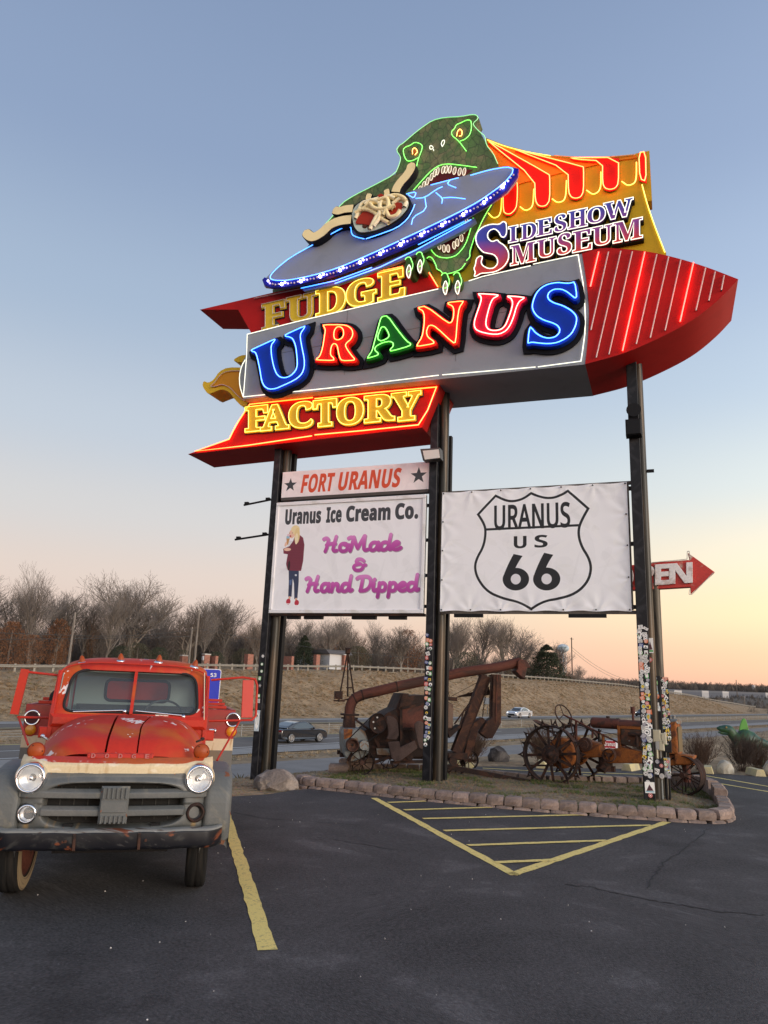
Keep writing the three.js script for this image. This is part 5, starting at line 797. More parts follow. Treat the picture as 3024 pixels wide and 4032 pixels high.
// ---------- the old flatbed truck; local x to its right as seen, z out of its nose ----------
const truck = thing('old_truck', 'weathered red and grey old truck with a cream band parked facing out', 'truck', [-2.224, 0, -6.891], 15.5 * D);
{
  const chipped = (u, v, z) => sm(0.275, 0.33, tfbm(u, v, 9, z, 5) + 0.25 * tn(u, v, 60, z + 2));
  const RED = [0.44, 0.026, 0.012], ORANGE = [0.43, 0.085, 0.012], CREAM = [0.62, 0.50, 0.31], GREY = [0.094, 0.099, 0.096], PINK = [0.42, 0.14, 0.12];
  const redAt = (u, v, z) => { let c = mixc(RED, ORANGE, sm(-0.14, 0.16, tfbm(u, v, 3, z, 4))); c = mixc(c, PINK, sm(0.14, 0.36, tfbm(u, v, 4, z + 5, 5)) * 0.35); c = mixc(c, [0.72, 0.66, 0.64], chipped(u, v, z + 11)); return c.map((k) => k * (1 + 0.12 * tfbm(u, v, 60, z, 2))); };
  const redTex = tex(512, 512, (u, v) => redAt(u, v, 3)); redTex.repeat.set(1 / 1.7, 1 / 1.7);
  const red = phys({ map: redTex, roughness: 0.55, specularIntensity: 0.6 }), redPlain = phys({ map: (() => { const t = tex(256, 256, (u, v) => mixc(RED, [0.33, 0.03, 0.02], sm(0, 0.3, tfbm(u, v, 4, 33, 4))).map((k) => k * (1 + 0.15 * tfbm(u, v, 50, 7, 2)))); return t; })(), roughness: 0.45, specularIntensity: 0.6 });
  const greyTex = tex(512, 512, (u, v) => { let c = mixc(GREY, [0.125, 0.125, 0.118], sm(-0.1, 0.3, tfbm(u, v, 4, 44, 5))); c = mixc(c, [0.24, 0.21, 0.15], sm(0.2, 0.42, tfbm(u, v, 5, 51, 5)) * 0.6); c = mixc(c, [0.16, 0.055, 0.02], sm(0.36, 0.42, tfbm(u, v, 12, 58, 4))); return c.map((k) => k * (1 + 0.25 * tfbm(u, v, 90, 3, 2))); });
  const grey = std({ map: greyTex, roughness: 0.55 });
  // nose texture: x -0.8..0.8, y 0.5..1.2
  const noseTex = tex(1024, 512, (u, v) => {
    const x = lerp(-0.8, 0.8, u), y = lerp(0.5, 1.2, v), ax = Math.abs(x), wob = 0.004 * nz(x * 9, y * 9, 3);
    const lo = 0.995 + wob - 0.07 * sm(0.66, 0.75, ax), hi = 1.070 + wob + 0.02 * sm(0.5, 0.62, ax) + 0.12 * sm(0.66, 0.74, ax);
    const stain = sm(0.05, 0.35, fbm(x * 14, y * 3 + 5, 2, 4)); const U = x / 1.7, V = y / 1.7;
    let c;
    if (y > hi) { c = redAt(U + 0.5, V, 3); c = mixc(c, [0.6, 0.55, 0.52], sm(0.02, 0.0, y - hi) * sm(0.05, 0.3, fbm(x * 16, y * 30, 8, 3)) * sm(0.1, -0.3, x)); }
    else if (y > lo) { c = mixc(CREAM, [0.42, 0.25, 0.10], stain * 0.55); c = mixc(c, [0.75, 0.68, 0.55], sm(0.2, 0.4, fbm(x * 9, y * 22, 4, 3)) * 0.5); }
    else { c = mixc(GREY, [0.135, 0.135, 0.125], sm(-0.1, 0.35, fbm(x * 5, y * 5, 7, 4))); c = mixc(c, [0.28, 0.2, 0.11], sm(0.22, 0.45, fbm(x * 20, y * 4, 12, 4)) * 0.6); c = mixc(c, [0.2, 0.06, 0.02], sm(0.33, 0.4, fbm(x * 15, y * 15, 21, 4))); for (const fx of [-0.64, 0.63]) c = mixc(c, [0.3, 0.2, 0.09], sm(0.03, 0.005, Math.abs(x - fx) - 0.01 * nz(y * 30, 1)) * sm(0.64, 0.6, y) * sm(0.55, 0.58, y) * 0.8); }
    return c.map((k) => k * (1 + 0.15 * fbm(x * 60, y * 60, 1, 2)));
  });
  const noseMat = std({ map: noseTex, roughness: 0.5 });
  const noseZ = (x, y) => {
    const ax = Math.abs(x); let z = 0.60 - 0.07 * (x / 0.75) ** 2;
    if (y > 1.045) z -= ((y - 1.045) / 0.06) ** 2 * 0.085;
    if (ax > 0.66) z -= ((ax - 0.66) / 0.1) ** 2 * 0.10;
    if (y < 0.6) z -= ((0.6 - y) / 0.06) ** 2 * 0.03;
    const k = Math.pow(ax / (0.54 - 0.05 * (y - 0.75)), 4) + Math.pow(Math.abs(y - 0.757) / 0.168, 4), q = Math.pow(k, 0.25);
    z += 0.035 * sm(1.30, 1.05, q) * sm(0.94, 1.02, q) * (y > 0.76 ? 1 : 0.6); z -= 0.17 * sm(1.0, 0.90, q);
    return z;
  };
  part(truck, 'nose_panel', grid(150, 66, (u, v) => { const x = lerp(-0.755, 0.755, u), y = lerp(0.545, 1.112, v); return [x, y, noseZ(x, y), (x + 0.8) / 1.6, (y - 0.5) / 0.7]; }), noseMat);
  part(truck, 'radiator', box(1.02, 0.3, 0.03, 0, 0.757, 0.475), std({ color: [0.006, 0.006, 0.006], roughness: 0.9 }));
  for (let k = 0; k < 9; k++) part(truck, 'radiator_rib', box(0.008, 0.25, 0.012, -0.42 + k * 0.105, 0.757, 0.492), std({ color: [0.03, 0.03, 0.028] }));
  const bp = [[-0.5, 0], [-0.46, 0.75], [-0.38, 0.97], [-0.2, 1], [0.12, 1], [0.2, 0.96], [0.42, 0.55], [0.5, 0.35], [0.5, 0]];
  const gbar = (y, x0, x1, h, d) => { const g = grid(60, bp.length - 1, (u, v) => { const x = lerp(x0, x1, u), q = bp[Math.round(v * (bp.length - 1))], e = sm(0, 0.03, u) * sm(1, 0.97, u); const yy = y + q[0] * h * (0.7 + 0.3 * e), zz = 0.60 - 0.07 * (x / 0.75) ** 2 + q[1] * d * e - (Math.abs(x) > 0.66 ? ((Math.abs(x) - 0.66) / 0.1) ** 2 * 0.1 : 0) - 0.012; return [x, yy, zz, x / 1.3, yy / 1.3]; }); part(truck, 'grille_bar', toCreasedNormals(g, 0.35), grey); part(truck, 'bar_back', box(x1 - x0 - 0.06, h * 0.7, 0.03, (x0 + x1) / 2, y, 0.55), grey); };
  gbar(0.842, -0.745, 0.745, 0.074, 0.062); gbar(0.712, -0.575, 0.575, 0.076, 0.062);
  { // centre block with ribs
    const cb = part(truck, 'grille_block', box(0.215, 0.28, 0.06, 0, 0.765, 0.645, -0.05, 0, 0, 0.014), grey);
    for (const [y, h] of [[0.855, 0.085], [0.66, 0.06]]) for (let k = 0; k < 6; k++) part(cb, 'rib', box(0.016, h, 0.016, -0.085 + k * 0.034, y, 0.679 - (0.855 - y) * -0.05, -0.05, 0, 0, 0.004), grey);
    part(cb, 'emblem_pad', box(0.2, 0.09, 0.012, 0, 0.755, 0.677, -0.05, 0, 0, 0.004), grey);
  }
  for (const x of [-0.33, 0.33]) part(truck, 'tow_slot', box(0.075, 0.022, 0.03, x, 0.605, 0.575), black);
  // lamps
  const lensTex = tex(128, 128, (u, v) => { const k = 0.62 + 0.2 * Math.sin(u * 150) + 0.1 * Math.sin(v * 40); return [k, k, k * 0.97]; }, false);
  const reflector = std({ color: [0.78, 0.78, 0.76], roughness: 0.38, metalness: 0.85, bumpMap: lensTex, bumpScale: 0.0008 }), lens = phys({ color: [1, 1, 1], transmission: 0.92, roughness: 0.08, thickness: 0 });
  const lathe = (p, n = 36) => new THREE.LatheGeometry(p.map((a) => new THREE.Vector2(a[0], a[1])), n).rotateX(Math.PI / 2);
  for (const s of [-1, 1]) {
    const h = part(truck, 'headlight', lathe([[0.085, -0.03], [0.085, 0.012], [0.092, 0.03], [0.104, 0.034], [0.114, 0.022], [0.12, -0.005], [0.125, -0.06]]), chrome);
    h.position.set(0.645 * s, 0.955, 0.585); h.rotation.set(-0.03, 0.1 * s, 0);
    part(h, 'reflector', lathe([[0.002, -0.04], [0.03, -0.036], [0.06, -0.02], [0.086, 0.004]]), reflector);
    part(h, 'bulb_cap', ball(0.02, 0, 0, 0.0, 1, 1, 0.6), chrome);
    part(h, 'lens', lathe([[0.001, 0.034], [0.04, 0.03], [0.07, 0.022], [0.086, 0.012]]), lens);
    const f = part(truck, 'fog_lamp', lathe([[0.052, -0.01], [0.054, 0.014], [0.064, 0.02], [0.074, 0.008], [0.082, -0.035]]), s < 0 ? chrome : rustDark);
    f.position.set(0.638 * s, 0.692, 0.575); f.rotation.y = 0.12 * s;
    part(f, 'lamp_bowl', lathe([[0.002, -0.04], [0.03, -0.03], [0.055, -0.005]]), s < 0 ? reflector : std({ color: [0.05, 0.045, 0.04], roughness: 0.4, metalness: 0.5 })); if (s < 0) part(f, 'lens', lathe([[0.001, 0.012], [0.03, 0.01], [0.053, 0.002]]), lens);
    const pod = part(truck, 'lamp_pod', lathe([[0.0, -0.2], [0.1, -0.19], [0.128, -0.1], [0.13, -0.05], [0.12, -0.01]]), noseMat); pod.position.copy(h.position).setZ(0.56); const uv = pod.geometry.attributes.uv, pp = pod.geometry.attributes.position; for (let i = 0; i < uv.count; i++) uv.setXY(i, (pp.getX(i) + pod.position.x + 0.8) / 1.6, (pp.getY(i) + pod.position.y - 0.5) / 0.7);
    const pod2 = part(truck, 'lamp_pod', lathe([[0.0, -0.15], [0.07, -0.14], [0.088, -0.07], [0.08, -0.01]]), grey); pod2.position.copy(f.position).setZ(0.57);
  }
  const amber = phys({ color: [0.30, 0.052, 0.008], roughness: 0.45, specularIntensity: 0.6 }), amberY = phys({ color: [0.62, 0.25, 0.01], roughness: 0.35, clearcoat: 0.5 });
  for (const p of [[-0.657,1.147], [0.651,1.158]]) {
    const l = part(truck, 'turn_signal', lathe([[0.001, 0.03], [0.03, 0.027], [0.055, 0.015], [0.064, 0]]), amber); l.position.set(p[0], p[1], 0.43); part(l, 'housing', lathe([[0.066, 0.002], [0.068, -0.01], [0.05, -0.045], [0.002, -0.05]]), redPlain); part(l, 'stem', rod([0, -0.03, -0.03], [0, -0.14, -0.03], 0.018), redPlain);
    for (let k = 0; k < 3; k++) part(l, 'screw', ball(0.005, Math.cos(k * 2.1) * 0.05, Math.sin(k * 2.1) * 0.05, 0.02), rustDark);
  }
  // engine bay sides and shelf
  const bayTop = grid(40, 16, (u, v) => { const a = lerp(-1, 1, u), t = v, z = lerp(0.5, -0.66, t), w = 0.74, ax = Math.abs(a), x = a * w; const y = 1.10 + 0.07 * t - 0.09 * Math.pow(ax, 5); return [x, y, z, x, z]; });
  part(truck, 'shelf', bayTop, redPlain);
  for (const s of [-1, 1]) part(truck, 'bay_side', grid(10, 14, (u, v) => { const z = lerp(0.47, -0.7, u), y = lerp(0.6, 1.06 + 0.05 * u, v); return [s * (0.742 - 0.02 * (1 - u)), y, z, 0.02 + 0.03 * u, (y - 0.5) / 0.7]; }), noseMat);
  // hood in three panels with open seams
  const hy = (x, t) => { const w = lerp(0.675, 0.70, t), q = Math.min(1, Math.abs(x) / w); let y = 1.185 + 0.215 * Math.pow(Math.sin(t * Math.PI / 2), 0.85) - 0.035 * q * q - 0.19 * Math.pow(q, 5); y -= 0.03 * sm(0.08, 0, Math.abs(Math.abs(x) - 0.0)) * 0; if (t < 0.16) y -= 0.075 * ((0.16 - t) / 0.16) ** 2; y += 0.02 * Math.exp(-(((Math.abs(x) - 0.42) / 0.2) ** 2)) * (1 - t); return y; };
  const hoodZ = (x, t) => lerp(0.45 - 0.13 * (x / 0.65) ** 2, -0.60, t);
  const panel = (x0f, x1f, lift = 0) => grid(36, 40, (u, v) => { const t = v, a = x0f(t), b = x1f(t), x = lerp(a, b, u), y = hy(x, t) + lift * (1 - t); return [x, y, hoodZ(x, t), x + 0.3, hoodZ(x, t)]; });
  const seamL = (t) => lerp(-0.125, -0.105, t), seamR = (t) => lerp(0.125, 0.20, sm(0.35, 1, t));
  part(truck, 'hood_panel', panel((t) => -lerp(0.675, 0.70, t), (t) => seamL(t) - 0.008, 0.012), red); part(truck, 'hood_panel', panel((t) => seamL(t) + 0.008, (t) => seamR(t) - 0.006), red); part(truck, 'hood_panel', panel((t) => seamR(t) + 0.006, (t) => lerp(0.675, 0.70, t)), red);
  part(truck, 'engine_cavity', box(0.95, 0.03, 0.8, 0, 1.115, -0.15), black);
  // name plate under the hood lip
  const plate = part(truck, 'name_plate', [box(0.52, 0.05, 0.03, 0, 1.117, 0.485, -0.35, 0, 0, 0.01)], redPlain);
  [...'DODGE'].forEach((c, i) => { const x = -0.21 + i * 0.105; part(plate, 'letter', place(merge(glyph(sans, c, [[-0.016, -0.018], [0.016, -0.018], [-0.016, 0.018]]).map((s) => slab(s.out, 0, 0.008, s.holes))), x, 1.120, 0.502, -0.35), std({ color: [0.42, 0.12, 0.10], roughness: 0.4 })); part(plate, 'letter_rim', [box(0.046, 0.006, 0.008, x, 1.143, 0.498, -0.35), box(0.046, 0.006, 0.008, x, 1.095, 0.506, -0.35)], redPlain); });
  // chrome side ornaments
  for (const s of [-1, 1]) part(truck, 'hood_ornament', [rod([s * 0.66, 1.235, 0.12], [s * 0.61, 1.225, 0.24], 0.009), ball(0.02, s * 0.665, 1.24, 0.11, 1, 0.8, 1)], s < 0 ? chrome : rustDark);
  // fenders
  const arch = []; for (let k = 0; k <= 16; k++) { const a = lerp(-12, 192, k / 16) * D; arch.push([Math.cos(a) * 0.47, 0.42 + Math.sin(a) * 0.47]); }
  const fOut = chaikin([[0.545, 0.47], [0.575, 0.62], [0.56, 0.84], [0.46, 0.985], [0.28, 1.035], [-0.1, 1.04], [-0.45, 0.97], [-0.72, 0.78], [-0.86, 0.56], [-0.86, 0.42]], 2, false);
  for (const s of [-1, 1]) {
    const g = new THREE.ExtrudeGeometry(shapeOf([...fOut, [-0.5, 0.42], ...arch.slice(1).reverse().slice(0), [0.46, 0.47]]), { depth: 0.13, bevelEnabled: true, bevelThickness: 0.05, bevelSize: 0.05, bevelOffset: -0.05, bevelSegments: 5, steps: 1 });
    g.rotateY(-Math.PI / 2); // z of shape -> -x
    const gg = uvm(g, 0.9); gg.computeBoundingBox(); gg.translate(-(gg.boundingBox.min.x + gg.boundingBox.max.x) / 2 + s * 0.815, 0, 0);
    // shape x axis became z
    part(truck, 'fender', gg, grey);
    part(truck, 'fender_welt', tube(fOut.filter((_, i) => i % 2 === 0).map((a) => [s * 0.738, a[1] + 0.006, a[0] - 0.02]), 0.008, 40, 6), rubber);
  }
  // bumper
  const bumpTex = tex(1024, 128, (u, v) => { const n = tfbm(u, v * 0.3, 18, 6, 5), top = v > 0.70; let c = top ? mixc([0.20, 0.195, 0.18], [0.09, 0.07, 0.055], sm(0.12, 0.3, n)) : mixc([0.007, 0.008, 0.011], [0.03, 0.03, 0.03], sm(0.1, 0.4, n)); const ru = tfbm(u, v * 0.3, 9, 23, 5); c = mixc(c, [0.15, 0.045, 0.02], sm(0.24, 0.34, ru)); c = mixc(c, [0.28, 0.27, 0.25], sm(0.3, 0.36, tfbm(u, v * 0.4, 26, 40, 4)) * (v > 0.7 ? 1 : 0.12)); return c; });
  const prof = [[-0.085, 0.605], [-0.02, 0.604], [0.0, 0.595], [0.006, 0.575], [0.008, 0.53], [0.006, 0.485], [-0.004, 0.462], [-0.03, 0.455], [-0.06, 0.458]];
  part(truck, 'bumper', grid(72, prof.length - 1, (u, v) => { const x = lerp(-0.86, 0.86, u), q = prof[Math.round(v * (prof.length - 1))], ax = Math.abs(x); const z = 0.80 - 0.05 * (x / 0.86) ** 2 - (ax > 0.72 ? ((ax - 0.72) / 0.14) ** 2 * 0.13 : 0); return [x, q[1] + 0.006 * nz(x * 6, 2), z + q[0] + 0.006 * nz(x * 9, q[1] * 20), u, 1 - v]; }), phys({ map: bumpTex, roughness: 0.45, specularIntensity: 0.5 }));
  for (const x of [-0.25, 0.22]) part(truck, 'bumper_clamp', box(0.022, 0.12, 0.014, x, 0.522, 0.810, 0, 0, 0.05, 0.004), rustDark);
  for (const x of [-0.8, -0.31, 0.27, 0.76]) part(truck, 'bolt', cyl(0.011, 0.011, 0.014, x, 0.53, Math.abs(x) > 0.7 ? 0.745 : 0.806, Math.PI / 2, 0, 0, 8), rustMid);
  for (const x of [-0.36, 0.36]) part(truck, 'frame_horn', box(0.07, 0.09, 0.5, x, 0.50, 0.50), rustDark);
  // wheels and chassis
  const tyreG = new THREE.LatheGeometry([[0.27, -0.075], [0.30, -0.086], [0.355, -0.088], [0.385, -0.078], [0.398, -0.06], [0.392, -0.048], [0.40, -0.04], [0.40, -0.012], [0.392, -0.006], [0.392, 0.006], [0.40, 0.012], [0.40, 0.04], [0.392, 0.048], [0.398, 0.06], [0.385, 0.078], [0.355, 0.088], [0.30, 0.086], [0.27, 0.075]].map((a) => new THREE.Vector2(...a)), 48).rotateZ(Math.PI / 2);
  const rimG = new THREE.LatheGeometry([[0.275, -0.08], [0.265, -0.06], [0.26, 0.03], [0.2, 0.045], [0.12, 0.03], [0.09, 0.06], [0.001, 0.062]].map((a) => new THREE.Vector2(...a)), 36).rotateZ(Math.PI / 2);
  const tyreMat = phys({ map: weather([0.010, 0.010, 0.010], [0.022, 0.02, 0.018], 5, 0.12, 0.4, 66), roughness: 0.9, specularIntensity: 0.4 });
  const wheel = (x, z, r = 0, flip = 1) => { const w = part(truck, 'wheel', tyreG, tyreMat); w.position.set(x, 0.40, z); w.rotation.y = r; const m = part(w, 'rim', rimG, rustRed); m.scale.x = flip; return w; };
  { const lw = wheel(-0.745, 0, -0.06, 1); part(lw, 'sidewall', new THREE.LatheGeometry([[0.285, 0.088], [0.32, 0.091], [0.365, 0.09], [0.382, 0.083]].map((a) => new THREE.Vector2(...a)), 48).rotateZ(-Math.PI / 2), std({ map: weather([0.24, 0.18, 0.10], [0.12, 0.09, 0.06], 5, 0.05, 0.4, 67), roughness: 0.9 })); } wheel(0.715, 0, -0.06, -1); for (const s of [-1, 1]) { wheel(s * 0.68, -3.5, 0, -s); wheel(s * 0.9, -3.5, 0, s); }
  part(truck, 'underbody', [box(1.42, 0.03, 1.9, 0, 0.60, -1.15), box(2.1, 0.03, 2.4, 0, 0.66, -3.4), box(0.9, 0.25, 0.5, 0, 0.48, 0.1)], black);
  part(truck, 'axle', [rod([-0.66, 0.38, 0], [0.66, 0.38, 0], 0.045), box(0.2, 0.2, 0.25, 0, 0.42, -0.1)], rustDark);
  part(truck, 'chassis', [box(0.09, 0.16, 5.2, -0.38, 0.56, -2.2), box(0.09, 0.16, 5.2, 0.38, 0.56, -2.2), box(0.6, 0.3, 0.7, 0, 0.55, 0.0), rod([-0.85, 0.4, -3.5], [0.85, 0.4, -3.5], 0.07), ball(0.17, 0, 0.4, -3.5)], black);
  for (const s of [-1, 1]) part(truck, 'leaf_spring', [0, 1, 2, 3].map((k) => box(0.06, 0.012, 1.0 - k * 0.18, s * 0.42, 0.43 - k * 0.014, 0.0)), rustDark);
  // cab
  const CZ = (y) => -0.635 - (y - 1.41) * 0.66;
  const roundPoly = (p, r) => { const o = []; p.forEach((b, i) => { const R = Array.isArray(r) ? r[i] : r; if (!R) return o.push(b); const a = p[(i + p.length - 1) % p.length], c = p[(i + 1) % p.length], la = Math.hypot(a[0] - b[0], a[1] - b[1]), lc = Math.hypot(c[0] - b[0], c[1] - b[1]), ra = Math.min(R, la * 0.48) / la, rc = Math.min(R, lc * 0.48) / lc; for (let k = 0; k <= 8; k++) { const t = k / 8, A = [lerp(b[0], a[0], ra), lerp(b[1], a[1], ra)], C = [lerp(b[0], c[0], rc), lerp(b[1], c[1], rc)]; o.push([0, 1].map((j) => (1 - t) * (1 - t) * A[j] + 2 * t * (1 - t) * b[j] + t * t * C[j])); } }); return o; };
  const ws = (k, b = 0) => { const p = [[-0.64 * k, 1.415 + b], [0.64 * k, 1.415 + b], [0.6 * k, 1.80 - b], [0.3, 1.835 - b], [0, 1.842 - b], [-0.3, 1.835 - b], [-0.6 * k, 1.80 - b]]; return roundPoly(p, [0.1, 0.1, 0.12, 0, 0, 0, 0.12]); };
  const fr = []; for (let k = 0; k <= 28; k++) { const a = k / 28 * Math.PI, x = Math.cos(a), y = Math.sin(a); fr.push([Math.sign(x) * 0.715 * Math.pow(Math.abs(x), 0.6), 1.72 + 0.185 * Math.pow(y, 0.75)]); }
  const frame = slab([[-0.735, 1.37], [0.735, 1.37], ...fr], 0, 0.035, [ws(1)], 0.008), bend = (g) => { const p = g.attributes.position; for (let i = 0; i < p.count; i++) { const x = p.getX(i), y = p.getY(i); p.setZ(i, p.getZ(i) + CZ(y) - 0.06 * x * x - 0.04); } g.computeVertexNormals(); return g; };
  part(truck, 'windshield_frame', bend(frame), red);
  const wsp = ws(0.995, 0.003); part(truck, 'gasket', polyTube(wsp.map(([x, y]) => [x, y, CZ(y) - 0.06 * x * x + 0.0]), 0.013, 6, true), rubber);
  for (const s of [-1, 1]) { const h = ws(1.0).map(([x, y]) => [s > 0 ? Math.max(0.012, x) : Math.min(-0.012, x), y]); const g = new THREE.ShapeGeometry(shapeOf(h)); part(truck, 'windshield', bend(g), phys({ color: [0.72, 0.80, 0.82], transmission: 0.95, roughness: 0.03, thickness: 0, ior: 1.5 })); }
  part(truck, 'windshield_bar', bar([0, 1.40, CZ(1.40) + 0.005], [0, 1.85, CZ(1.85) + 0.005], 0.03, 0.03), red);
  // roof shell
  const ex = (a, e) => Math.sign(a) * Math.pow(Math.abs(a), e);
  part(truck, 'roof', grid(64, 20, (u, v) => { const a = u * Math.PI * 2, b = v * Math.PI / 2, cb = Math.pow(Math.cos(b), 0.62), x = 0.725 * ex(Math.cos(a), 0.55) * cb, z = -1.405 + 0.53 * ex(Math.sin(a), 0.55) * cb, y = 1.815 + 0.14 * Math.pow(Math.sin(b), 0.9); return [x, y, z, x + 0.15, z + 0.2]; }), red);
  part(truck, 'drip_rail', tube([[-0.70, 1.45, -0.66], [-0.715, 1.62, -0.75], [-0.70, 1.80, -0.86], [-0.55, 1.868, -0.87], [0, 1.888, -0.84], [0.55, 1.868, -0.87], [0.70, 1.80, -0.86], [0.715, 1.62, -0.75], [0.70, 1.45, -0.66]], 0.009, 60, 6), redPlain);
  const side = [[-0.62, 0.62], [-0.62, 1.40], [-0.86, 1.80], [-1.9, 1.80], [-1.93, 1.4], [-1.93, 0.62]], win = roundPoly([[-0.80, 1.42], [-0.98, 1.75], [-1.62, 1.75], [-1.64, 1.42]], 0.08);
  for (const s of [-1, 1]) { const g = slab(side.map(([z, y]) => [-z, y]), -0.02, 0.02, [win.map(([z, y]) => [-z, y])], 0.006).rotateY(Math.PI / 2); part(truck, 'door', g.translate(s * 0.715, 0, 0), redPlain); }
  part(truck, 'rear_wall', slab([[-0.71, 0.62], [0.71, 0.62], [0.71, 1.82], [-0.71, 1.82]], -1.95, -1.91, [roundPoly([[-0.36, 1.49], [0.36, 1.49], [0.36, 1.73], [-0.36, 1.73]], 0.07)]), redPlain);
  const lining = std({ color: [0.28, 0.33, 0.31], roughness: 0.7 });
  part(truck, 'rear_lining', slab([[-0.68, 0.9], [0.68, 0.9], [0.66, 1.8], [-0.66, 1.8]], -1.90, -1.88, [roundPoly([[-0.345, 1.495], [0.345, 1.495], [0.345, 1.725], [-0.345, 1.725]], 0.07)]), lining);
  for (const s of [-1, 1]) part(truck, 'door_lining', slab([[0.68, 0.7], [0.68, 1.38], [0.88, 1.77], [1.87, 1.77], [1.87, 0.7]], -0.004, 0.004, [win.map(([z, y]) => [-z, y])]).rotateY(Math.PI / 2).translate(s * 0.688, 0, 0), lining);
  part(truck, 'rear_gasket', polyTube(at3(roundPoly([[-0.345, 1.495], [0.345, 1.495], [0.345, 1.725], [-0.345, 1.725]], 0.07), -1.875), 0.016, 6, true), rubber);
  part(truck, 'headliner', box(1.3, 0.01, 0.9, 0, 1.80, -1.4), lining);
  part(truck, 'cowl', [box(1.45, 0.12, 0.3, 0, 1.335, -0.74, 0, 0, 0, 0.03), box(1.44, 0.75, 0.04, 0, 0.98, -0.66)], redPlain);
  part(truck, 'dashboard', box(1.3, 0.14, 0.2, 0, 1.35, -0.99, 0, 0, 0, 0.03), lining); part(truck, 'seat', [box(1.25, 0.55, 0.14, 0, 1.18, -1.76, -0.12, 0, 0, 0.05), box(1.25, 0.18, 0.5, 0, 0.95, -1.5, 0, 0, 0, 0.05)], std({ color: [0.05, 0.05, 0.05] }));
  const sw = part(truck, 'steering_wheel', new THREE.TorusGeometry(0.195, 0.011, 8, 36), std({ color: [0.05, 0.055, 0.055], roughness: 0.4 })); sw.position.set(0.30, 1.385, -1.13); sw.rotation.x = -0.75; part(sw, 'spokes', [rod([-0.19, 0, 0], [0.19, 0, 0], 0.008), rod([0, 0, 0], [0, -0.19, 0], 0.008), rod([0, 0, 0], [0, 0, -0.35], 0.02)], lining);
  for (const p of [[[-0.53, 1.405], [-0.06, 1.43]], [[0.04, 1.428], [0.50, 1.395]]]) part(truck, 'wiper', [rod([p[0][0], p[0][1] + 0.01, CZ(p[0][1]) + 0.005 - 0.06 * p[0][0] ** 2], [p[1][0], p[1][1] + 0.01, CZ(p[1][1]) + 0.005 - 0.06 * p[1][0] ** 2], 0.008), ball(0.022, ...(Math.abs(p[0][0]) > 0.4 ? [p[1][0], p[1][1], CZ(p[1][1]) + 0.01] : [p[1][0], p[1][1], CZ(p[1][1])]), 1, 1, 1)], chrome);
  for (const [p, k] of [[[-0.538,1.883], 1], [[-0.173,1.939], 1], [[0.203,1.943], 1], [[0.568,1.893], 1], [[0.077,1.958], 0]]) {
    const y = 1.73 + 0.225 * Math.pow(Math.max(0.05, 1 - Math.pow(Math.abs(p[0]) / 0.725, 3.2) ), 0.45) - 0.01, z = k ? -1.0 : -1.15;
    const b = part(truck, 'roof_light', new THREE.LatheGeometry([[0.001, -0.01], [0.036, -0.01], [0.036, 0.004], [0.026, 0.012], [0.02, 0.016]].map((a) => new THREE.Vector2(...a)), 20), chrome); b.position.set(p[0], p[1] - (Math.abs(p[0]) > 0.4 ? 0.012 : 0.03), z); b.scale.setScalar(1.35); b.rotation.z = -p[0] * 0.35;
    if (k) part(b, 'lens', new THREE.LatheGeometry([[0.024, 0.01], [0.022, 0.03], [0.012, 0.055], [0.001, 0.064]].map((a) => new THREE.Vector2(...a)), 16), amber);
  }
  part(truck, 'antenna', rod([0.70, 1.37, -0.60], [0.675, 1.83, -0.86], 0.005, 6), std({ color: [0.65, 0.5, 0.35] }));
  for (const s of [-1, 1]) part(truck, 'door_hinge', box(0.09, 0.1, 0.06, s * 0.765, 1.22, -0.66, 0, 0, 0, 0.012), redPlain);
  part(truck, 'door_handle', [rod([0.80, 1.235, -1.3], [0.86, 1.235, -1.3], 0.012), ball(0.02, 0.86, 1.225, -1.3, 0.8, 1.2, 1)], chrome);
  // mirrors
  const mg = [];
  { const T = [[-0.692,1.745], [-1.051,1.772]], B = [[-0.74,1.341], [-1.054,1.339]], F = [-0.842,1.129];
    part(truck, 'mirror_arm', [rod([T[0][0], T[0][1], -0.9], [T[1][0], T[1][1], -0.9], 0.012), rod([B[0][0], B[0][1], -0.9], [B[1][0], B[1][1], -0.9], 0.012), rod([B[1][0] + 0.01, B[1][1], -0.9], [F[0], F[1], -0.35], 0.010)], redPlain);
    part(truck, 'mirror', bar([-1.045, 1.795, -0.9], [-1.085, 1.365, -0.9], 0.075, 0.03, [0, 0, 1]), redPlain); }
  { const T = [[0.752,1.76], [1.072,1.801], [1.206,1.788], [1.234,1.723], [1.244,1.412], [1.204,1.368], [0.764,1.346]];
    part(truck, 'mirror_arm', [polyTube(T.map((a) => [a[0], a[1], -0.9]), 0.012, 7), rod([...(() => { const q = [1.082,1.36]; return [q[0], q[1], -0.9]; })()], [...(() => { const q = [0.842,1.013]; return [q[0], q[1], -0.35]; })()], 0.010)], redPlain);
    const q = [[1.078,1.773],[1.195,1.777],[1.211,1.391],[1.092,1.388]]; part(truck, 'mirror', slab(q, -0.93, -0.90, [], 0.006), std({ color: [0.52, 0.05, 0.035], roughness: 0.5 })); }
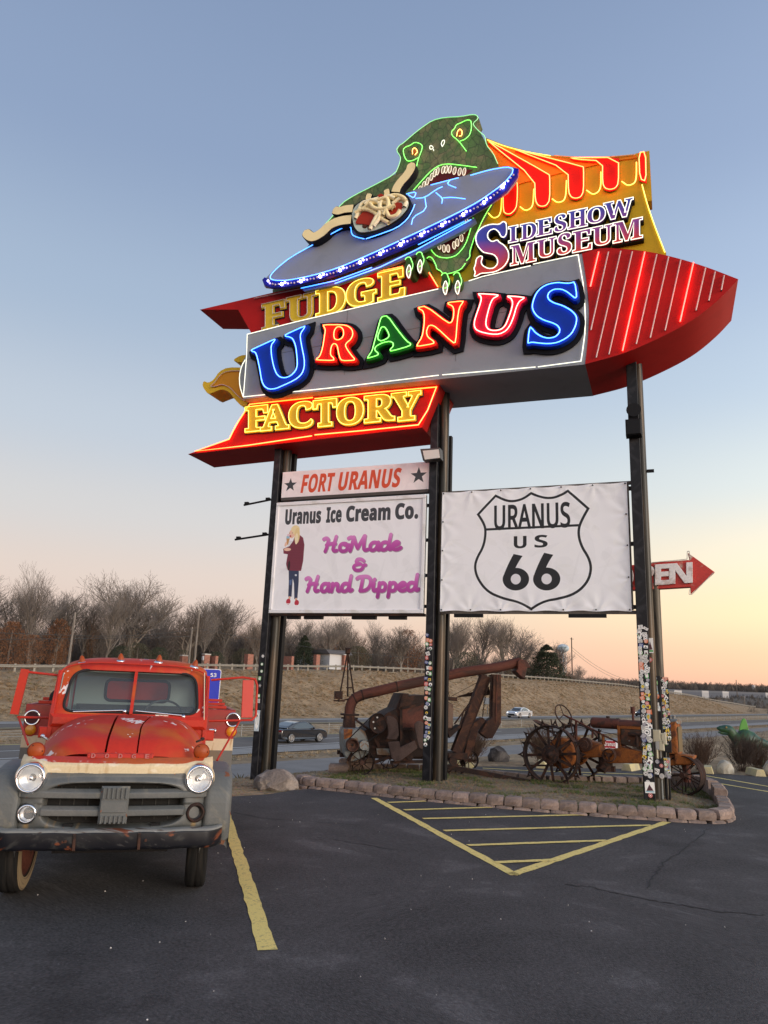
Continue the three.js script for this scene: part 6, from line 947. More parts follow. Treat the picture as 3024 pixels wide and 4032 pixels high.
  // bed
  const bedTex = tex(512, 256, (u, v) => { const x = lerp(-1.3, 1.3, u), y = lerp(0.45, 1.5, v); let c = y > 1.09 ? mixc([0.30, 0.02, 0.016], [0.24, 0.03, 0.02], sm(0, 0.3, fbm(x * 4, y * 4, 2, 4))) : y > 0.96 ? mixc([0.58, 0.48, 0.32], [0.36, 0.2, 0.08], sm(0.12, 0.4, fbm(x * 14, y * 4, 6, 4))) : mixc([0.12, 0.12, 0.11], [0.16, 0.12, 0.075], sm(0.05, 0.35, fbm(x * 5, y * 5, 9, 4))); return c.map((k) => k * (1 + 0.15 * fbm(x * 40, y * 40, 3, 2))); });
  const bedMat = std({ map: bedTex, roughness: 0.5 }), bedUV = (g) => { const p = g.attributes.position, n = g.attributes.normal, u = g.attributes.uv; for (let i = 0; i < p.count; i++) u.setXY(i, ((Math.abs(n.getX(i)) > 0.6 ? p.getZ(i) * 0.5 + 1.2 : p.getX(i)) + 1.3) / 2.6, (p.getY(i) - 0.45) / 1.05); return g; };
  part(truck, 'bed_front', bedUV(box(2.3, 0.9, 0.05, -0.02, 0.975, -2.05, 0, 0, 0, 0.008)), bedMat);
  for (const s of [-1, 1]) part(truck, 'bed_side', bedUV(box(0.05, 0.9, 2.6, s * 1.125 - 0.02, 0.975, -3.38, 0, 0, 0, 0.008)), bedMat);
  part(truck, 'headboard', box(1.36, 0.5, 0.04, 0, 1.62, -2.2, 0, 0, 0, 0.008), redPlain);
  part(truck, 'bed_floor', box(2.2, 0.06, 2.6, 0, 1.0, -3.38), rustDark);
  for (const [y, z, w] of [[1.445, -2.2, 2.1], [1.475, -2.5, 2.1], [1.505, -3.0, 2.1]]) part(truck, 'bed_rail', box(w, 0.035, 0.06, -0.02, y, z, 0, 0, 0, 0.006), redPlain);
  const rg = new THREE.TorusGeometry(0.075, 0.014, 8, 32);
  for (const p of [[1.106,1.309], [-1.088,1.279]]) { const r = part(truck, 'chrome_ring', rg, chrome); r.position.set(p[0], p[1], -2.02); part(r, 'ring_hole', cyl(0.066, 0.066, 0.01, 0, 0, 0, Math.PI / 2, 0, 0, 24), std({ color: [0.05, 0.008, 0.008] })); }
  for (const p of [[1.096,1.177], [-1.088,1.15]]) { const l = part(truck, 'marker_light', ball(0.058, 0, 0, 0, 1, 1, 0.45, 20), amberY); l.position.set(p[0], p[1], -2.02); part(l, 'rim', new THREE.TorusGeometry(0.06, 0.008, 6, 24), redPlain); }
  { const h = [-0.91,1.483]; part(truck, 'hose', tube([[h[0] + 0.12, h[1] + 0.11, -2.35], [h[0] + 0.02, h[1] + 0.1, -2.35], [h[0] - 0.045, h[1] + 0.03, -2.35], [h[0] - 0.02, h[1] - 0.09, -2.35], [h[0] + 0.06, h[1] - 0.14, -2.4]], 0.03, 30, 10), rubber); }
}

// ---------- rusty tractor: local a along its length (front to the right), y up, w toward the camera ----------
const tractor = thing('rusty_tractor', 'rusty orange antique tractor with spiked steel rear wheels', 'tractor', [3.42, 0.1, -14.68], -32 * D);
{
  const hubN = [-0.074,0.348], R = 0.535, spokeN = 12;
  const rearWheel = (a, y, w, near) => {
    const g = new THREE.Group(); g.name = 'rear_wheel'; tractor.add(g); g.position.set(a, y, w);
    const o = part(g, 'rim', new THREE.LatheGeometry([[R - 0.025, -0.09], [R, -0.09], [R, 0.09], [R - 0.025, 0.09], [R - 0.03, 0.0], [R - 0.025, -0.09]].map((q) => new THREE.Vector2(...q)), 56).rotateX(Math.PI / 2), rustDark);
    for (let k = 0; k < spokeN; k++) { const t = k / spokeN * 2 * Math.PI + 0.1, z = k % 2 ? 0.06 : -0.05; part(g, 'spoke', bar([Math.cos(t) * 0.1, Math.sin(t) * 0.1, z * 1.4], [Math.cos(t) * (R - 0.01), Math.sin(t) * (R - 0.01), z * 0.4], 0.05, 0.014, [0, 0, 1]), rustDark); }
    for (let k = 0; k < 18; k++) { // pointed lugs
      const t = k / 18 * 2 * Math.PI + 0.06, s = new THREE.Shape(); s.moveTo(-0.075, -0.012); s.lineTo(0.075, -0.012); s.quadraticCurveTo(0.02, 0.03, 0.0, 0.125); s.quadraticCurveTo(-0.03, 0.03, -0.075, -0.012);
      const h = new THREE.Path(); h.absellipse(-0.002, 0.022, 0.018, 0.016, 0, 6.28); s.holes.push(h);
      const lg = new THREE.ExtrudeGeometry(s, { depth: 0.02, bevelEnabled: false, curveSegments: 4 }).translate(0, 0, (k % 2 ? 0.055 : -0.075)); place(lg, 0, R, 0); part(g, 'lug', lg.rotateZ(t - Math.PI / 2), rustDark);
    }
    part(g, 'hub', new THREE.LatheGeometry([[0.001, 0.16], [0.03, 0.158], [0.035, 0.12], [0.07, 0.115], [0.075, 0.09], [0.165, 0.085], [0.175, 0.06], [0.165, 0.03], [0.10, 0.02], [0.1, -0.1]].map((q) => new THREE.Vector2(...q)), 32).rotateX(Math.PI / 2), near ? rustDark : rustMid);
    part(g, 'hub_bolts', Array.from({ length: 8 }, (_, k) => cyl(0.012, 0.012, 0.025, Math.cos(k * 0.785) * 0.13, Math.sin(k * 0.785) * 0.13, 0.092, Math.PI / 2, 0, 0, 6)), rustMid);
    return g;
  };
  rearWheel(hubN[0], 0.535, 0, true); const far = rearWheel(hubN[0] + 0.1, 0.535, -1.35, false);
  // final drive cases: ribbed discs inboard of the wheels
  for (const w of [-0.28, -1.05]) { part(tractor, 'drive_case', new THREE.LatheGeometry([[0.02, 0.1], [0.24, 0.09], [0.285, 0.05], [0.29, -0.05], [0.02, -0.08]].map((q) => new THREE.Vector2(...q)), 32).rotateX(Math.PI / 2).translate(hubN[0] + 0.12, 0.56, w), rustOrange); for (let k = 0; k < 8; k++) part(tractor, 'case_rib', bar([hubN[0] + 0.12 + Math.cos(k * 0.785) * 0.07, 0.56 + Math.sin(k * 0.785) * 0.07, w + 0.105], [hubN[0] + 0.12 + Math.cos(k * 0.785) * 0.27, 0.56 + Math.sin(k * 0.785) * 0.27, w + 0.075], 0.03, 0.035, [0, 0, 1]), rustMid); }
  const W = -0.62;   // centreline
  const R0 = (p) => p;
  part(tractor, 'axle_housing', [rod([hubN[0] + 0.1, 0.57, -0.1], [hubN[0] + 0.1, 0.57, -1.25], 0.075, 12), rod([hubN[0], 0.535, 0.12], [hubN[0], 0.535, -1.45], 0.035, 10), box(0.5, 0.34, 0.36, hubN[0] + 0.22, 0.62, W, 0, 0, 0, 0.05)], rustMid);
  // transmission and frame
  const tr = [[0.02,0.708],[0.323,0.758],[0.459,0.824],[0.736,0.758],[0.743,0.523],[0.524,0.492],[0.227,0.497],[0.016,0.537]];
  part(tractor, 'gearbox', slab(tr, W - 0.15, W + 0.15, [], 0.03), rustOrange);
  const gb = [0.457,0.739]; part(tractor, 'gear_cover', [cyl(0.13, 0.13, 0.1, gb[0], gb[1], W + 0.2, Math.PI / 2, 0, 0, 24), cyl(0.08, 0.08, 0.08, gb[0], gb[1], W + 0.27, Math.PI / 2, 0, 0, 20)], rustMid);
  const fr = [[0.732,0.633],[1.107,0.729],[1.495,0.676],[1.503,0.702],[1.939,0.66],[2.298,0.676],[2.385,0.653],[2.369,0.514],[1.929,0.469],[1.476,0.465],[1.165,0.448],[0.855,0.421],[0.728,0.508]];
  part(tractor, 'frame', slab(fr, W - 0.13, W + 0.13, [], 0.025), rustOrange);
  const fb = [[2.071,0.686],[2.386,0.673],[2.373,0.522],[2.079,0.506]]; part(tractor, 'front_bolster', slab(fb, W - 0.2, W + 0.2, [], 0.02), rustOrange);
  // engine block, fuel tank, hood, radiator
  const tk = [[0.514,1.246],[1.519,1.263],[1.513,1.112],[0.516,1.046]]; const tkY = (tk[0][1] + tk[3][1]) / 2, tkR = (tk[0][1] - tk[3][1]) / 2;
  const rad = [[1.991,1.231],[2.133,1.255],[2.145,0.692],[1.914,0.666]]; const hoodEnd = rad[0][0];
  part(tractor, 'fuel_tank', (() => { const g = new THREE.CapsuleGeometry(tkR * 1.0, 1, 8, 24).rotateZ(Math.PI / 2); g.scale(([1.11,1.2][0] - tk[0][0]) / (1 + 2 * tkR), 1, 1.25).translate(([1.11,1.2][0] + tk[0][0]) / 2, tkY, W); return g; })(), rustRed);
  { const a0 = [1.052,1.196][0]; part(tractor, 'hood', grid(20, 2, (u, v) => { const t = u * Math.PI, a = lerp(a0, hoodEnd + 0.04, v); return [a, tkY - 0.02 + Math.sin(t) * tkR * 1.05, W + Math.cos(t) * tkR * 1.3, a, u]; }), rustRed); part(tractor, 'hood_side', [box(hoodEnd - a0, 0.05, 0.015, (hoodEnd + a0) / 2, tkY - 0.05, W + tkR * 1.3), box(hoodEnd - a0, 0.05, 0.015, (hoodEnd + a0) / 2, tkY - 0.05, W - tkR * 1.3)], rustOrange); part(tractor, 'tank_band', cyl(tkR * 1.06, tkR * 1.06, 0.05, a0 - 0.02, tkY, W, 0, 0, Math.PI / 2, 24), rustDark); part(tractor, 'tank_cap', cyl(0.035, 0.035, 0.05, a0 - 0.2, tkY + tkR + 0.01, W), rustDark); }
  part(tractor, 'radiator', slab(rad, W - 0.22, W + 0.22, [], 0.03), rustOrange); part(tractor, 'radiator_top', box(0.2, 0.08, 0.4, (rad[0][0] + rad[1][0]) / 2, rad[0][1] + 0.02, W, 0, 0, 0, 0.03), galv); part(tractor, 'radiator_cap', cyl(0.03, 0.03, 0.06, (rad[0][0] + rad[1][0]) / 2, rad[0][1] + 0.09, W), galv);
  part(tractor, 'radiator_core', box(0.012, rad[0][1] - rad[2][1] - 0.1, 0.36, (rad[1][0] + rad[2][0]) / 2 + 0.012, (rad[0][1] + rad[2][1]) / 2 - 0.02, W), std({ color: [0.16, 0.12, 0.06], roughness: 0.6, metalness: 0.4 }));
  const en = [[1.119,1.061],[1.484,1.083],[1.488,0.752],[1.221,0.764],[1.109,0.784]]; part(tractor, 'engine_block', slab([en[0], [hoodEnd - 0.12, en[1][1]], [hoodEnd - 0.12, en[2][1] - 0.05], en[4]], W - 0.14, W + 0.14, [], 0.02), std({ map: weather([0.05, 0.03, 0.02], [0.12, 0.045, 0.02], 8, 0.05, 0.6, 97) }));
  part(tractor, 'manifold', [rod([en[0][0] + 0.15, en[0][1] - 0.08, W + 0.18], [hoodEnd - 0.2, en[0][1] - 0.08, W + 0.18], 0.035, 10), rod([en[0][0] + 0.3, en[0][1] - 0.08, W + 0.18], [en[0][0] + 0.3, en[0][1] - 0.3, W + 0.18], 0.03, 10)], rustDark);
  for (let k = 0; k < 4; k++) part(tractor, 'spark_plug', cyl(0.012, 0.012, 0.06, en[0][0] + 0.16 + k * 0.14, en[0][1] - 0.2, W + 0.16, Math.PI / 2, 0, 0, 8), galv);
  const ex = [[1.296,1.258],[1.324,1.35],[1.329,1.476]]; part(tractor, 'exhaust', [cyl(0.022, 0.022, 0.2, ex[1][0], (ex[0][1] + ex[1][1]) / 2, W, 0, 0, 0, 12), cyl(0.042, 0.042, ex[2][1] - ex[1][1], ex[1][0], (ex[1][1] + ex[2][1]) / 2, W, 0, 0, 0, 14)], rustRed);
  const post = [[1.084,1.087],[1.071,0.713]]; part(tractor, 'support_post', box(0.05, post[0][1] - post[1][1], 0.3, post[0][0], (post[0][1] + post[1][1]) / 2, W), rustOrange);
  const pu = [0.924,0.581]; { const p = part(tractor, 'belt_pulley', new THREE.LatheGeometry([[0.105, -0.07], [0.12, -0.06], [0.122, 0], [0.12, 0.06], [0.105, 0.07], [0.1, 0]].map((q) => new THREE.Vector2(...q)), 32).rotateX(Math.PI / 2), rustMid); p.position.set(pu[0], pu[1], W + 0.26); part(p, 'pulley_web', [cyl(0.035, 0.035, 0.12, 0, 0, 0, Math.PI / 2), ...[0, 1, 2].map((k) => bar([0, 0, 0.02], [Math.cos(k * 2.09 + 0.5) * 0.11, Math.sin(k * 2.09 + 0.5) * 0.11, 0.02], 0.035, 0.02, [0, 0, 1]))], rustMid); }
  // steering
  const st = [[-0.001,1.263],[0.242,1.167],[0.582,1.015],[0.741,0.94],[1.081,0.796],[1.384,0.674]]; part(tractor, 'steering_shaft', [polyTube(st.map((q, i) => [q[0], q[1], W + 0.08]), 0.016, 7)], rustRed);
  { const c = st[0], sw = part(tractor, 'steering_wheel', new THREE.TorusGeometry(0.21, 0.013, 8, 40), rustDark); sw.position.set(c[0], c[1] + 0.0, W + 0.08); sw.rotation.set(0, 1.15, 0.0, 'XYZ'); sw.rotation.z = 0; sw.rotateX(-0.45); part(sw, 'spokes', [0, 1, 2].map((k) => rod([0, 0, 0], [Math.cos(k * 2.09 + 1.57) * 0.21, Math.sin(k * 2.09 + 1.57) * 0.21, 0], 0.009, 6)), rustDark); }
  const bracket = (p, q, r = 0.022, m = rustRed, w = W + 0.06) => part(tractor, 'post', rod([p[0], p[1], w], [q[0], q[1], w], r, 8), m);
  { const q = [[0.242,1.174],[0.241,0.781],[0.568,1.035],[0.556,0.858],[0.763,0.949],[0.765,0.76],[0.686,1.035],[0.679,0.796]]; bracket(q[0], q[1], 0.025); bracket(q[2], q[3], 0.022); bracket(q[4], q[5], 0.03, rustOrange); bracket(q[6], q[7], 0.02, black); }
  { const q = [[-0.181,1.173],[-0.132,0.856],[0.143,1.183],[0.205,0.864],[0.034,1.069],[0.224,1.058],[0.262,1.053],[1.03,0.951]]; part(tractor, 'lever', rod([q[0][0], q[0][1], W + 0.3], [q[1][0], q[1][1], W + 0.3], 0.015), rustDark); part(tractor, 'lever', rod([q[2][0], q[2][1], W + 0.12], [q[3][0], q[3][1], W + 0.12], 0.014), rustDark); part(tractor, 'lever', [rod([q[4][0], q[4][1], W], [q[5][0], q[5][1], W], 0.016), box(0.05, 0.1, 0.03, q[4][0] + 0.05, q[4][1], W)], rustDark); part(tractor, 'control_rod', rod([q[6][0], q[6][1], W + 0.1], [q[7][0], q[7][1], W + 0.1], 0.006, 6), rustDark); }
  // seat
  { const q = [[-0.65,1.126],[-0.246,0.98],[-0.302,0.955]], a = q[0], b = q[1]; part(tractor, 'seat', grid(16, 16, (u, v) => { const x = lerp(-1, 1, u), t = v, k = 1 - 0.25 * (1 - t); return [lerp(a[0], b[0], t), lerp(a[1], b[1], t) - 0.06 * (1 - x * x) * Math.sin(t * Math.PI) ** 0.6 + 0.01, W + x * 0.23 * k * Math.pow(Math.sin(Math.PI * (0.12 + t * 0.76)), 0.4), u, v]; }), rustMid); part(tractor, 'seat_spring', [bar([q[2][0] - 0.05, q[2][1] - 0.02, W], [hubN[0] + 0.12, 0.78, W], 0.06, 0.014), bar([lerp(a[0], b[0], 0.35), lerp(a[1], b[1], 0.35) - 0.09, W], [b[0] - 0.02, b[1] - 0.05, W], 0.05, 0.02)], rustDark); }
  // front pedestal and wheels
  const fw = [[2.213,0.173],[2.23,0.501]]; part(tractor, 'pedestal', cyl(0.06, 0.075, fw[1][1] - fw[0][1] + 0.1, fw[1][0], (fw[0][1] + fw[1][1]) / 2 + 0.08, W, 0, 0, 0, 14), rustRed);
  for (const w of [-0.47, -0.77]) { const g = new THREE.Group(); g.name = 'front_wheel'; tractor.add(g); g.position.set(fw[0][0], 0.335, w); g.rotation.y = -0.3; const r = 0.335;
    part(g, 'rim', new THREE.LatheGeometry([[r - 0.02, -0.055], [r - 0.005, -0.055], [r, -0.02], [r + 0.015, 0], [r, 0.02], [r - 0.005, 0.055], [r - 0.02, 0.055], [r - 0.02, -0.055]].map((q) => new THREE.Vector2(...q)), 48).rotateX(Math.PI / 2), rustDark);
    for (let k = 0; k < 10; k++) { const t = k * 0.628 + 0.2; part(g, 'spoke', rod([Math.cos(t) * 0.05, Math.sin(t) * 0.05, k % 2 ? 0.05 : -0.05], [Math.cos(t) * (r - 0.01), Math.sin(t) * (r - 0.01), k % 2 ? 0.02 : -0.02], 0.011, 6), rustDark); }
    part(g, 'hub', cyl(0.06, 0.05, 0.16, 0, 0, 0.01, Math.PI / 2, 0, 0, 16), rustMid); }
  part(tractor, 'front_axle', rod([fw[0][0], 0.335, -0.42], [fw[0][0], 0.335, -0.82], 0.04, 10), rustDark);
  part(tractor, 'crank', rod([[2.349,0.601][0], [2.349,0.601][1], W], [[2.397,0.6][0], [2.397,0.6][1], W], 0.02), rustDark);
  part(tractor, 'belly_gear', [cyl(0.12, 0.14, 0.3, [0.783,0.416][0], [0.783,0.416][1], W), ...[0, 1, 2, 3].map((k) => box(0.1, 0.1, 0.1, [0.783,0.416][0] + Math.cos(k * 1.6) * 0.12, [0.783,0.416][1] - 0.1, W + Math.sin(k * 1.6) * 0.12, k, k, 0))], rustDark);
  part(tractor, 'drawbar', bar([hubN[0] + 0.1, 0.3, W], [hubN[0] - 0.75, 0.24, W], 0.1, 0.03), rustDark);
}
// ---------- rusty threshing machine ----------
const thresher = thing('threshing_machine', 'rusty antique threshing machine with a long blower pipe', 'thresher', [-0.24, 0.1, -15.1], 8 * D);
{
  const Z = (p, w) => p.map((q) => [q[0], q[1], w]);
  const DEP = -1.25; // depth of the body
  // main body
  const bodyP = [[0.035,0.81],[0.242,0.947],[0.463,1.158],[0.645,1.252],[0.745,1.491],[0.774,1.552],[0.898,1.556],[0.915,1.52],[1.226,1.538],[1.668,1.435],[1.68,1.435],[1.791,1.394],[1.83,0.921],[1.682,0.727],[1.595,0.376],[1.287,0.354],[0.375,0.289],[0.118,0.311],[0.061,0.581]];
  part(thresher, 'body', slab(bodyP, DEP, -0.08, [], 0.02), rustDark);
  part(thresher, 'side_panel', slab([[0.76,1.27],[1.23,1.39],[1.243,0.889],[0.78,0.876]], -0.08, -0.06), rustRed); part(thresher, 'side_panel', slab([[0.781,0.854],[1.243,0.867],[1.255,0.397],[0.98,0.375],[0.806,0.543]], -0.08, -0.065), rustDark);
  for (const p of [[[0.744,1.284],[0.782,0.342]], [[0.699,1.253],[1.636,1.463]], [[0.773,0.868],[1.647,0.894]], [[0.109,0.511],[1.654,0.537]], [[1.246,1.39],[1.271,0.368]]]) part(thresher, 'rib', bar([p[0][0], p[0][1], -0.05], [p[1][0], p[1][1], -0.05], 0.05, 0.045, [0, 0, 1]), rustDark);
  part(thresher, 'hopper', slab([[0.705,1.276],[0.774,1.552],[0.791,1.508],[1.234,1.531],[1.238,1.397]], -0.1, -0.02, [], 0.01), rustDark);
  // blower drum, left: galvanised
  part(thresher, 'blower_housing', slab(chaikin([[-0.403,0.841],[-0.223,0.853],[0.019,0.839],[0.069,0.725],[0.138,0.526],[0.115,0.368],[-0.003,0.308],[-0.134,0.234],[-0.284,0.245],[-0.365,0.385]], 1), -0.9, 0.0, [], 0.02), galv);
  part(thresher, 'housing_patch', slab([[-0.388,0.834],[-0.215,0.843],[-0.216,0.702],[-0.371,0.641]], 0.0, 0.008), rustOrange);
  // upright stack, elbow and long pipe
  const P = [[-0.236,0.82],[-0.241,1.088],[-0.226,1.268],[-0.155,1.406],[-0.001,1.488],[0.279,1.566],[0.705,1.681],[1.312,1.828],[2.038,2.012],[2.866,2.164],[3.337,2.295]];
  part(thresher, 'stack', slab([[-0.359,0.816],[-0.342,1.085],[-0.312,1.115],[-0.172,1.12],[-0.147,1.076],[-0.112,0.824]], -0.62, -0.28, [], 0.03), rustMid);
  const pipe = part(thresher, 'blower_pipe', tube(Z(P.slice(1), -0.45), 0.105, 90, 18), rustRed); for (const t of [3, 4, 6]) part(pipe, 'pipe_band', (() => { const a = P[t], b = P[t + 1], d = Math.atan2(b[1] - a[1], b[0] - a[0]); return cyl(0.112, 0.112, 0.03, a[0], a[1], -0.45, 0, 0, d - Math.PI / 2, 18); })(), rustDark);
  { const c = [-0.234,1.096]; part(thresher, 'turntable', [cyl(0.19, 0.19, 0.035, c[0], c[1], -0.45, 0, 0, 0, 24), cyl(0.17, 0.17, 0.03, c[0], c[1] - 0.07, -0.45, 0, 0, 0, 24)], rustDark); }
  part(thresher, 'pipe_hood', [slab([[3.253,2.3],[3.312,2.35],[3.439,2.332],[3.548,2.181],[3.455,2.165],[3.403,1.937],[3.302,2.0],[3.202,2.099],[3.252,2.141]], -0.6, -0.3, [], 0.015)], rustRed);
  // tripod mast with pulley block on the left
  const M = [[-0.335,2.357],[-0.48,1.35],[-0.282,1.447],[-0.159,1.497]]; for (const q of M.slice(1)) part(thresher, 'mast_leg', rod([M[0][0], M[0][1], -0.45], [q[0], q[1], -0.45 + (q[0] < M[0][0] ? 0.1 : -0.1)], 0.017, 8), rustDark);
  part(thresher, 'mast_head', box(0.1, 0.13, 0.1, M[0][0], M[0][1], -0.45, 0, 0, 0, 0.02), rustDark);
  { const q = [[-0.486,1.47],[-0.48,1.35],[-0.419,1.367],[-0.239,1.358],[-0.338,1.627],[-0.204,1.625]]; part(thresher, 'winch', [box(0.16, 0.16, 0.16, q[0][0], q[0][1], -0.42), cyl(0.06, 0.06, 0.2, q[0][0], q[0][1], -0.42, Math.PI / 2), box(0.22, 0.03, 0.1, q[0][0] + 0.02, q[0][1] - 0.11, -0.42)], rustDark); part(thresher, 'winch_arm', [rod([q[1][0], q[1][1], -0.42], [q[3][0], q[3][1] + 0.05, -0.42], 0.015), rod([q[4][0], q[4][1], -0.4], [q[5][0], q[5][1], -0.4], 0.012)], rustDark); }
  // drive pulley, belts, guards
  { const c = [0.262,0.972]; const w = part(thresher, 'drive_pulley', new THREE.LatheGeometry([[0.0, 0.05], [0.05, 0.05], [0.055, 0.03], [0.15, 0.03], [0.165, 0.06], [0.175, 0.06], [0.175, -0.08], [0.165, -0.08], [0.15, 0.0], [0.02, 0.0]].map((q) => new THREE.Vector2(...q)), 40).rotateX(Math.PI / 2).scale(0.98, 1.1, 1), rustDark); w.position.set(c[0], c[1], 0.14);
    for (const q of [[0.242,1.083], [0.169,0.995], [0.202,0.877]]) part(thresher, 'pulley_hole', cyl(0.017, 0.017, 0.012, q[0], q[1], 0.176, Math.PI / 2, 0, 0, 12), std({ color: [0.55, 0.52, 0.48] }));
    const c2 = [-0.218,0.553]; const w2 = part(thresher, 'driven_pulley', new THREE.LatheGeometry([[0.03, 0.0], [0.09, 0.0], [0.1, 0.06], [0.125, 0.06], [0.125, -0.06], [0.11, -0.06], [0.02, -0.03]].map((q) => new THREE.Vector2(...q)), 32).rotateX(Math.PI / 2).translate(c2[0], c2[1], 0.14), rustMid);
    part(thresher, 'belt', [bar([c[0] - 0.13, c[1] + 0.13, 0.14], [c2[0] - 0.08, c2[1] + 0.1, 0.14], 0.012, 0.09, [0, 0, 1]), bar([c[0] + 0.1, c[1] - 0.15, 0.14], [c2[0] + 0.09, c2[1] - 0.06, 0.14], 0.012, 0.09, [0, 0, 1])], black);
    part(thresher, 'brace', [rod([[-0.192,1.037][0], [-0.192,1.037][1], 0.06], [[0.166,0.803][0], [0.166,0.803][1], 0.06], 0.02)], rustDark); }
  part(thresher, 'motor', [cyl(0.09, 0.09, 0.3, [0.004,0.558][0], [0.004,0.558][1], 0.06, Math.PI / 2)], galv);
  const guard = std({ map: weather([0.085, 0.052, 0.043], [0.06, 0.036, 0.03], 4, 0.05, 0.4, 98), roughness: 0.85 });
  const g1 = chaikin([[0.41,1.104],[0.531,1.122],[0.656,1.025],[0.69,0.681],[0.434,0.674],[0.483,0.776]], 1); part(thresher, 'belt_guard', slab(g1, 0.10, 0.16, [], 0.01), guard);
  part(thresher, 'belt_guard', slab([[0.474,0.625],[0.699,0.646],[0.725,0.54],[1.002,0.668],[1.067,0.534],[0.741,0.285],[0.622,0.268],[0.559,0.337]], 0.10, 0.15, [], 0.01), guard);
  part(thresher, 'belt_guard', slab(chaikin([[0.971,0.963],[1.022,1.029],[1.098,1.046],[1.177,0.983],[1.21,0.581],[1.158,0.515],[1.082,0.535]], 1), 0.155, 0.2, [], 0.01), guard);
  part(thresher, 'sill', slab([[0.276,0.501],[0.534,0.493],[0.553,0.365],[0.296,0.373]], -0.06, -0.03), galv);
  for (const [a, b] of [[[-0.192,0.393], [-0.289,0.25]], [[0.198,0.76], [0.328,0.52]], [[0.249,0.234], [0.666,0.386]], [[0.55,0.241], [1.217,0.271]]]) part(thresher, 'brace', bar([a[0], a[1], 0.02], [b[0], b[1], 0.02], 0.06, 0.03, [0, 0, 1]), rustDark);
  part(thresher, 'axle_beam', [box(2.6, 0.08, 0.1, 0.9, 0.32, -0.4), box(2.6, 0.08, 0.1, 0.9, 0.32, -1.0), rod([0.05, 0.27, 0.05], [0.05, 0.27, -1.2], 0.03)], rustDark);
  part(thresher, 'chain_box', [box(0.2, 0.14, 0.12, [0.88,0.349][0], [0.88,0.349][1], 0.02), cyl(0.07, 0.07, 0.08, [0.925,0.364][0], [0.925,0.364][1], 0.06, Math.PI / 2)], rustDark);
  // wheels
  const wheelAt = (a, y, w, r, n = 10) => { const g = new THREE.Group(); g.name = 'wheel'; thresher.add(g); g.position.set(a, y, w); part(g, 'rim', new THREE.LatheGeometry([[r - 0.012, -0.045], [r, -0.045], [r, 0.045], [r - 0.012, 0.045], [r - 0.012, -0.045]].map((q) => new THREE.Vector2(...q)), 40).rotateX(Math.PI / 2), rustDark); for (let k = 0; k < n; k++) { const t = k / n * 6.283; part(g, 'spoke', rod([Math.cos(t) * 0.04, Math.sin(t) * 0.04, k % 2 ? 0.04 : -0.04], [Math.cos(t) * (r - 0.005), Math.sin(t) * (r - 0.005), 0], 0.009, 6), rustDark); } part(g, 'hub', cyl(0.045, 0.045, 0.16, 0, 0, 0, Math.PI / 2, 0, 0, 14), rustMid); };
  const w1 = [-0.016,0.202], w2 = [0.734,0.087], w3 = [1.889,0.167], w4 = [2.431,0.095];
  wheelAt(w1[0], 0.235, 0.1, 0.235); wheelAt(w2[0], 0.24, -1.15, 0.235); wheelAt(w3[0], 0.2, -0.1, 0.2, 8); wheelAt(w4[0], 0.22, -1.1, 0.2, 8);
  // grain elevator legs on the right
  const leg = (a, b, w, wd, m = rustMid) => part(thresher, 'elevator_leg', [bar([a[0], a[1], w], [b[0], b[1], w], wd, 0.2, [0, 0, 1])], m);
  { const a = [2.52,1.966], b = [1.919,0.439]; leg(a, b, -0.2, 0.2); part(thresher, 'leg_edge', bar([a[0] + 0.1, a[1], -0.095], [b[0] + 0.1, b[1], -0.095], 0.02, 0.02), rustDark); }
  { const q = [[2.667,2.003],[2.834,2.01],[2.836,1.046],[2.656,0.74],[2.544,0.73],[2.399,0.837],[2.542,1.067],[2.646,1.145]]; part(thresher, 'grain_spout', slab([q[0], q[1], q[2], q[3], q[4], q[5], q[6], q[7]], -0.35, -0.12, [], 0.008), rustMid); part(thresher, 'spout_edge', bar([[2.743,2.005][0], [2.743,2.005][1], -0.11], [[2.721,1.039][0], [2.721,1.039][1], -0.11], 0.02, 0.012, [0, 0, 1]), rustRed); }
  { const q = [[2.205,0.966],[2.388,1.115],[2.453,1.139],[2.517,1.081],[2.358,0.881],[2.305,0.626],[2.142,0.283],[2.056,0.194],[2.077,0.399]]; part(thresher, 'lower_elevator', slab(q, -0.35, -0.14, [], 0.01), rustMid); }
  part(thresher, 'wing', slab([[1.968,1.513],[2.0,1.537],[2.662,1.747],[2.687,1.585]], -0.45, -0.42), rustDark);
  part(thresher, 'feeder', [slab([[1.714,0.839],[1.964,0.979],[1.981,0.935],[1.748,0.722]], -0.4, -0.05), slab([[1.702,1.524],[1.901,1.516],[1.902,1.441],[1.703,1.449]], -0.6, -0.05, [], 0.02)], rustDark);
  for (const [a, b] of [[[1.854,0.991], [2.213,1.482]], [[1.972,0.979], [2.04,1.25]], [[2.04,1.25], [2.119,1.298]]]) part(thresher, 'brace', rod([a[0], a[1], -0.1], [b[0], b[1], -0.1], 0.016, 8), rustDark);
  for (const [a, b] of [[[1.829,1.533], [2.394,1.838]], [[2.007,1.516], [2.362,1.713]], [[1.797,1.524], [1.746,1.675]]]) part(thresher, 'wire', rod([a[0], a[1], -0.3], [b[0], b[1], -0.3], 0.005, 5), rustDark);
  for (const [a, b] of [[[2.574,1.921], [2.426,1.16]], [[2.614,1.999], [2.578,1.165]]]) part(thresher, 'chain', Array.from({ length: 22 }, (_, k) => { const t = (k + 0.5) / 22; return new THREE.TorusGeometry(0.016, 0.006, 5, 8).scale(0.8, 1.4, 1).rotateY(k % 2 ? 1.57 : 0).translate(lerp(a[0], b[0], t) - 0.02 * Math.sin(t * Math.PI), lerp(a[1], b[1], t), -0.06); }), rustDark);
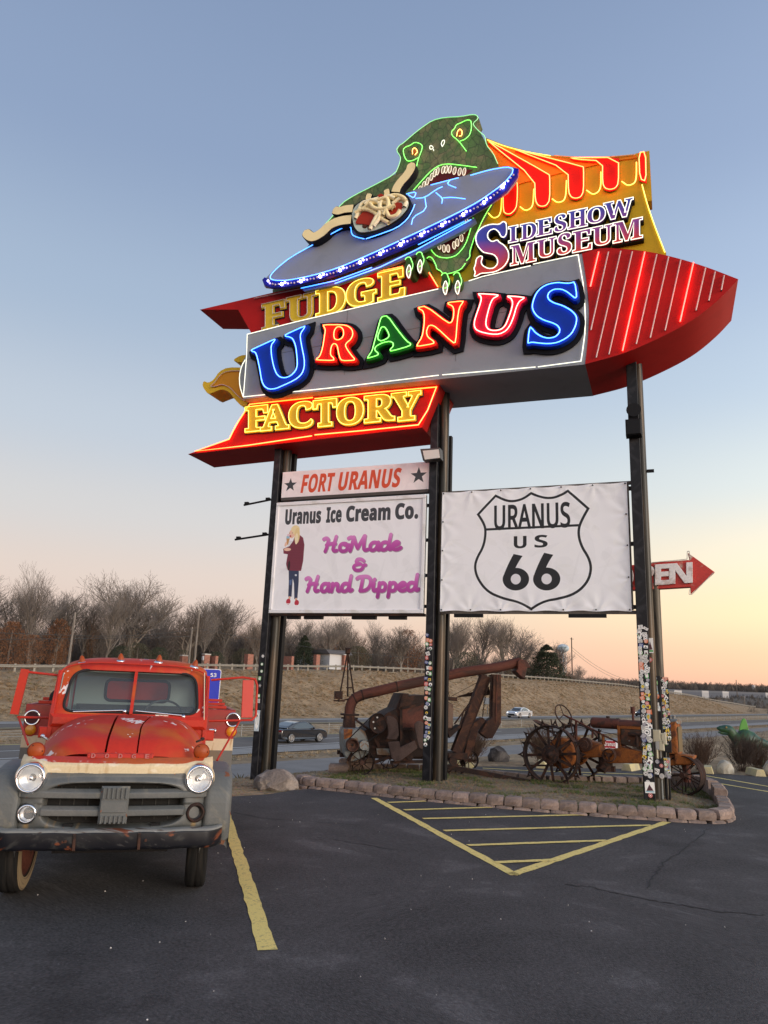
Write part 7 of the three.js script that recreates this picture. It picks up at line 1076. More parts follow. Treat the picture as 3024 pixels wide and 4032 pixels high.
  part(thresher, 'tongue', bar([[1.679,0.194][0], [1.679,0.194][1], 0.1], [[3.12,-0.009][0], 0.02, 0.8], 0.07, 0.09), rustDark);
  part(thresher, 'front_gear', [box(0.5, 0.12, 0.5, [1.87,0.383][0], [1.87,0.383][1], -0.3), rod([[1.729,0.437][0], [1.729,0.437][1], -0.05], [[1.811,0.194][0], [1.811,0.194][1], -0.05], 0.04), cyl(0.08, 0.08, 0.1, [1.809,0.295][0], [1.809,0.295][1], 0, Math.PI / 2)], rustDark);
  part(thresher, 'tin_plate', slab([[1.7,1.405],[1.819,1.379],[1.818,0.992],[1.795,0.918],[1.709,0.908]], -0.5, -0.055, [], 0.02), std({ map: weather([0.16, 0.10, 0.07], [0.09, 0.05, 0.035], 4, 0.05, 0.4, 99) }));
}

// ---------- background ----------
const bark = std({ map: weather([0.10, 0.08, 0.066], [0.165, 0.14, 0.115], 5, 0.05, 0.5, 110), roughness: 0.95 }), twigMat = std({ color: [0.155, 0.132, 0.115], roughness: 0.95 }), twigRed = std({ color: [0.16, 0.128, 0.105], roughness: 0.95 });
function bareTree(sd, H, opt = {}) {   // returns limb geometry and twig geometry
  seed = sd; const limbs = [], twigs = []; const spread = opt.spread ?? 1, maxL = opt.levels ?? 5;
  const cone = (a, b, r0, r1, n, list) => {   // open tapered prism
    const d = b.clone().sub(a).normalize(); let s = d.clone().cross(V3(0.3, 0.1, 1)).normalize(); const u = s.clone().cross(d); const A = [], B = [];
    for (let k = 0; k < n; k++) { const t = k / n * 6.283; const o = s.clone().multiplyScalar(Math.cos(t)).addScaledVector(u, Math.sin(t)); A.push(a.clone().addScaledVector(o, r0)); B.push(b.clone().addScaledVector(o, r1)); }
    for (let k = 0; k < n; k++) { const j = (k + 1) % n; for (const v of [A[k], A[j], B[j]]) list.push(v.x, v.y, v.z); if (r1 > 0.0001) for (const v of [A[k], B[j], B[k]]) list.push(v.x, v.y, v.z); }
  };
  const grow = (p, d, len, r, lv) => {
    const steps = lv === 0 ? 5 : lv < 3 ? 3 : 2; let q = p.clone(), dir = d.clone(); const kids = [];
    for (let i = 0; i < steps; i++) {
      const e = dir.clone().add(V3(rr(-1, 1), rr(-0.4, 0.7), rr(-1, 1)).multiplyScalar(lv === 0 ? 0.10 : 0.26)).normalize(); const b = q.clone().addScaledVector(e, len / steps), ra = r * (1 - i / steps * 0.5), rb = r * (1 - (i + 1) / steps * 0.5);
      lv < 3 ? cone(q, b, ra, rb, lv < 2 ? 6 : 4, limbs) : cone(q, b, Math.max(ra, 0.010), i === steps - 1 && lv === maxL ? 0 : Math.max(rb, 0.006), 3, twigs);
      q = b; dir = e; if (lv < maxL && (lv > 0 || i >= 1)) kids.push([q.clone(), dir.clone(), ra, (i + 1) / steps]);
    }
    if (lv >= maxL) return;
    for (const [c, cd, cr, t] of kids) { const n = lv < 3 ? 2 : 1; for (let k = 0; k < n; k++) {
      const side = V3(rr(-1, 1), rr(-0.25, 0.55), rr(-1, 1)).normalize(), nd = cd.clone().multiplyScalar(lv === 0 ? 0.75 : 0.75).addScaledVector(side, (lv === 0 ? 0.85 : 0.8) * spread).add(V3(0, lv > 1 ? 0.14 : 0.22, 0)).normalize();
      grow(c, nd, len * (lv === 0 ? 0.74 : 0.66) * rr(0.75, 1.15) * (1.1 - 0.25 * t), cr * (lv === 0 ? 0.55 : 0.6), lv + 1); } }
    grow(q, dir, len * 0.62, r * 0.5, lv + 1);
  };
  grow(V3(0, -0.3, 0), V3(rr(-0.05, 0.05), 1, rr(-0.05, 0.05)), H * (opt.trunk ?? 0.42), H * 0.022 * (opt.thick ?? 1), 0);
  const mk = (P) => { const g = new THREE.BufferGeometry(); g.setAttribute('position', new THREE.Float32BufferAttribute(P, 3)); g.computeVertexNormals(); g.setAttribute('uv', new THREE.Float32BufferAttribute(new Float32Array(P.length / 3 * 2), 2)); g.computeBoundingBox(); return g; };
  const L = mk(limbs), T = mk(twigs), top = Math.max(L.boundingBox.max.y, T.boundingBox.max.y); for (const g of [L, T]) g.scale(H / top, H / top, H / top); return [L, T];
}
const treeKinds = [[11, { spread: 1 }], [22, { spread: 1.15 }], [33, { spread: 0.75, trunk: 0.5 }], [44, { spread: 1.0, trunk: 0.38, thick: 1.2 }], [55, { spread: 0.6, trunk: 0.55, thick: 0.8 }], [66, { spread: 0.9 }]].map(([s, o]) => bareTree(s, 10, o));
// tree tops read off the skyline: [s, top height] on the line p = 92, kind, breadth
const skyline = [[37.905,13.2],[40.902,13.968],[43.217,15.355],[45.967,13.753],[49.328,12.998],[52.131,13.107],[55.472,12.259],[58.311,16.431],[61.534,14.954],[65.416,13.75],[69.016,14.385],[73.156,13.587],[77.504,12.891],[80.752,15.485],[85.453,13.71],[90.791,12.508],[95.503,14.171],[100.795,13.938],[107.127,15.066],[113.601,14.796],[120.816,15.094],[139.386,17.202],[147.327,18.157],[154.805,19.525],[164.208,19.979],[173.369,18.708],[181.042,16.201],[189.454,14.321],[202.57,10.735]];
const treeLook = ['wide-crowned', 'tall', 'slender', 'broad', 'leaning', 'twiggy'], treeNear = ['at the left edge of the picture', 'at far left behind the brown oaks', 'as the tallest at far left', 'beside the tallest at far left', 'above the left utility pole', 'right of the left utility pole', 'left of the round-topped tree', 'with a large round top above the truck cab', 'just right of the round-topped tree', 'left of the second utility pole', 'above the second utility pole', 'right of the second utility pole', 'above the brick gate wall', 'touching the left sign pole', 'behind the left sign pole', 'above the white house', 'right of the white house', 'above the mast of the thresher', 'under the middle of the ice cream board', 'under the right half of the ice cream board', 'left of the middle sign pole', 'right of the middle sign pole', 'above the blower pipe under the shield banner', 'under the tip of the road shield', 'under the right half of the shield banner', 'above the end of the blower pipe', 'left of the dark cedar', 'beside the water tower', 'low beside the wooden power pole'];
skyline.forEach(([s, top], i) => {
  const p = 92 + [0, 6, -3, 9, 3, -5, 7][i % 7], y = gy(s, p) - 0.05, h = (top - y) * p / 92 * 1.0, k = (i * 5 + (i / 3 | 0)) % 6;
  const o = thing('bare_tree', `bare winter tree ${treeNear[i]}`, 'tree', sp(s, p, y), i * 1.7, 'bare trees along the ridge'); const [L, T] = treeKinds[k];
  part(o, 'trunk', L, bark); part(o, 'crown', T, i % 3 ? twigMat : twigRed); const b = [1.05, 1.15, 0.9, 1.2, 0.85, 1][i % 6]; o.scale.set(h / 10 * b, h / 10, h / 10 * b);
});
// the wood behind them: thin stems and brush that read as one mass
{
  seed = 808; const unit = []; const tri = (a, b, c) => unit.push(...a, ...b, ...c);
  for (let k = 0; k < 26; k++) { let x = rr(-0.35, 0.35), z = rr(-0.35, 0.35), y = 0, r = 0.022; let dx = rr(-0.25, 0.25), dz = rr(-0.25, 0.25); for (let j = 0; j < 4; j++) { const nx = x + dx * 0.25, nzz = z + dz * 0.25, ny = y + rr(0.15, 0.3), r2 = r * 0.55; tri([x - r, y, z], [x + r, y, z], [nx, ny, nzz]); tri([x, y, z - r], [x, y, z + r], [nx + r2, ny, nzz]); const bx = x + rr(-0.3, 0.3), bz = z + rr(-0.3, 0.3); tri([x, y, z], [x + r * 0.8, y + 0.02, z], [bx, y + rr(0.1, 0.3), bz]); x = nx; z = nzz; y = ny; r = r2; dx += rr(-0.4, 0.4); dz += rr(-0.4, 0.4); } }
  const g = new THREE.BufferGeometry(); g.setAttribute('position', new THREE.Float32BufferAttribute(unit, 3)); g.computeVertexNormals();
  const N = 2700, im = new THREE.InstancedMesh(g, std({ color: [1, 1, 1], roughness: 0.95 }), N), m = new THREE.Matrix4(), c = new THREE.Color(); let n = 0;
  while (n < N) { const s = rr(-10, 330), p = rr(94, 150), lim = table([[0, 6], [60, 7], [130, 8], [180, 7], [215, 5.5], [250, 3.5], [300, 2.2], [340, 1.6]], s); const h = lim * rr(0.5, 1.1), w = rr(2, 4.2); m.compose(V3(...sp(s, p, gy(s, p) - 0.1)), new THREE.Quaternion().setFromEuler(new THREE.Euler(0, rnd() * 6.28, 0)), V3(w, h, w)); im.setMatrixAt(n, m); const k = rr(0.9, 1.5), o = rnd() < 0.12; c.setRGB((o ? 0.15 : 0.108) * k, (o ? 0.08 : 0.088) * k, (o ? 0.045 : 0.072) * k); im.setColorAt(n, c); n++; }
  im.name = 'brush_wood'; tag(im, 'dense brown winter brush behind the ridge trees', 'brush', null, 'stuff'); scene.add(im);
}
// leafy things: evergreens and brown-leaved oaks, built of small leaf faces on limbs
function leafy(sd, shape, n, size) {
  seed = sd; const P = []; for (let i = 0; i < n; i++) { let a = rnd() * 6.283, t = rnd(), c = shape(t, a); const R = c.r * Math.pow(rnd(), 0.4) * (1 + 0.35 * nz(Math.cos(a) * 2 + sd, t * 7, Math.sin(a) * 2)), x = Math.cos(a) * R, z = Math.sin(a) * R, y = c.y + rr(-0.02, 0.02); if (nz(x * 5 + sd, y * 9, z * 5) < -0.22) continue; const q = new THREE.Euler(rnd() * 6, rnd() * 6, 0), v = [V3(-size, 0, 0), V3(size, 0, 0), V3(0, size * rr(1.2, 2.4), 0)]; for (const w of v) { w.applyEuler(q); P.push(x + w.x, y + w.y, z + w.z); } }
  const g = new THREE.BufferGeometry(); g.setAttribute('position', new THREE.Float32BufferAttribute(P, 3)); g.computeVertexNormals(); return g;
}
const cedarG = leafy(5, (t, a) => ({ y: 0.05 + 0.95 * t, r: 0.30 * Math.pow(1 - t, 0.65) * (0.75 + 0.35 * Math.abs(Math.sin(t * 23 + a))) + 0.01 }), 11000, 0.012), bushG = leafy(9, (t, a) => ({ y: 0.05 + 0.9 * t, r: 0.42 * Math.pow(Math.sin(Math.PI * (0.12 + t * 0.82)), 0.7) }), 4200, 0.012);
const cedarM = std({ color: [0.032, 0.042, 0.02], roughness: 0.9 }), oakM = std({ color: [0.17, 0.072, 0.03], roughness: 0.9 }), darkBrush = std({ color: [0.06, 0.055, 0.032], roughness: 0.9 }), stemG = new THREE.CylinderGeometry(0.012, 0.028, 0.8, 7).translate(0, 0.4, 0);
function leafyTree(name, label, px0, kind, mat, wide, group) { const [[s, y0], [, y1]] = px0, p = kind.p, yb = gy(s, p), o = thing(name, label, kind.cat || 'tree', sp(s, p, yb - 0.1), s, group); part(o, 'trunk', stemG, bark); part(o, 'crown', kind.g, mat); const h = y1 - yb; o.scale.set(h * wide, h, h * wide); }
leafyTree('cedar_tree', 'tall dark green cedar standing alone left of the water tower', [[175.46,6.232],[175.685,14.001]], { p: 88, g: cedarG }, cedarM, 1.95);
leafyTree('cedar_tree', 'dark cedar hanging over the brick piers beside the left pole', [[88.3,5.368],[87.915,9.705]], { p: 88, g: cedarG }, cedarM, 1.3);
leafyTree('oak_tree', 'brown-leaved oak at the left edge of the picture', [[38.599,2.443],[37.795,7.661]], { p: 84, g: bushG }, oakM, 0.8); leafyTree('oak_tree', 'smaller brown-leaved oak right of the edge oak', [[40.995,2.55],[40.423,6.355]], { p: 84, g: bushG }, oakM, 0.9);
leafyTree('oak_tree', 'rust-brown oak behind the blower pipe of the thresher', [[116.554,6.768],[116.219,13.406]], { p: 88, g: bushG }, oakM, 0.8); leafyTree('oak_tree', 'slim brown oak left of the utility pole behind the truck', [[48.186,2.774],[47.265,9.072]], { p: 92, g: bushG }, oakM, 0.7);
[[262, 1395], [300, 1388], [345, 1398], [395, 1402], [470, 1405], [530, 1398], [250, 1405], [1005, 1410], [775, 1395]].forEach(([x, y], i) => { });
{ const shrubs = [[53.414,5.855],[55.897,6.438],[59.117,6.057],[62.837,5.99],[68.646,6.034],[73.467,6.802],[90.854,7.775],[99.623,8.973],[134.899,10.097],[156.961,10.383]]; const nearTo = ['above the left roof lamp of the truck', 'above the truck cab', 'behind the second roof lamp', 'left of the second utility pole', 'between the two brick piers', 'right of the brick gate wall', 'right of the white house', 'left of the middle sign pole', 'right of the middle sign pole', 'under the shield banner'];
  shrubs.forEach(([s, top], i) => leafyTree('evergreen_shrub', `dark evergreen shrub on the ridge ${nearTo[i]}`, [[s, 0], [s, top]], { p: 86, g: bushG, cat: 'shrub' }, i % 2 ? darkBrush : cedarM, 1.3, 'dark shrubs on the ridge')); }
// guardrail on top of the bank
{
  const o = thing('guardrail', 'long pale steel guardrail on posts along the top of the bank', 'guardrail'), railM = std({ color: [0.23, 0.21, 0.175], roughness: 0.6, metalness: 0.2 }), postG = new THREE.BoxGeometry(0.14, 0.95, 0.2);
  for (let s = 8; s < 330; s += 1.95) { const m = part(o, 'post', postG, railM); const q = sp(s, 75.1, ytop(s) + 0.32); m.position.set(...q); m.rotation.y = PHI + Math.PI / 2; }
  const prof = [[0, 0.42], [-0.05, 0.45], [-0.05, 0.5], [0, 0.54], [0, 0.58], [-0.05, 0.62], [-0.05, 0.67], [0, 0.7]];
  for (let a = 8; a < 330; a += 46) { const n = 24; part(o, 'rail', grid(n, prof.length - 1, (u, v) => { const s = lerp(a, Math.min(a + 46, 331), u), q = prof[Math.round(v * (prof.length - 1))]; return sp(s, 74.95 + q[0], ytop(s) + q[1]); }), railM); }
}
{ // cable barrier in the median
  const o = thing('cable_barrier', 'three-strand cable barrier on thin posts in the highway median', 'barrier'), m = std({ color: [0.3, 0.29, 0.27], roughness: 0.6, metalness: 0.3 }), g = new THREE.CylinderGeometry(0.045, 0.045, 1.0, 6);
  for (let s = 0; s < 230; s += 5) { const q = part(o, 'post', g, m); q.position.set(...sp(s, 46.2, -1.95)); }
  for (const h of [-1.62, -1.78, -1.94]) part(o, 'cable', rod(sp(-40, 46.2, h), sp(300, 46.2, h), 0.018, 5), m);
}
// utility poles and lines
const poleWood = std({ map: weather([0.20, 0.175, 0.15], [0.13, 0.11, 0.09], 5, 0.05, 0.4, 120), roughness: 0.9 }), wireM = std({ color: [0.05, 0.05, 0.05] });
function utilityPole(label, s, p, top, name = 'utility_pole', arm = 1, m = poleWood, r = 0.16) { const y = gy(s, p) - 0.3, o = thing(name, label, 'utility pole', sp(s, p, y), PHI); part(o, 'post', cyl(r, r * 0.7, top - y, 0, (top - y) / 2, 0, 0, 0, 0, 10), m); if (arm) { part(o, 'crossarm', box(1.8, 0.12, 0.12, 0, top - y - 0.5, 0.12), m); for (const x of [-0.8, 0.8]) part(o, 'insulator', cyl(0.05, 0.04, 0.14, x, top - y - 0.38, 0.12), wireM); } return sp(s, p, top); }
const up1 = [43.443,8.743], up2 = [60.444,10.698], up2b = [60.025,8.513], up3 = [237.695,20.742];
const t1 = utilityPole('grey wooden utility pole rising behind the left of the truck cab', up1[0], 80, up1[1], 'utility_pole', 0), t2 = utilityPole('taller of the paired utility poles above the truck roof', up2[0], 80, up2[1], 'utility_pole', 0), t2b = utilityPole('shorter of the paired utility poles above the truck roof', up2b[0], 80.6, up2b[1], 'utility_pole', 0);
const t3 = utilityPole('dark wooden power pole right of the water tower', up3[0], 110, up3[1], 'utility_pole', 1, rustDark, 0.22);
function wire(label, a, b, sag, r = 0.028) { const P = []; for (let k = 0; k <= 20; k++) { const t = k / 20; P.push([lerp(a[0], b[0], t), lerp(a[1], b[1], t) - sag * 4 * t * (1 - t), lerp(a[2], b[2], t)]); } const o = part(scene, numbered('power_line'), polyTube(P, r, 4), wireM); tag(o, label, 'power line', 'overhead lines'); }
const dn = (t, d) => [t[0], t[1] - d, t[2]];
wire('upper line running left from the left utility pole', dn(t1, 2.6), sp(-20, 80, t1[1] - 3.6), 0.5); wire('upper line between the left pole and the paired poles', dn(t1, 2.6), dn(t2, 2.4), 0.4); wire('upper line running right from the paired poles', dn(t2, 2.4), sp(up2[0] + 60, 80, t2[1] - 3.2), 0.8); wire('lower line left of the paired poles', dn(t2b, 1.2), sp(-20, 80, t1[1] - 6.3), 0.8);
{ const e = [323.215,8.814], E1 = sp(e[0], 120, e[1]); wire('upper line falling right from the power pole', dn(t3, 3.2), E1, 2.5, 0.05); wire('lower line falling right from the power pole', dn(t3, 4.2), [E1[0], E1[1] - 1.0, E1[2]], 2.5, 0.05); }
// brick piers and walls of the gateway on the ridge, white house
const brickM = std({ map: tex(256, 256, (u, v) => { const r = Math.floor(v * 16), x = (u * 8 + (r % 2) * 0.5) % 1, m = x < 0.08 || (v * 16) % 1 < 0.14; const k = 0.8 + 0.4 * Math.abs(Math.sin(Math.floor(u * 8 + (r % 2) * 0.5) * 12.9 + r * 78.2)); return m ? [0.3, 0.24, 0.2] : [0.27 * k, 0.085 * k, 0.05 * k]; }), roughness: 0.9 }), capM = std({ color: [0.45, 0.43, 0.4] });
function brick(name, label, a, b, p, dep, cap) { const s0 = a[0], s1 = b[0], y1 = a[1], y0 = gy((s0 + s1) / 2, p) - 0.2, o = thing(name, label, name === 'brick_pier' ? 'pier' : 'brick wall', sp((s0 + s1) / 2, p, y0), PHI + Math.PI / 2 - Math.PI); const w = Math.abs(s1 - s0); o.rotation.y = -(Math.PI / 2 - PHI) + Math.PI; part(o, 'masonry', box(w, y1 - y0, dep, 0, (y1 - y0) / 2, 0), brickM); if (cap) part(o, 'cap', box(w + 0.15, 0.15, dep + 0.15, 0, y1 - y0 + 0.075, 0, 0, 0, 0, 0.03), capM); }
{ const q = [[59.924,4.775],[60.716,4.819],[63.838,5.048],[66.078,5.173],[70.713,5.667],[71.804,5.73],[85.734,6.445],[86.57,6.492],[91.942,6.701],[93.267,6.776],[77.446,5.794],[80.286,5.953],[63.727,5.153],[64.483,5.196]];
  brick('brick_pier', 'brick gate pier with a pale cap left of the brick gate wall', q[0], q[1], 82, 0.9, 1); brick('brick_wall', 'square brick gate wall above the blue road sign', q[2], q[3], 82, 0.4, 0); brick('brick_pier', 'brick pier with a sunken panel left of the sign pole', q[4], q[5], 82, 0.9, 0); brick('brick_pier', 'thin brick pier at the left end of the white house', q[6], q[7], 83, 0.7, 0); brick('brick_pier', 'wide brick pier at the right end of the white house', q[8], q[9], 83, 0.9, 1); brick('brick_wall', 'low brick wall just right of the left sign pole', q[10], q[11], 82, 0.4, 0); brick('brick_pier', 'capped brick pier joined to the brick gate wall', q[12], q[13], 82.4, 0.8, 1);
  const h = [[87.824,6.701],[97.598,7.269],[87.971,4.999]], s0 = h[0][0], s1 = h[1][0], y0 = gy((s0 + s1) / 2, 86), y1 = h[0][1], o = thing('white_house', 'small white sided house between two brick piers', 'house', sp((s0 + s1) / 2, 88, y0), -(Math.PI / 2 - PHI) + Math.PI), w = s1 - s0, H = y1 - y0 + 0.1;
  part(o, 'wall', box(w, H, 4, 0, H / 2, 0), std({ color: [0.5, 0.5, 0.5], roughness: 0.8 })); part(o, 'roof', slab([[-w / 2 - 0.4, H], [w / 2 + 0.4, H], [w / 2 - 0.6, H + 0.7], [-w / 2 + 0.6, H + 0.7]], -2.4, 2.4), std({ color: [0.09, 0.08, 0.075] }));
  for (const x of [-0.14, 0.16]) { const m = part(o, 'window', box(w * 0.11, H * 0.45, 0.08, -x * w, H * 0.62, -2.02), black); part(m, 'frame', [box(w * 0.13, 0.1, 0.06, -x * w, H * 0.87, -2.05), box(w * 0.13, 0.1, 0.06, -x * w, H * 0.37, -2.05)], whitePaint); const m2 = part(o, 'window', box(w * 0.11, H * 0.45, 0.08, -x * w, H * 0.62, 2.02), black); part(m2, 'frame', [box(w * 0.13, 0.1, 0.06, -x * w, H * 0.87, 2.05), box(w * 0.13, 0.1, 0.06, -x * w, H * 0.37, 2.05)], whitePaint); }
  const n = [[62.242,4.929],[62.758,4.389]], c = thing('notice_board', 'small white notice on a post beside the brick gate wall', 'sign', sp((n[0][0] + n[1][0]) / 2, 81, gy(n[0][0], 81)), -(Math.PI / 2 - PHI)); const yy = gy(n[0][0], 81); part(c, 'board', box(Math.abs(n[1][0] - n[0][0]), n[0][1] - n[1][1], 0.06, 0, (n[0][1] + n[1][1]) / 2 - yy, 0), whitePaint); part(c, 'post', box(0.1, n[1][1] - yy + 0.3, 0.08, 0, (n[1][1] - yy) / 2, -0.06), poleWood); }
// water tower
{ const q = [[864.99,64.07],[899.451,53.374],[882.251,58.805]], s = q[2][0], y = q[2][1], h = (q[0][1] - q[1][1]) / 2, w = h * 1.4, o = thing('water_tower', 'pale blue water tower on a stem beyond the ridge', 'water tower', sp(s, 420, 0)), m = std({ color: [0.42, 0.50, 0.54], roughness: 0.6 });
  part(o, 'tank', new THREE.SphereGeometry(1, 24, 16).scale(w, h, w).translate(0, y, 0), m); part(o, 'stem', [cyl(w * 0.13, w * 0.13, y, 0, y / 2, 0, 0, 0, 0, 12), ...[0, 1, 2, 3].map((k) => cyl(w * 0.05, w * 0.05, y, Math.cos(k * 1.57 + 0.8) * w * 0.55, y / 2, Math.sin(k * 1.57 + 0.8) * w * 0.55, 0, 0, 0, 6))], m);
  const tg = glyphLine('PULASKI COUNTY', w * 1.5, h * 0.28); part(o, 'lettering', tg.translate(0, y + h * 0.12, 0).applyMatrix4(new THREE.Matrix4().makeRotationY(-PHI * 0.35)).translate(-Math.sin(PHI * 0.35) * w * 0.98, 0, Math.cos(PHI * 0.35) * w * 0.98), std({ color: [0.06, 0.14, 0.13] })); }
function glyphLine(t, w, h) { const S = sans.generateShapes(t, 1), g = new THREE.ExtrudeGeometry(S, { depth: 0.05, bevelEnabled: false, curveSegments: 2 }); g.computeBoundingBox(); const b = g.boundingBox; return g.translate(-(b.min.x + b.max.x) / 2, -(b.min.y + b.max.y) / 2, 0).scale(w / (b.max.x - b.min.x), h / (b.max.y - b.min.y), 1); }
// far hills with woods, sheds
{
  const hillY = (s, p) => -3 + 26 * sm(300, 900, p) * (0.75 + 0.35 * fbm(s * 0.004, p * 0.003, 2)) ;
  const g = new THREE.BufferGeometry(), P = [], I = [], nu = 80, nv = 24; for (let j = 0; j <= nv; j++) for (let i = 0; i <= nu; i++) { const d = lerp(330, 1500, (j / nv) ** 1.5), a = lerp(-5, 75, i / nu) * D; const x = Math.sin(a) * d, z = -Math.cos(a) * d; P.push(x, -3 + 21 * sm(330, 1100, d) * (0.8 + 0.5 * fbm(x * 0.003, z * 0.003, 2)), z); } for (let j = 0; j < nv; j++) for (let i = 0; i < nu; i++) { const a = j * (nu + 1) + i, b = a + 1, c = a + nu + 1, d = c + 1; I.push(a, b, d, a, d, c); }
  g.setAttribute('position', new THREE.Float32BufferAttribute(P, 3)); g.setIndex(I); g.computeVertexNormals(); struct('hills', g, std({ color: [0.085, 0.068, 0.052], roughness: 1 }));
  seed = 313; const U = []; for (let k = 0; k < 60; k++) { const a = rnd() * 6.28, t = rnd(), r = 0.5 * Math.sin(Math.PI * (0.15 + 0.8 * t)) * Math.sqrt(rnd()), x = Math.cos(a) * r, z = Math.sin(a) * r, y = 0.1 + 0.9 * t, s = 0.03; U.push(x - s, y - 0.08, z, x + s, y - 0.08, z, x + rr(-0.1, 0.1), y + rr(0.1, 0.22), z + rr(-0.1, 0.1)); } U.push(-0.03, 0, 0, 0.03, 0, 0, 0, 0.7, 0);
  const ug = new THREE.BufferGeometry(); ug.setAttribute('position', new THREE.Float32BufferAttribute(U, 3)); ug.computeVertexNormals();
  const N = 9000, im = new THREE.InstancedMesh(ug, std({ color: [1, 1, 1], roughness: 1 }), N), m = new THREE.Matrix4(), c = new THREE.Color();
  for (let n = 0; n < N; n++) { const d = (n < 2200 ? rr(260, 440) : lerp(460, 1150, Math.pow(rnd(), 0.7))), a = rr(6, 44) * D, x = Math.sin(a) * d, z = -Math.cos(a) * d, y = -3 + 21 * sm(330, 1100, d) * (0.8 + 0.5 * fbm(x * 0.003, z * 0.003, 2)), h = d < 720 ? rr(1.5, 3.6) : rr(6, 10); m.compose(V3(x, y - 0.3, z), new THREE.Quaternion().setFromEuler(new THREE.Euler(0, rnd() * 6, 0)), V3(h * 0.8, h, h * 0.8)); im.setMatrixAt(n, m); const k = rr(0.75, 1.2); c.setRGB(0.10 * k, 0.082 * k, 0.068 * k); im.setColorAt(n, c); }
  im.name = 'far_wood'; tag(im, 'distant bare woods on the hills at right', 'wood', null, 'stuff'); scene.add(im);
  const shedM = std({ color: [0.4, 0.4, 0.4], roughness: 0.7 }), roofM = std({ color: [0.3, 0.3, 0.31], roughness: 0.7 });
  [[[[543.434,9.088],[555.228,6.429]], 'leftmost long white shed on the far hillside'], [[[570.52,9.446],[600.042,7.286]], 'second white shed on the far hillside right of the stickers'], [[[609.326,9.977],[645.314,7.776]], 'third white shed on the far hillside'], [[[658.032,10.842],[728.282,8.245]], 'largest white shed on the far hillside'], [[[751.073,13.161],[778.196,10.694]], 'small white shed beside the pale tank']].forEach(([q, l]) => { const w = Math.abs(q[1][0] - q[0][0]), h = (q[0][1] - q[1][1]) * 0.7, o = thing('white_shed', l, 'shed', sp((q[0][0] + q[1][0]) / 2, 180, q[1][1]), -(Math.PI / 2 - PHI), 'white sheds on the far hillside'); part(o, 'wall', box(w, h * 0.75, 10, 0, h * 0.37, 0), shedM); part(o, 'roof', slab([[-w / 2 - 0.3, h * 0.75], [w / 2 + 0.3, h * 0.75], [w / 2 + 0.3, h * 0.8], [0, h], [-w / 2 - 0.3, h * 0.8]], -5.3, 5.3), roofM); part(o, 'footing', box(w, 4, 10, 0, -2.01, 0), roofM); });
  const q = [[774.306,16.808],[786.966,13.142]], o = thing('storage_tank', 'pale round storage tank beside the far white sheds', 'tank', sp((q[0][0] + q[1][0]) / 2, 178, q[1][1])); const h = q[0][1] - q[1][1], w = h * 0.42; part(o, 'shell', cyl(w, w, h, 0, h / 2, 0, 0, 0, 0, 20), shedM); part(o, 'dome', ball(w, 0, h, 0, 1, 0.3, 1), shedM); part(o, 'base', cyl(w, w, 4, 0, -2, 0), roofM);
  for (const [px, l] of [[[[342.551,4.043],[341.432,0.17]], 'grey utility pole standing by the far right of the guardrail'], [[[404.682,12.212],[403.543,8.012]], 'thin mast above the far white sheds']]) { const o2 = thing('utility_pole', l, 'utility pole', sp(px[0][0], l[0] === 'g' ? 82 : 100, px[1][1] - 4)); part(o2, 'post', cyl(0.25, 0.18, px[0][1] - px[1][1] + 4, 0, (px[0][1] - px[1][1] + 4) / 2, 0, 0, 0, 0, 8), l[0] === 'g' ? poleWood : bark); }
}
// blue road sign behind the truck
{ const q = [[18.397,2.216],[19.433,2.261],[19.592,0.845]], s0 = q[0][0], s1 = q[1][0], y1 = q[0][1], y0 = q[2][1], w = Math.abs(s1 - s0), h = y1 - y0, o = thing('road_sign', 'tall blue road sign with white border behind the truck cab', 'road sign', [...sp((s0 + s1) / 2, 24, 0)], 0.24);
  const W = w * 0.86, rp = (k) => { const a = W / 2 - k, b = h / 2 - k, r = 0.09, o2 = []; for (const [x, y, t] of [[a, b, 0], [-a, b, 1], [-a, -b, 2], [a, -b, 3]]) for (let i = 0; i <= 4; i++) { const an = (t + i / 4) * Math.PI / 2; o2.push([x - Math.sign(x) * r + Math.cos(an) * r, y - Math.sign(y) * r + Math.sin(an) * r]); } return o2; };
  const ym = (y0 + y1) / 2; part(o, 'border', slab(rp(0), -0.02, 0.0).translate(0, ym, 0), whitePaint); part(o, 'panel', slab(rp(0.025), 0.0, 0.006).translate(0, ym, 0), std({ color: [0.01, 0.03, 0.42], roughness: 0.35 }));
  part(o, 'lettering', glyphLine('53', W * 0.26, h * 0.11).scale(1, 1, 0.1).translate(W * 0.17, ym + h * 0.33, 0.008), whitePaint); for (const x of [-0.3, 0.3]) part(o, 'post', box(0.08, y0 + 1.6, 0.06, x * W, y0 / 2 - 0.7, -0.06), galv); }
// small road sign seen from behind, beyond the thresher
{ const q = [[95.97,0.889],[97.164,-0.021],[96.488,-1.43]], o = thing('roadside_marker', 'small grey road sign by the far carriageway behind the thresher', 'road sign', sp(q[2][0], 58, q[2][1]), -0.6); part(o, 'plate', box(Math.abs(q[1][0] - q[0][0]), q[0][1] - q[1][1], 0.03, 0, (q[0][1] + q[1][1]) / 2 - q[2][1], 0), std({ color: [0.3, 0.32, 0.33], roughness: 0.5 })); part(o, 'post', box(0.09, q[0][1] - q[2][1], 0.06, 0, (q[0][1] - q[2][1]) / 2, -0.05), galv); }
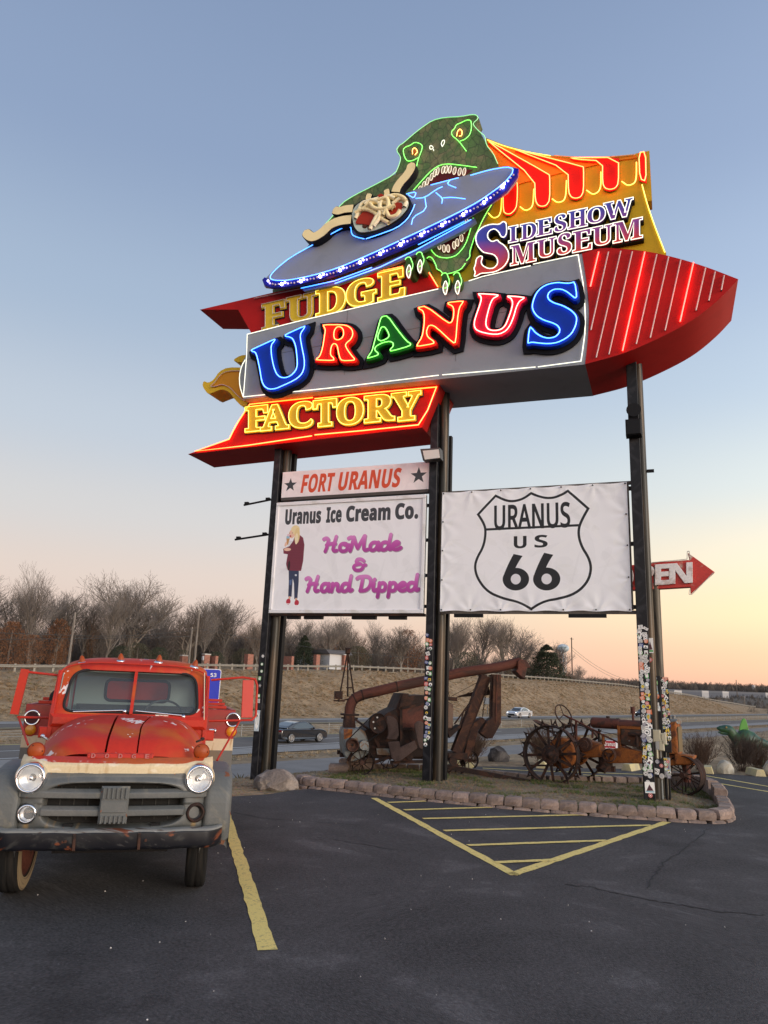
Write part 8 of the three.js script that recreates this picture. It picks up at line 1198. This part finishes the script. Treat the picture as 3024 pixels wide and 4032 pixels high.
// small red shop signs behind the tractor
{ const A = -0.15, q = [[8.317,-27.298]], o = thing('shop_sign', 'small red sign reading Uranus Fudge Factory behind the tractor', 'sign', [7.2, 0, -27], -0.1); const z = 27, k = z / 2911 * 0.3014; const W = 160 * k * 0.93, H = 130 * k * 0.97;
  const y = 1.75 - (2750 + 570 * 0.3014 - (2649.3 + 0.03875 * 2404)) * z / 2911; o.position.set((2404 - 1512) / 2911 * z * 0.975 + 0.05, 0, -z * 0.99);
  part(o, 'board', box(W, H, 0.05, 0, y, 0), whitePaint); part(o, 'red_panel', box(W * 0.96, H * 0.94, 0.02, 0, y, 0.032), paintOf(0.33, 0.02, 0.03, 0.5, 130)); const wl = std({ color: [0.7, 0.68, 0.66] });
  part(o, 'lettering', glyphLine('Uranus', W * 0.86, H * 0.38).scale(1, 1, 0.2).translate(0, y + H * 0.18, 0.045), wl); part(o, 'lettering', glyphLine('Fudge Factory', W * 0.84, H * 0.2).scale(1, 1, 0.2).translate(0, y - H * 0.24, 0.045), wl);
  for (const x of [-0.4, 0.4]) part(o, 'post', box(0.06, y + 1.2, 0.06, x * W, (y - 1.2) / 2, -0.06), poleWood);
  const o2 = thing('blank_sign', 'small white sign right of the red shop sign behind the tractor', 'sign', [o.position.x + W * 0.92, 0, o.position.z - 0.3], -0.1); part(o2, 'board', box(65 * k, 85 * k, 0.05, 0, y, 0), whitePaint); part(o2, 'post', box(0.06, y + 1.2, 0.05, 0, (y - 1.2) / 2, -0.05), poleWood); }
// bare shrubs along the far edge of the lot
{
  const mk = (sd) => { seed = sd; const P = []; for (let k = 0; k < 90; k++) { let p = V3(rr(-0.12, 0.12), 0, rr(-0.12, 0.12)), d = V3(p.x * 3.2 + rr(-0.3, 0.3), 1, p.z * 3.2 + rr(-0.3, 0.3)).normalize(), r = rr(0.006, 0.012); const br = (q, e, len, r0, lv) => { for (let j = 0; j < 3; j++) { const f = e.clone().add(V3(rr(-0.22, 0.22), rr(-0.1, 0.2), rr(-0.22, 0.22))).normalize(), b = q.clone().addScaledVector(f, len / 3), s = f.clone().cross(V3(0.2, 0.1, 1)).normalize().multiplyScalar(r0), u = s.clone().cross(f).normalize().multiplyScalar(r0); P.push(...q.clone().add(s).toArray(), ...q.clone().sub(s).toArray(), ...b.toArray(), ...q.clone().add(u).toArray(), ...q.clone().sub(u).toArray(), ...b.toArray()); if (lv < 2) for (let m = 0; m < 2; m++) br(b, f.clone().add(V3(rr(-0.7, 0.7), rr(-0.1, 0.4), rr(-0.7, 0.7))).normalize(), len * rr(0.3, 0.5), r0 * 0.65, lv + 1); q = b; e = f; } }; br(p, d, rr(0.5, 0.85), r, 0); } const g = new THREE.BufferGeometry(); g.setAttribute('position', new THREE.Float32BufferAttribute(P, 3)); g.computeVertexNormals(); g.computeBoundingBox(); const k = 1 / g.boundingBox.max.y; return g.scale(k, k, k); };
  const kinds = [mk(3), mk(14), mk(25)], mats = [std({ color: [0.13, 0.085, 0.062], roughness: 0.95 }), std({ color: [0.085, 0.062, 0.05], roughness: 0.95 })];
  [[[2.55, -0.05, -20.2], 1.05, 0, 0, 'twiggy bush beside the grain spout of the thresher'], [[4.35, -0.03, -20.2], 1.1, 1, 0, 'round twiggy bush left of the tractor rear wheel'], [[8.55, -0.02, -20.3], 1.1, 2, 0, 'twiggy bush left of the darkest bush at right'], [[9.65, -0.02, -20.3], 1.15, 0, 1, 'dark bush in front of the dinosaur statue'], [[11.0, -0.02, -20.0], 1.0, 1, 0, 'twiggy bush at the right edge of the picture'], [[7.6, -0.05, -21.8], 1.0, 2, 0, 'bush right behind the tractor radiator'], [[8.3, -0.05, -22.6], 1.1, 1, 0, 'farthest bush between tractor and dinosaur'], [[10.35, -0.05, -20.9], 1.0, 0, 0, 'bush right in front of the legs of the dinosaur']].forEach(([pos, h, k, m, l]) => { const o = part(scene, numbered('bare_shrub'), kinds[k], mats[m]); o.position.set(...pos); o.scale.set(h * 0.95, h, h * 0.95); o.rotation.y = pos[0]; tag(o, l, 'shrub', 'bare shrubs along the lot edge'); });
}
// painted stones and wheel stops
const paleRock = std({ map: weather([0.42, 0.39, 0.32], [0.3, 0.275, 0.22], 4, 0.05, 0.3, 140), roughness: 0.9 }), yellowStop = std({ map: weather([0.50, 0.43, 0.22], [0.4, 0.35, 0.22], 4, 0.1, 0.2, 141), roughness: 0.8 }), darkRock = std({ map: weather([0.045, 0.04, 0.04], [0.1, 0.09, 0.085], 4, 0.05, 0.5, 142), roughness: 0.95 });
boulder('painted_rock', 'cream painted rock behind the thresher front wheel', [2.0, 0, -17.9], [0.62, 0.26, 0.4], yellowStop, 7); boulder('painted_rock', 'pale rock left of the dark bush at right', [8.75, 0, -19.35], [0.42, 0.3, 0.36], paleRock, 8); boulder('painted_rock', 'pale rock at the foot of the dinosaur statue', [9.95, 0, -19.4], [0.42, 0.34, 0.4], paleRock, 9); boulder('boulder', 'dark boulder between the two bushes behind the thresher', [3.3, -0.1, -20.6], [0.55, 0.42, 0.45], darkRock, 12); boulder('painted_rock', 'pale rock under the rear of the truck bed', [-2.75, -0.05, -12.65], [0.2, 0.2, 0.2], paleRock, 10);
for (const [x, z, r, l] of [[8.3, -19.3, 1.15, 'cream wheel stop left of the pale rocks at right'], [9.4, -19.15, 1.5, 'cream wheel stop in front of the dinosaur statue'], [6.35, -19.2, 0.9, 'cream wheel stop behind the tractor engine'], [4.1, -19.0, 1.3, 'cream wheel stop behind the tractor rear wheel']]) { const o = part(scene, numbered('wheel_stop'), slab([[-0.13, 0], [0.13, 0], [0.08, 0.16], [-0.08, 0.16]], -0.32, 0.32, [], 0.01).rotateY(Math.PI / 2), yellowStop); o.position.set(x, 0, z); o.rotation.y = r; tag(o, l, 'wheel stop', 'cream wheel stops'); }
// dinosaur statue
{
  const K = (22.2 / 2911) * 0.376, px = (x, y) => [(x - 1290) * K, (1430 - y) * K]; const at = onStat();
  function onStat() { return [(2400 + 1290 * 0.376 - 1512) / 2911 * 22.4 * 0.985, -0.17, -22.1]; }
  const o = thing('dinosaur_statue', 'green dinosaur statue with a bright fin behind the bushes', 'statue', at, -0.1), skin = std({ map: weather([0.014, 0.062, 0.042], [0.03, 0.085, 0.03], 5, 0.02, 0.4, 150), roughness: 0.5 }), belly = std({ color: [0.15, 0.16, 0.06], roughness: 0.5 });
  const loft = (pts, n = 14) => { const c = new THREE.CatmullRomCurve3(pts.map((p) => V3(p[0], p[1], p[3] || 0))); const N = 40; return grid(n, N, (u, v) => { const p = c.getPoint(v), t = c.getTangent(v), i = Math.min(pts.length - 2, Math.floor(v * (pts.length - 1))), f = v * (pts.length - 1) - i, r = lerp(pts[i][2], pts[i + 1][2], f * f * (3 - 2 * f)); const s = V3(0, 0, 1), w = t.clone().cross(s).normalize(), a = u * 6.283; return [p.x + w.x * Math.cos(a) * r, p.y + w.y * Math.cos(a) * r, p.z + Math.sin(a) * r * 0.85]; }); };
  const P = (x, y, r, z) => [...px(x, y), r * K, z]; 
  part(o, 'body', [loft([P(1100, 1030, 12), P(1130, 1032, 28), P(1180, 1035, 40), P(1220, 1045, 45), P(1250, 1090, 48), P(1290, 1120, 70), P(1360, 1120, 95), P(1420, 1130, 85), P(1500, 1150, 50), P(1620, 1185, 30), P(1760, 1240, 12), P(1850, 1260, 3)]), loft([P(1110, 1068, 8), P(1150, 1075, 16), P(1200, 1070, 24)]), loft([P(1300, 1150, 20, 0.12), P(1250, 1180, 14, 0.14), P(1220, 1210, 8, 0.14)]), loft([P(1420, 1150, 70, 0.16), P(1450, 1230, 50, 0.18), P(1480, 1310, 28, 0.18), P(1490, 1400, 22, 0.18), P(1470, 1428, 24, 0.18), P(1440, 1432, 10, 0.18)]), loft([P(1440, 1150, 70, -0.16), P(1490, 1230, 50, -0.18), P(1530, 1310, 28, -0.18), P(1540, 1400, 22, -0.18), P(1515, 1428, 24, -0.18), P(1490, 1432, 10, -0.18)])], skin);
  part(o, 'fin', slab(chaikin([px(1308, 1060), px(1320, 1000), px(1345, 935), px(1372, 920), px(1392, 960), px(1402, 1040), px(1420, 1080)], 2), -0.03, 0.03, [], 0.012), std({ color: [0.075, 0.27, 0.035], roughness: 0.5 })); part(o, 'eye', ball(0.028, ...px(1178, 1018), 0.1), std({ color: [0.3, 0.2, 0.05] }));
}
// cars on the highway
function car(name, label, paint, pos, turn, S, lampOn) {
  const o = thing(name, label, 'car', pos, turn); const L = 4.6, W = 1.82;
  const prof = chaikin([[-2.3, 0.35], [-2.32, 0.62], [-2.28, 0.88], [-2.05, 0.98], [-1.3, 1.22], [-0.5, 1.42], [0.2, 1.42], [0.75, 1.2], [1.15, 0.96], [1.9, 0.86], [2.25, 0.7], [2.3, 0.42], [2.2, 0.25], [1.85, 0.22], [-1.9, 0.22], [-2.2, 0.25]], 2);
  const lower = prof.map(([x, y]) => [x, Math.min(y, 0.93 + 0.03 * x * -0.3)]);
  const tap = (g, k) => { const p = g.attributes.position; for (let i = 0; i < p.count; i++) { const y = p.getY(i), x = p.getX(i); p.setZ(i, p.getZ(i) * (1 - k * Math.max(0, y - 0.75)) * (1 - 0.03 * Math.max(0, Math.abs(x) - 1.6) ** 2 * 4)); } g.computeVertexNormals(); return g; };
  part(o, 'body', tap(slab(lower, -W / 2, W / 2, [], 0.05), 0.05), paint); part(o, 'cabin', tap(slab(chaikin([[-2.0, 0.9], [-1.3, 1.22], [-0.5, 1.415], [0.2, 1.415], [0.75, 1.2], [1.2, 0.9]], 2), -W / 2 + 0.04, W / 2 - 0.04, [], 0.05), 0.42), paint);
  const gl = phys({ color: [0.03, 0.04, 0.045], roughness: 0.08, clearcoat: 1 });
  for (const s of [-1, 1]) { const g = slab(chaikin([[-1.35, 0.95], [-0.9, 1.2], [-0.4, 1.34], [0.15, 1.34], [0.6, 1.16], [0.9, 0.95]], 1), 0, 0.02); g.rotateX(s * 0.0); const p = g.attributes.position; for (let i = 0; i < p.count; i++) { const y = p.getY(i); p.setZ(i, s * ((W / 2 - 0.03) * (1 - 0.42 * Math.max(0, y - 0.75)) + 0.012 + p.getZ(i) * 0.3)); } g.computeVertexNormals(); part(o, 'side_window', g, gl); }
  part(o, 'windscreen', box(0.02, 0.5, 1.25, 0.85, 1.16, 0, 0, 0, 0.95), gl); part(o, 'rear_window', box(0.02, 0.6, 1.2, -1.25, 1.22, 0, 0, 0, -1.2), gl);
  const alloy = std({ color: [0.45, 0.45, 0.46], roughness: 0.3, metalness: 0.8 });
  for (const x of [-1.4, 1.42]) for (const s of [-1, 1]) { const w = part(o, 'wheel', cyl(0.34, 0.34, 0.22, 0, 0, 0, Math.PI / 2, 0, 0, 24), rubber); w.position.set(x, 0.34, s * (W / 2 - 0.1)); part(w, 'rim', [cyl(0.07, 0.07, 0.02, 0, 0, s * 0.115, Math.PI / 2), ...Array.from({ length: 10 }, (_, k) => bar([0, 0, s * 0.114], [Math.cos(k * 0.628) * 0.24, Math.sin(k * 0.628) * 0.24, s * 0.114], 0.05, 0.015, [0, 0, 1])), new THREE.TorusGeometry(0.24, 0.02, 6, 24).translate(0, 0, s * 0.112)], alloy); }
  const lampM = lampOn ? neonMat(3.4, 3.2, 2.8) : std({ color: [0.7, 0.7, 0.68], roughness: 0.2 }); for (const s of [-1, 1]) { part(o, 'headlight', ball(0.13, 2.14, 0.68, s * 0.66, 0.7, 0.5, 1.4), lampM); part(o, 'tail_light', box(0.06, 0.12, 0.35, -2.28, 0.8, s * 0.62), paintOf(0.2, 0.01, 0.01, 0.3, 160)); }
  part(o, 'mirror', [box(0.12, 0.12, 0.18, 0.72, 0.98, W / 2 + 0.05, 0, 0, 0, 0.03), box(0.12, 0.12, 0.18, 0.72, 0.98, -W / 2 - 0.05, 0, 0, 0, 0.03)], paint); part(o, 'grille', box(0.05, 0.2, 1.0, 2.27, 0.45, 0, 0, 0, 0, 0.02), black);
  o.scale.setScalar(S); return o;
}
const hwDir = Math.PI / 2 - PHI; // turns a car's +x along s
{
  const bl = phys({ color: [0.012, 0.012, 0.015], roughness: 0.25, clearcoat: 1 }), si = phys({ color: [0.55, 0.56, 0.57], roughness: 0.3, metalness: 0.3, clearcoat: 1 });
  car('sedan', 'black sedan driving right on the near carriageway by the left pole', bl, sp(37.1, 37.2, YN + 0.01), hwDir, 0.95, false);
  car('coupe', 'silver coupe driving left on the far carriageway beside the thresher spout', si, sp(99.3, 54.3, YF + 0.01), hwDir + Math.PI, 1.03, true);
  const q = [145.61,-1.267]; car('hatchback', 'dark car with lit headlights just left of the stickered pole', bl, sp(q[0] + 1.5, 53.6, YF + 0.01), hwDir + Math.PI, 0.95, true);
}

scene.traverse((o) => { if (o.isMesh) { o.castShadow = true; o.receiveShadow = true; } });
renderer.render(scene, camera);
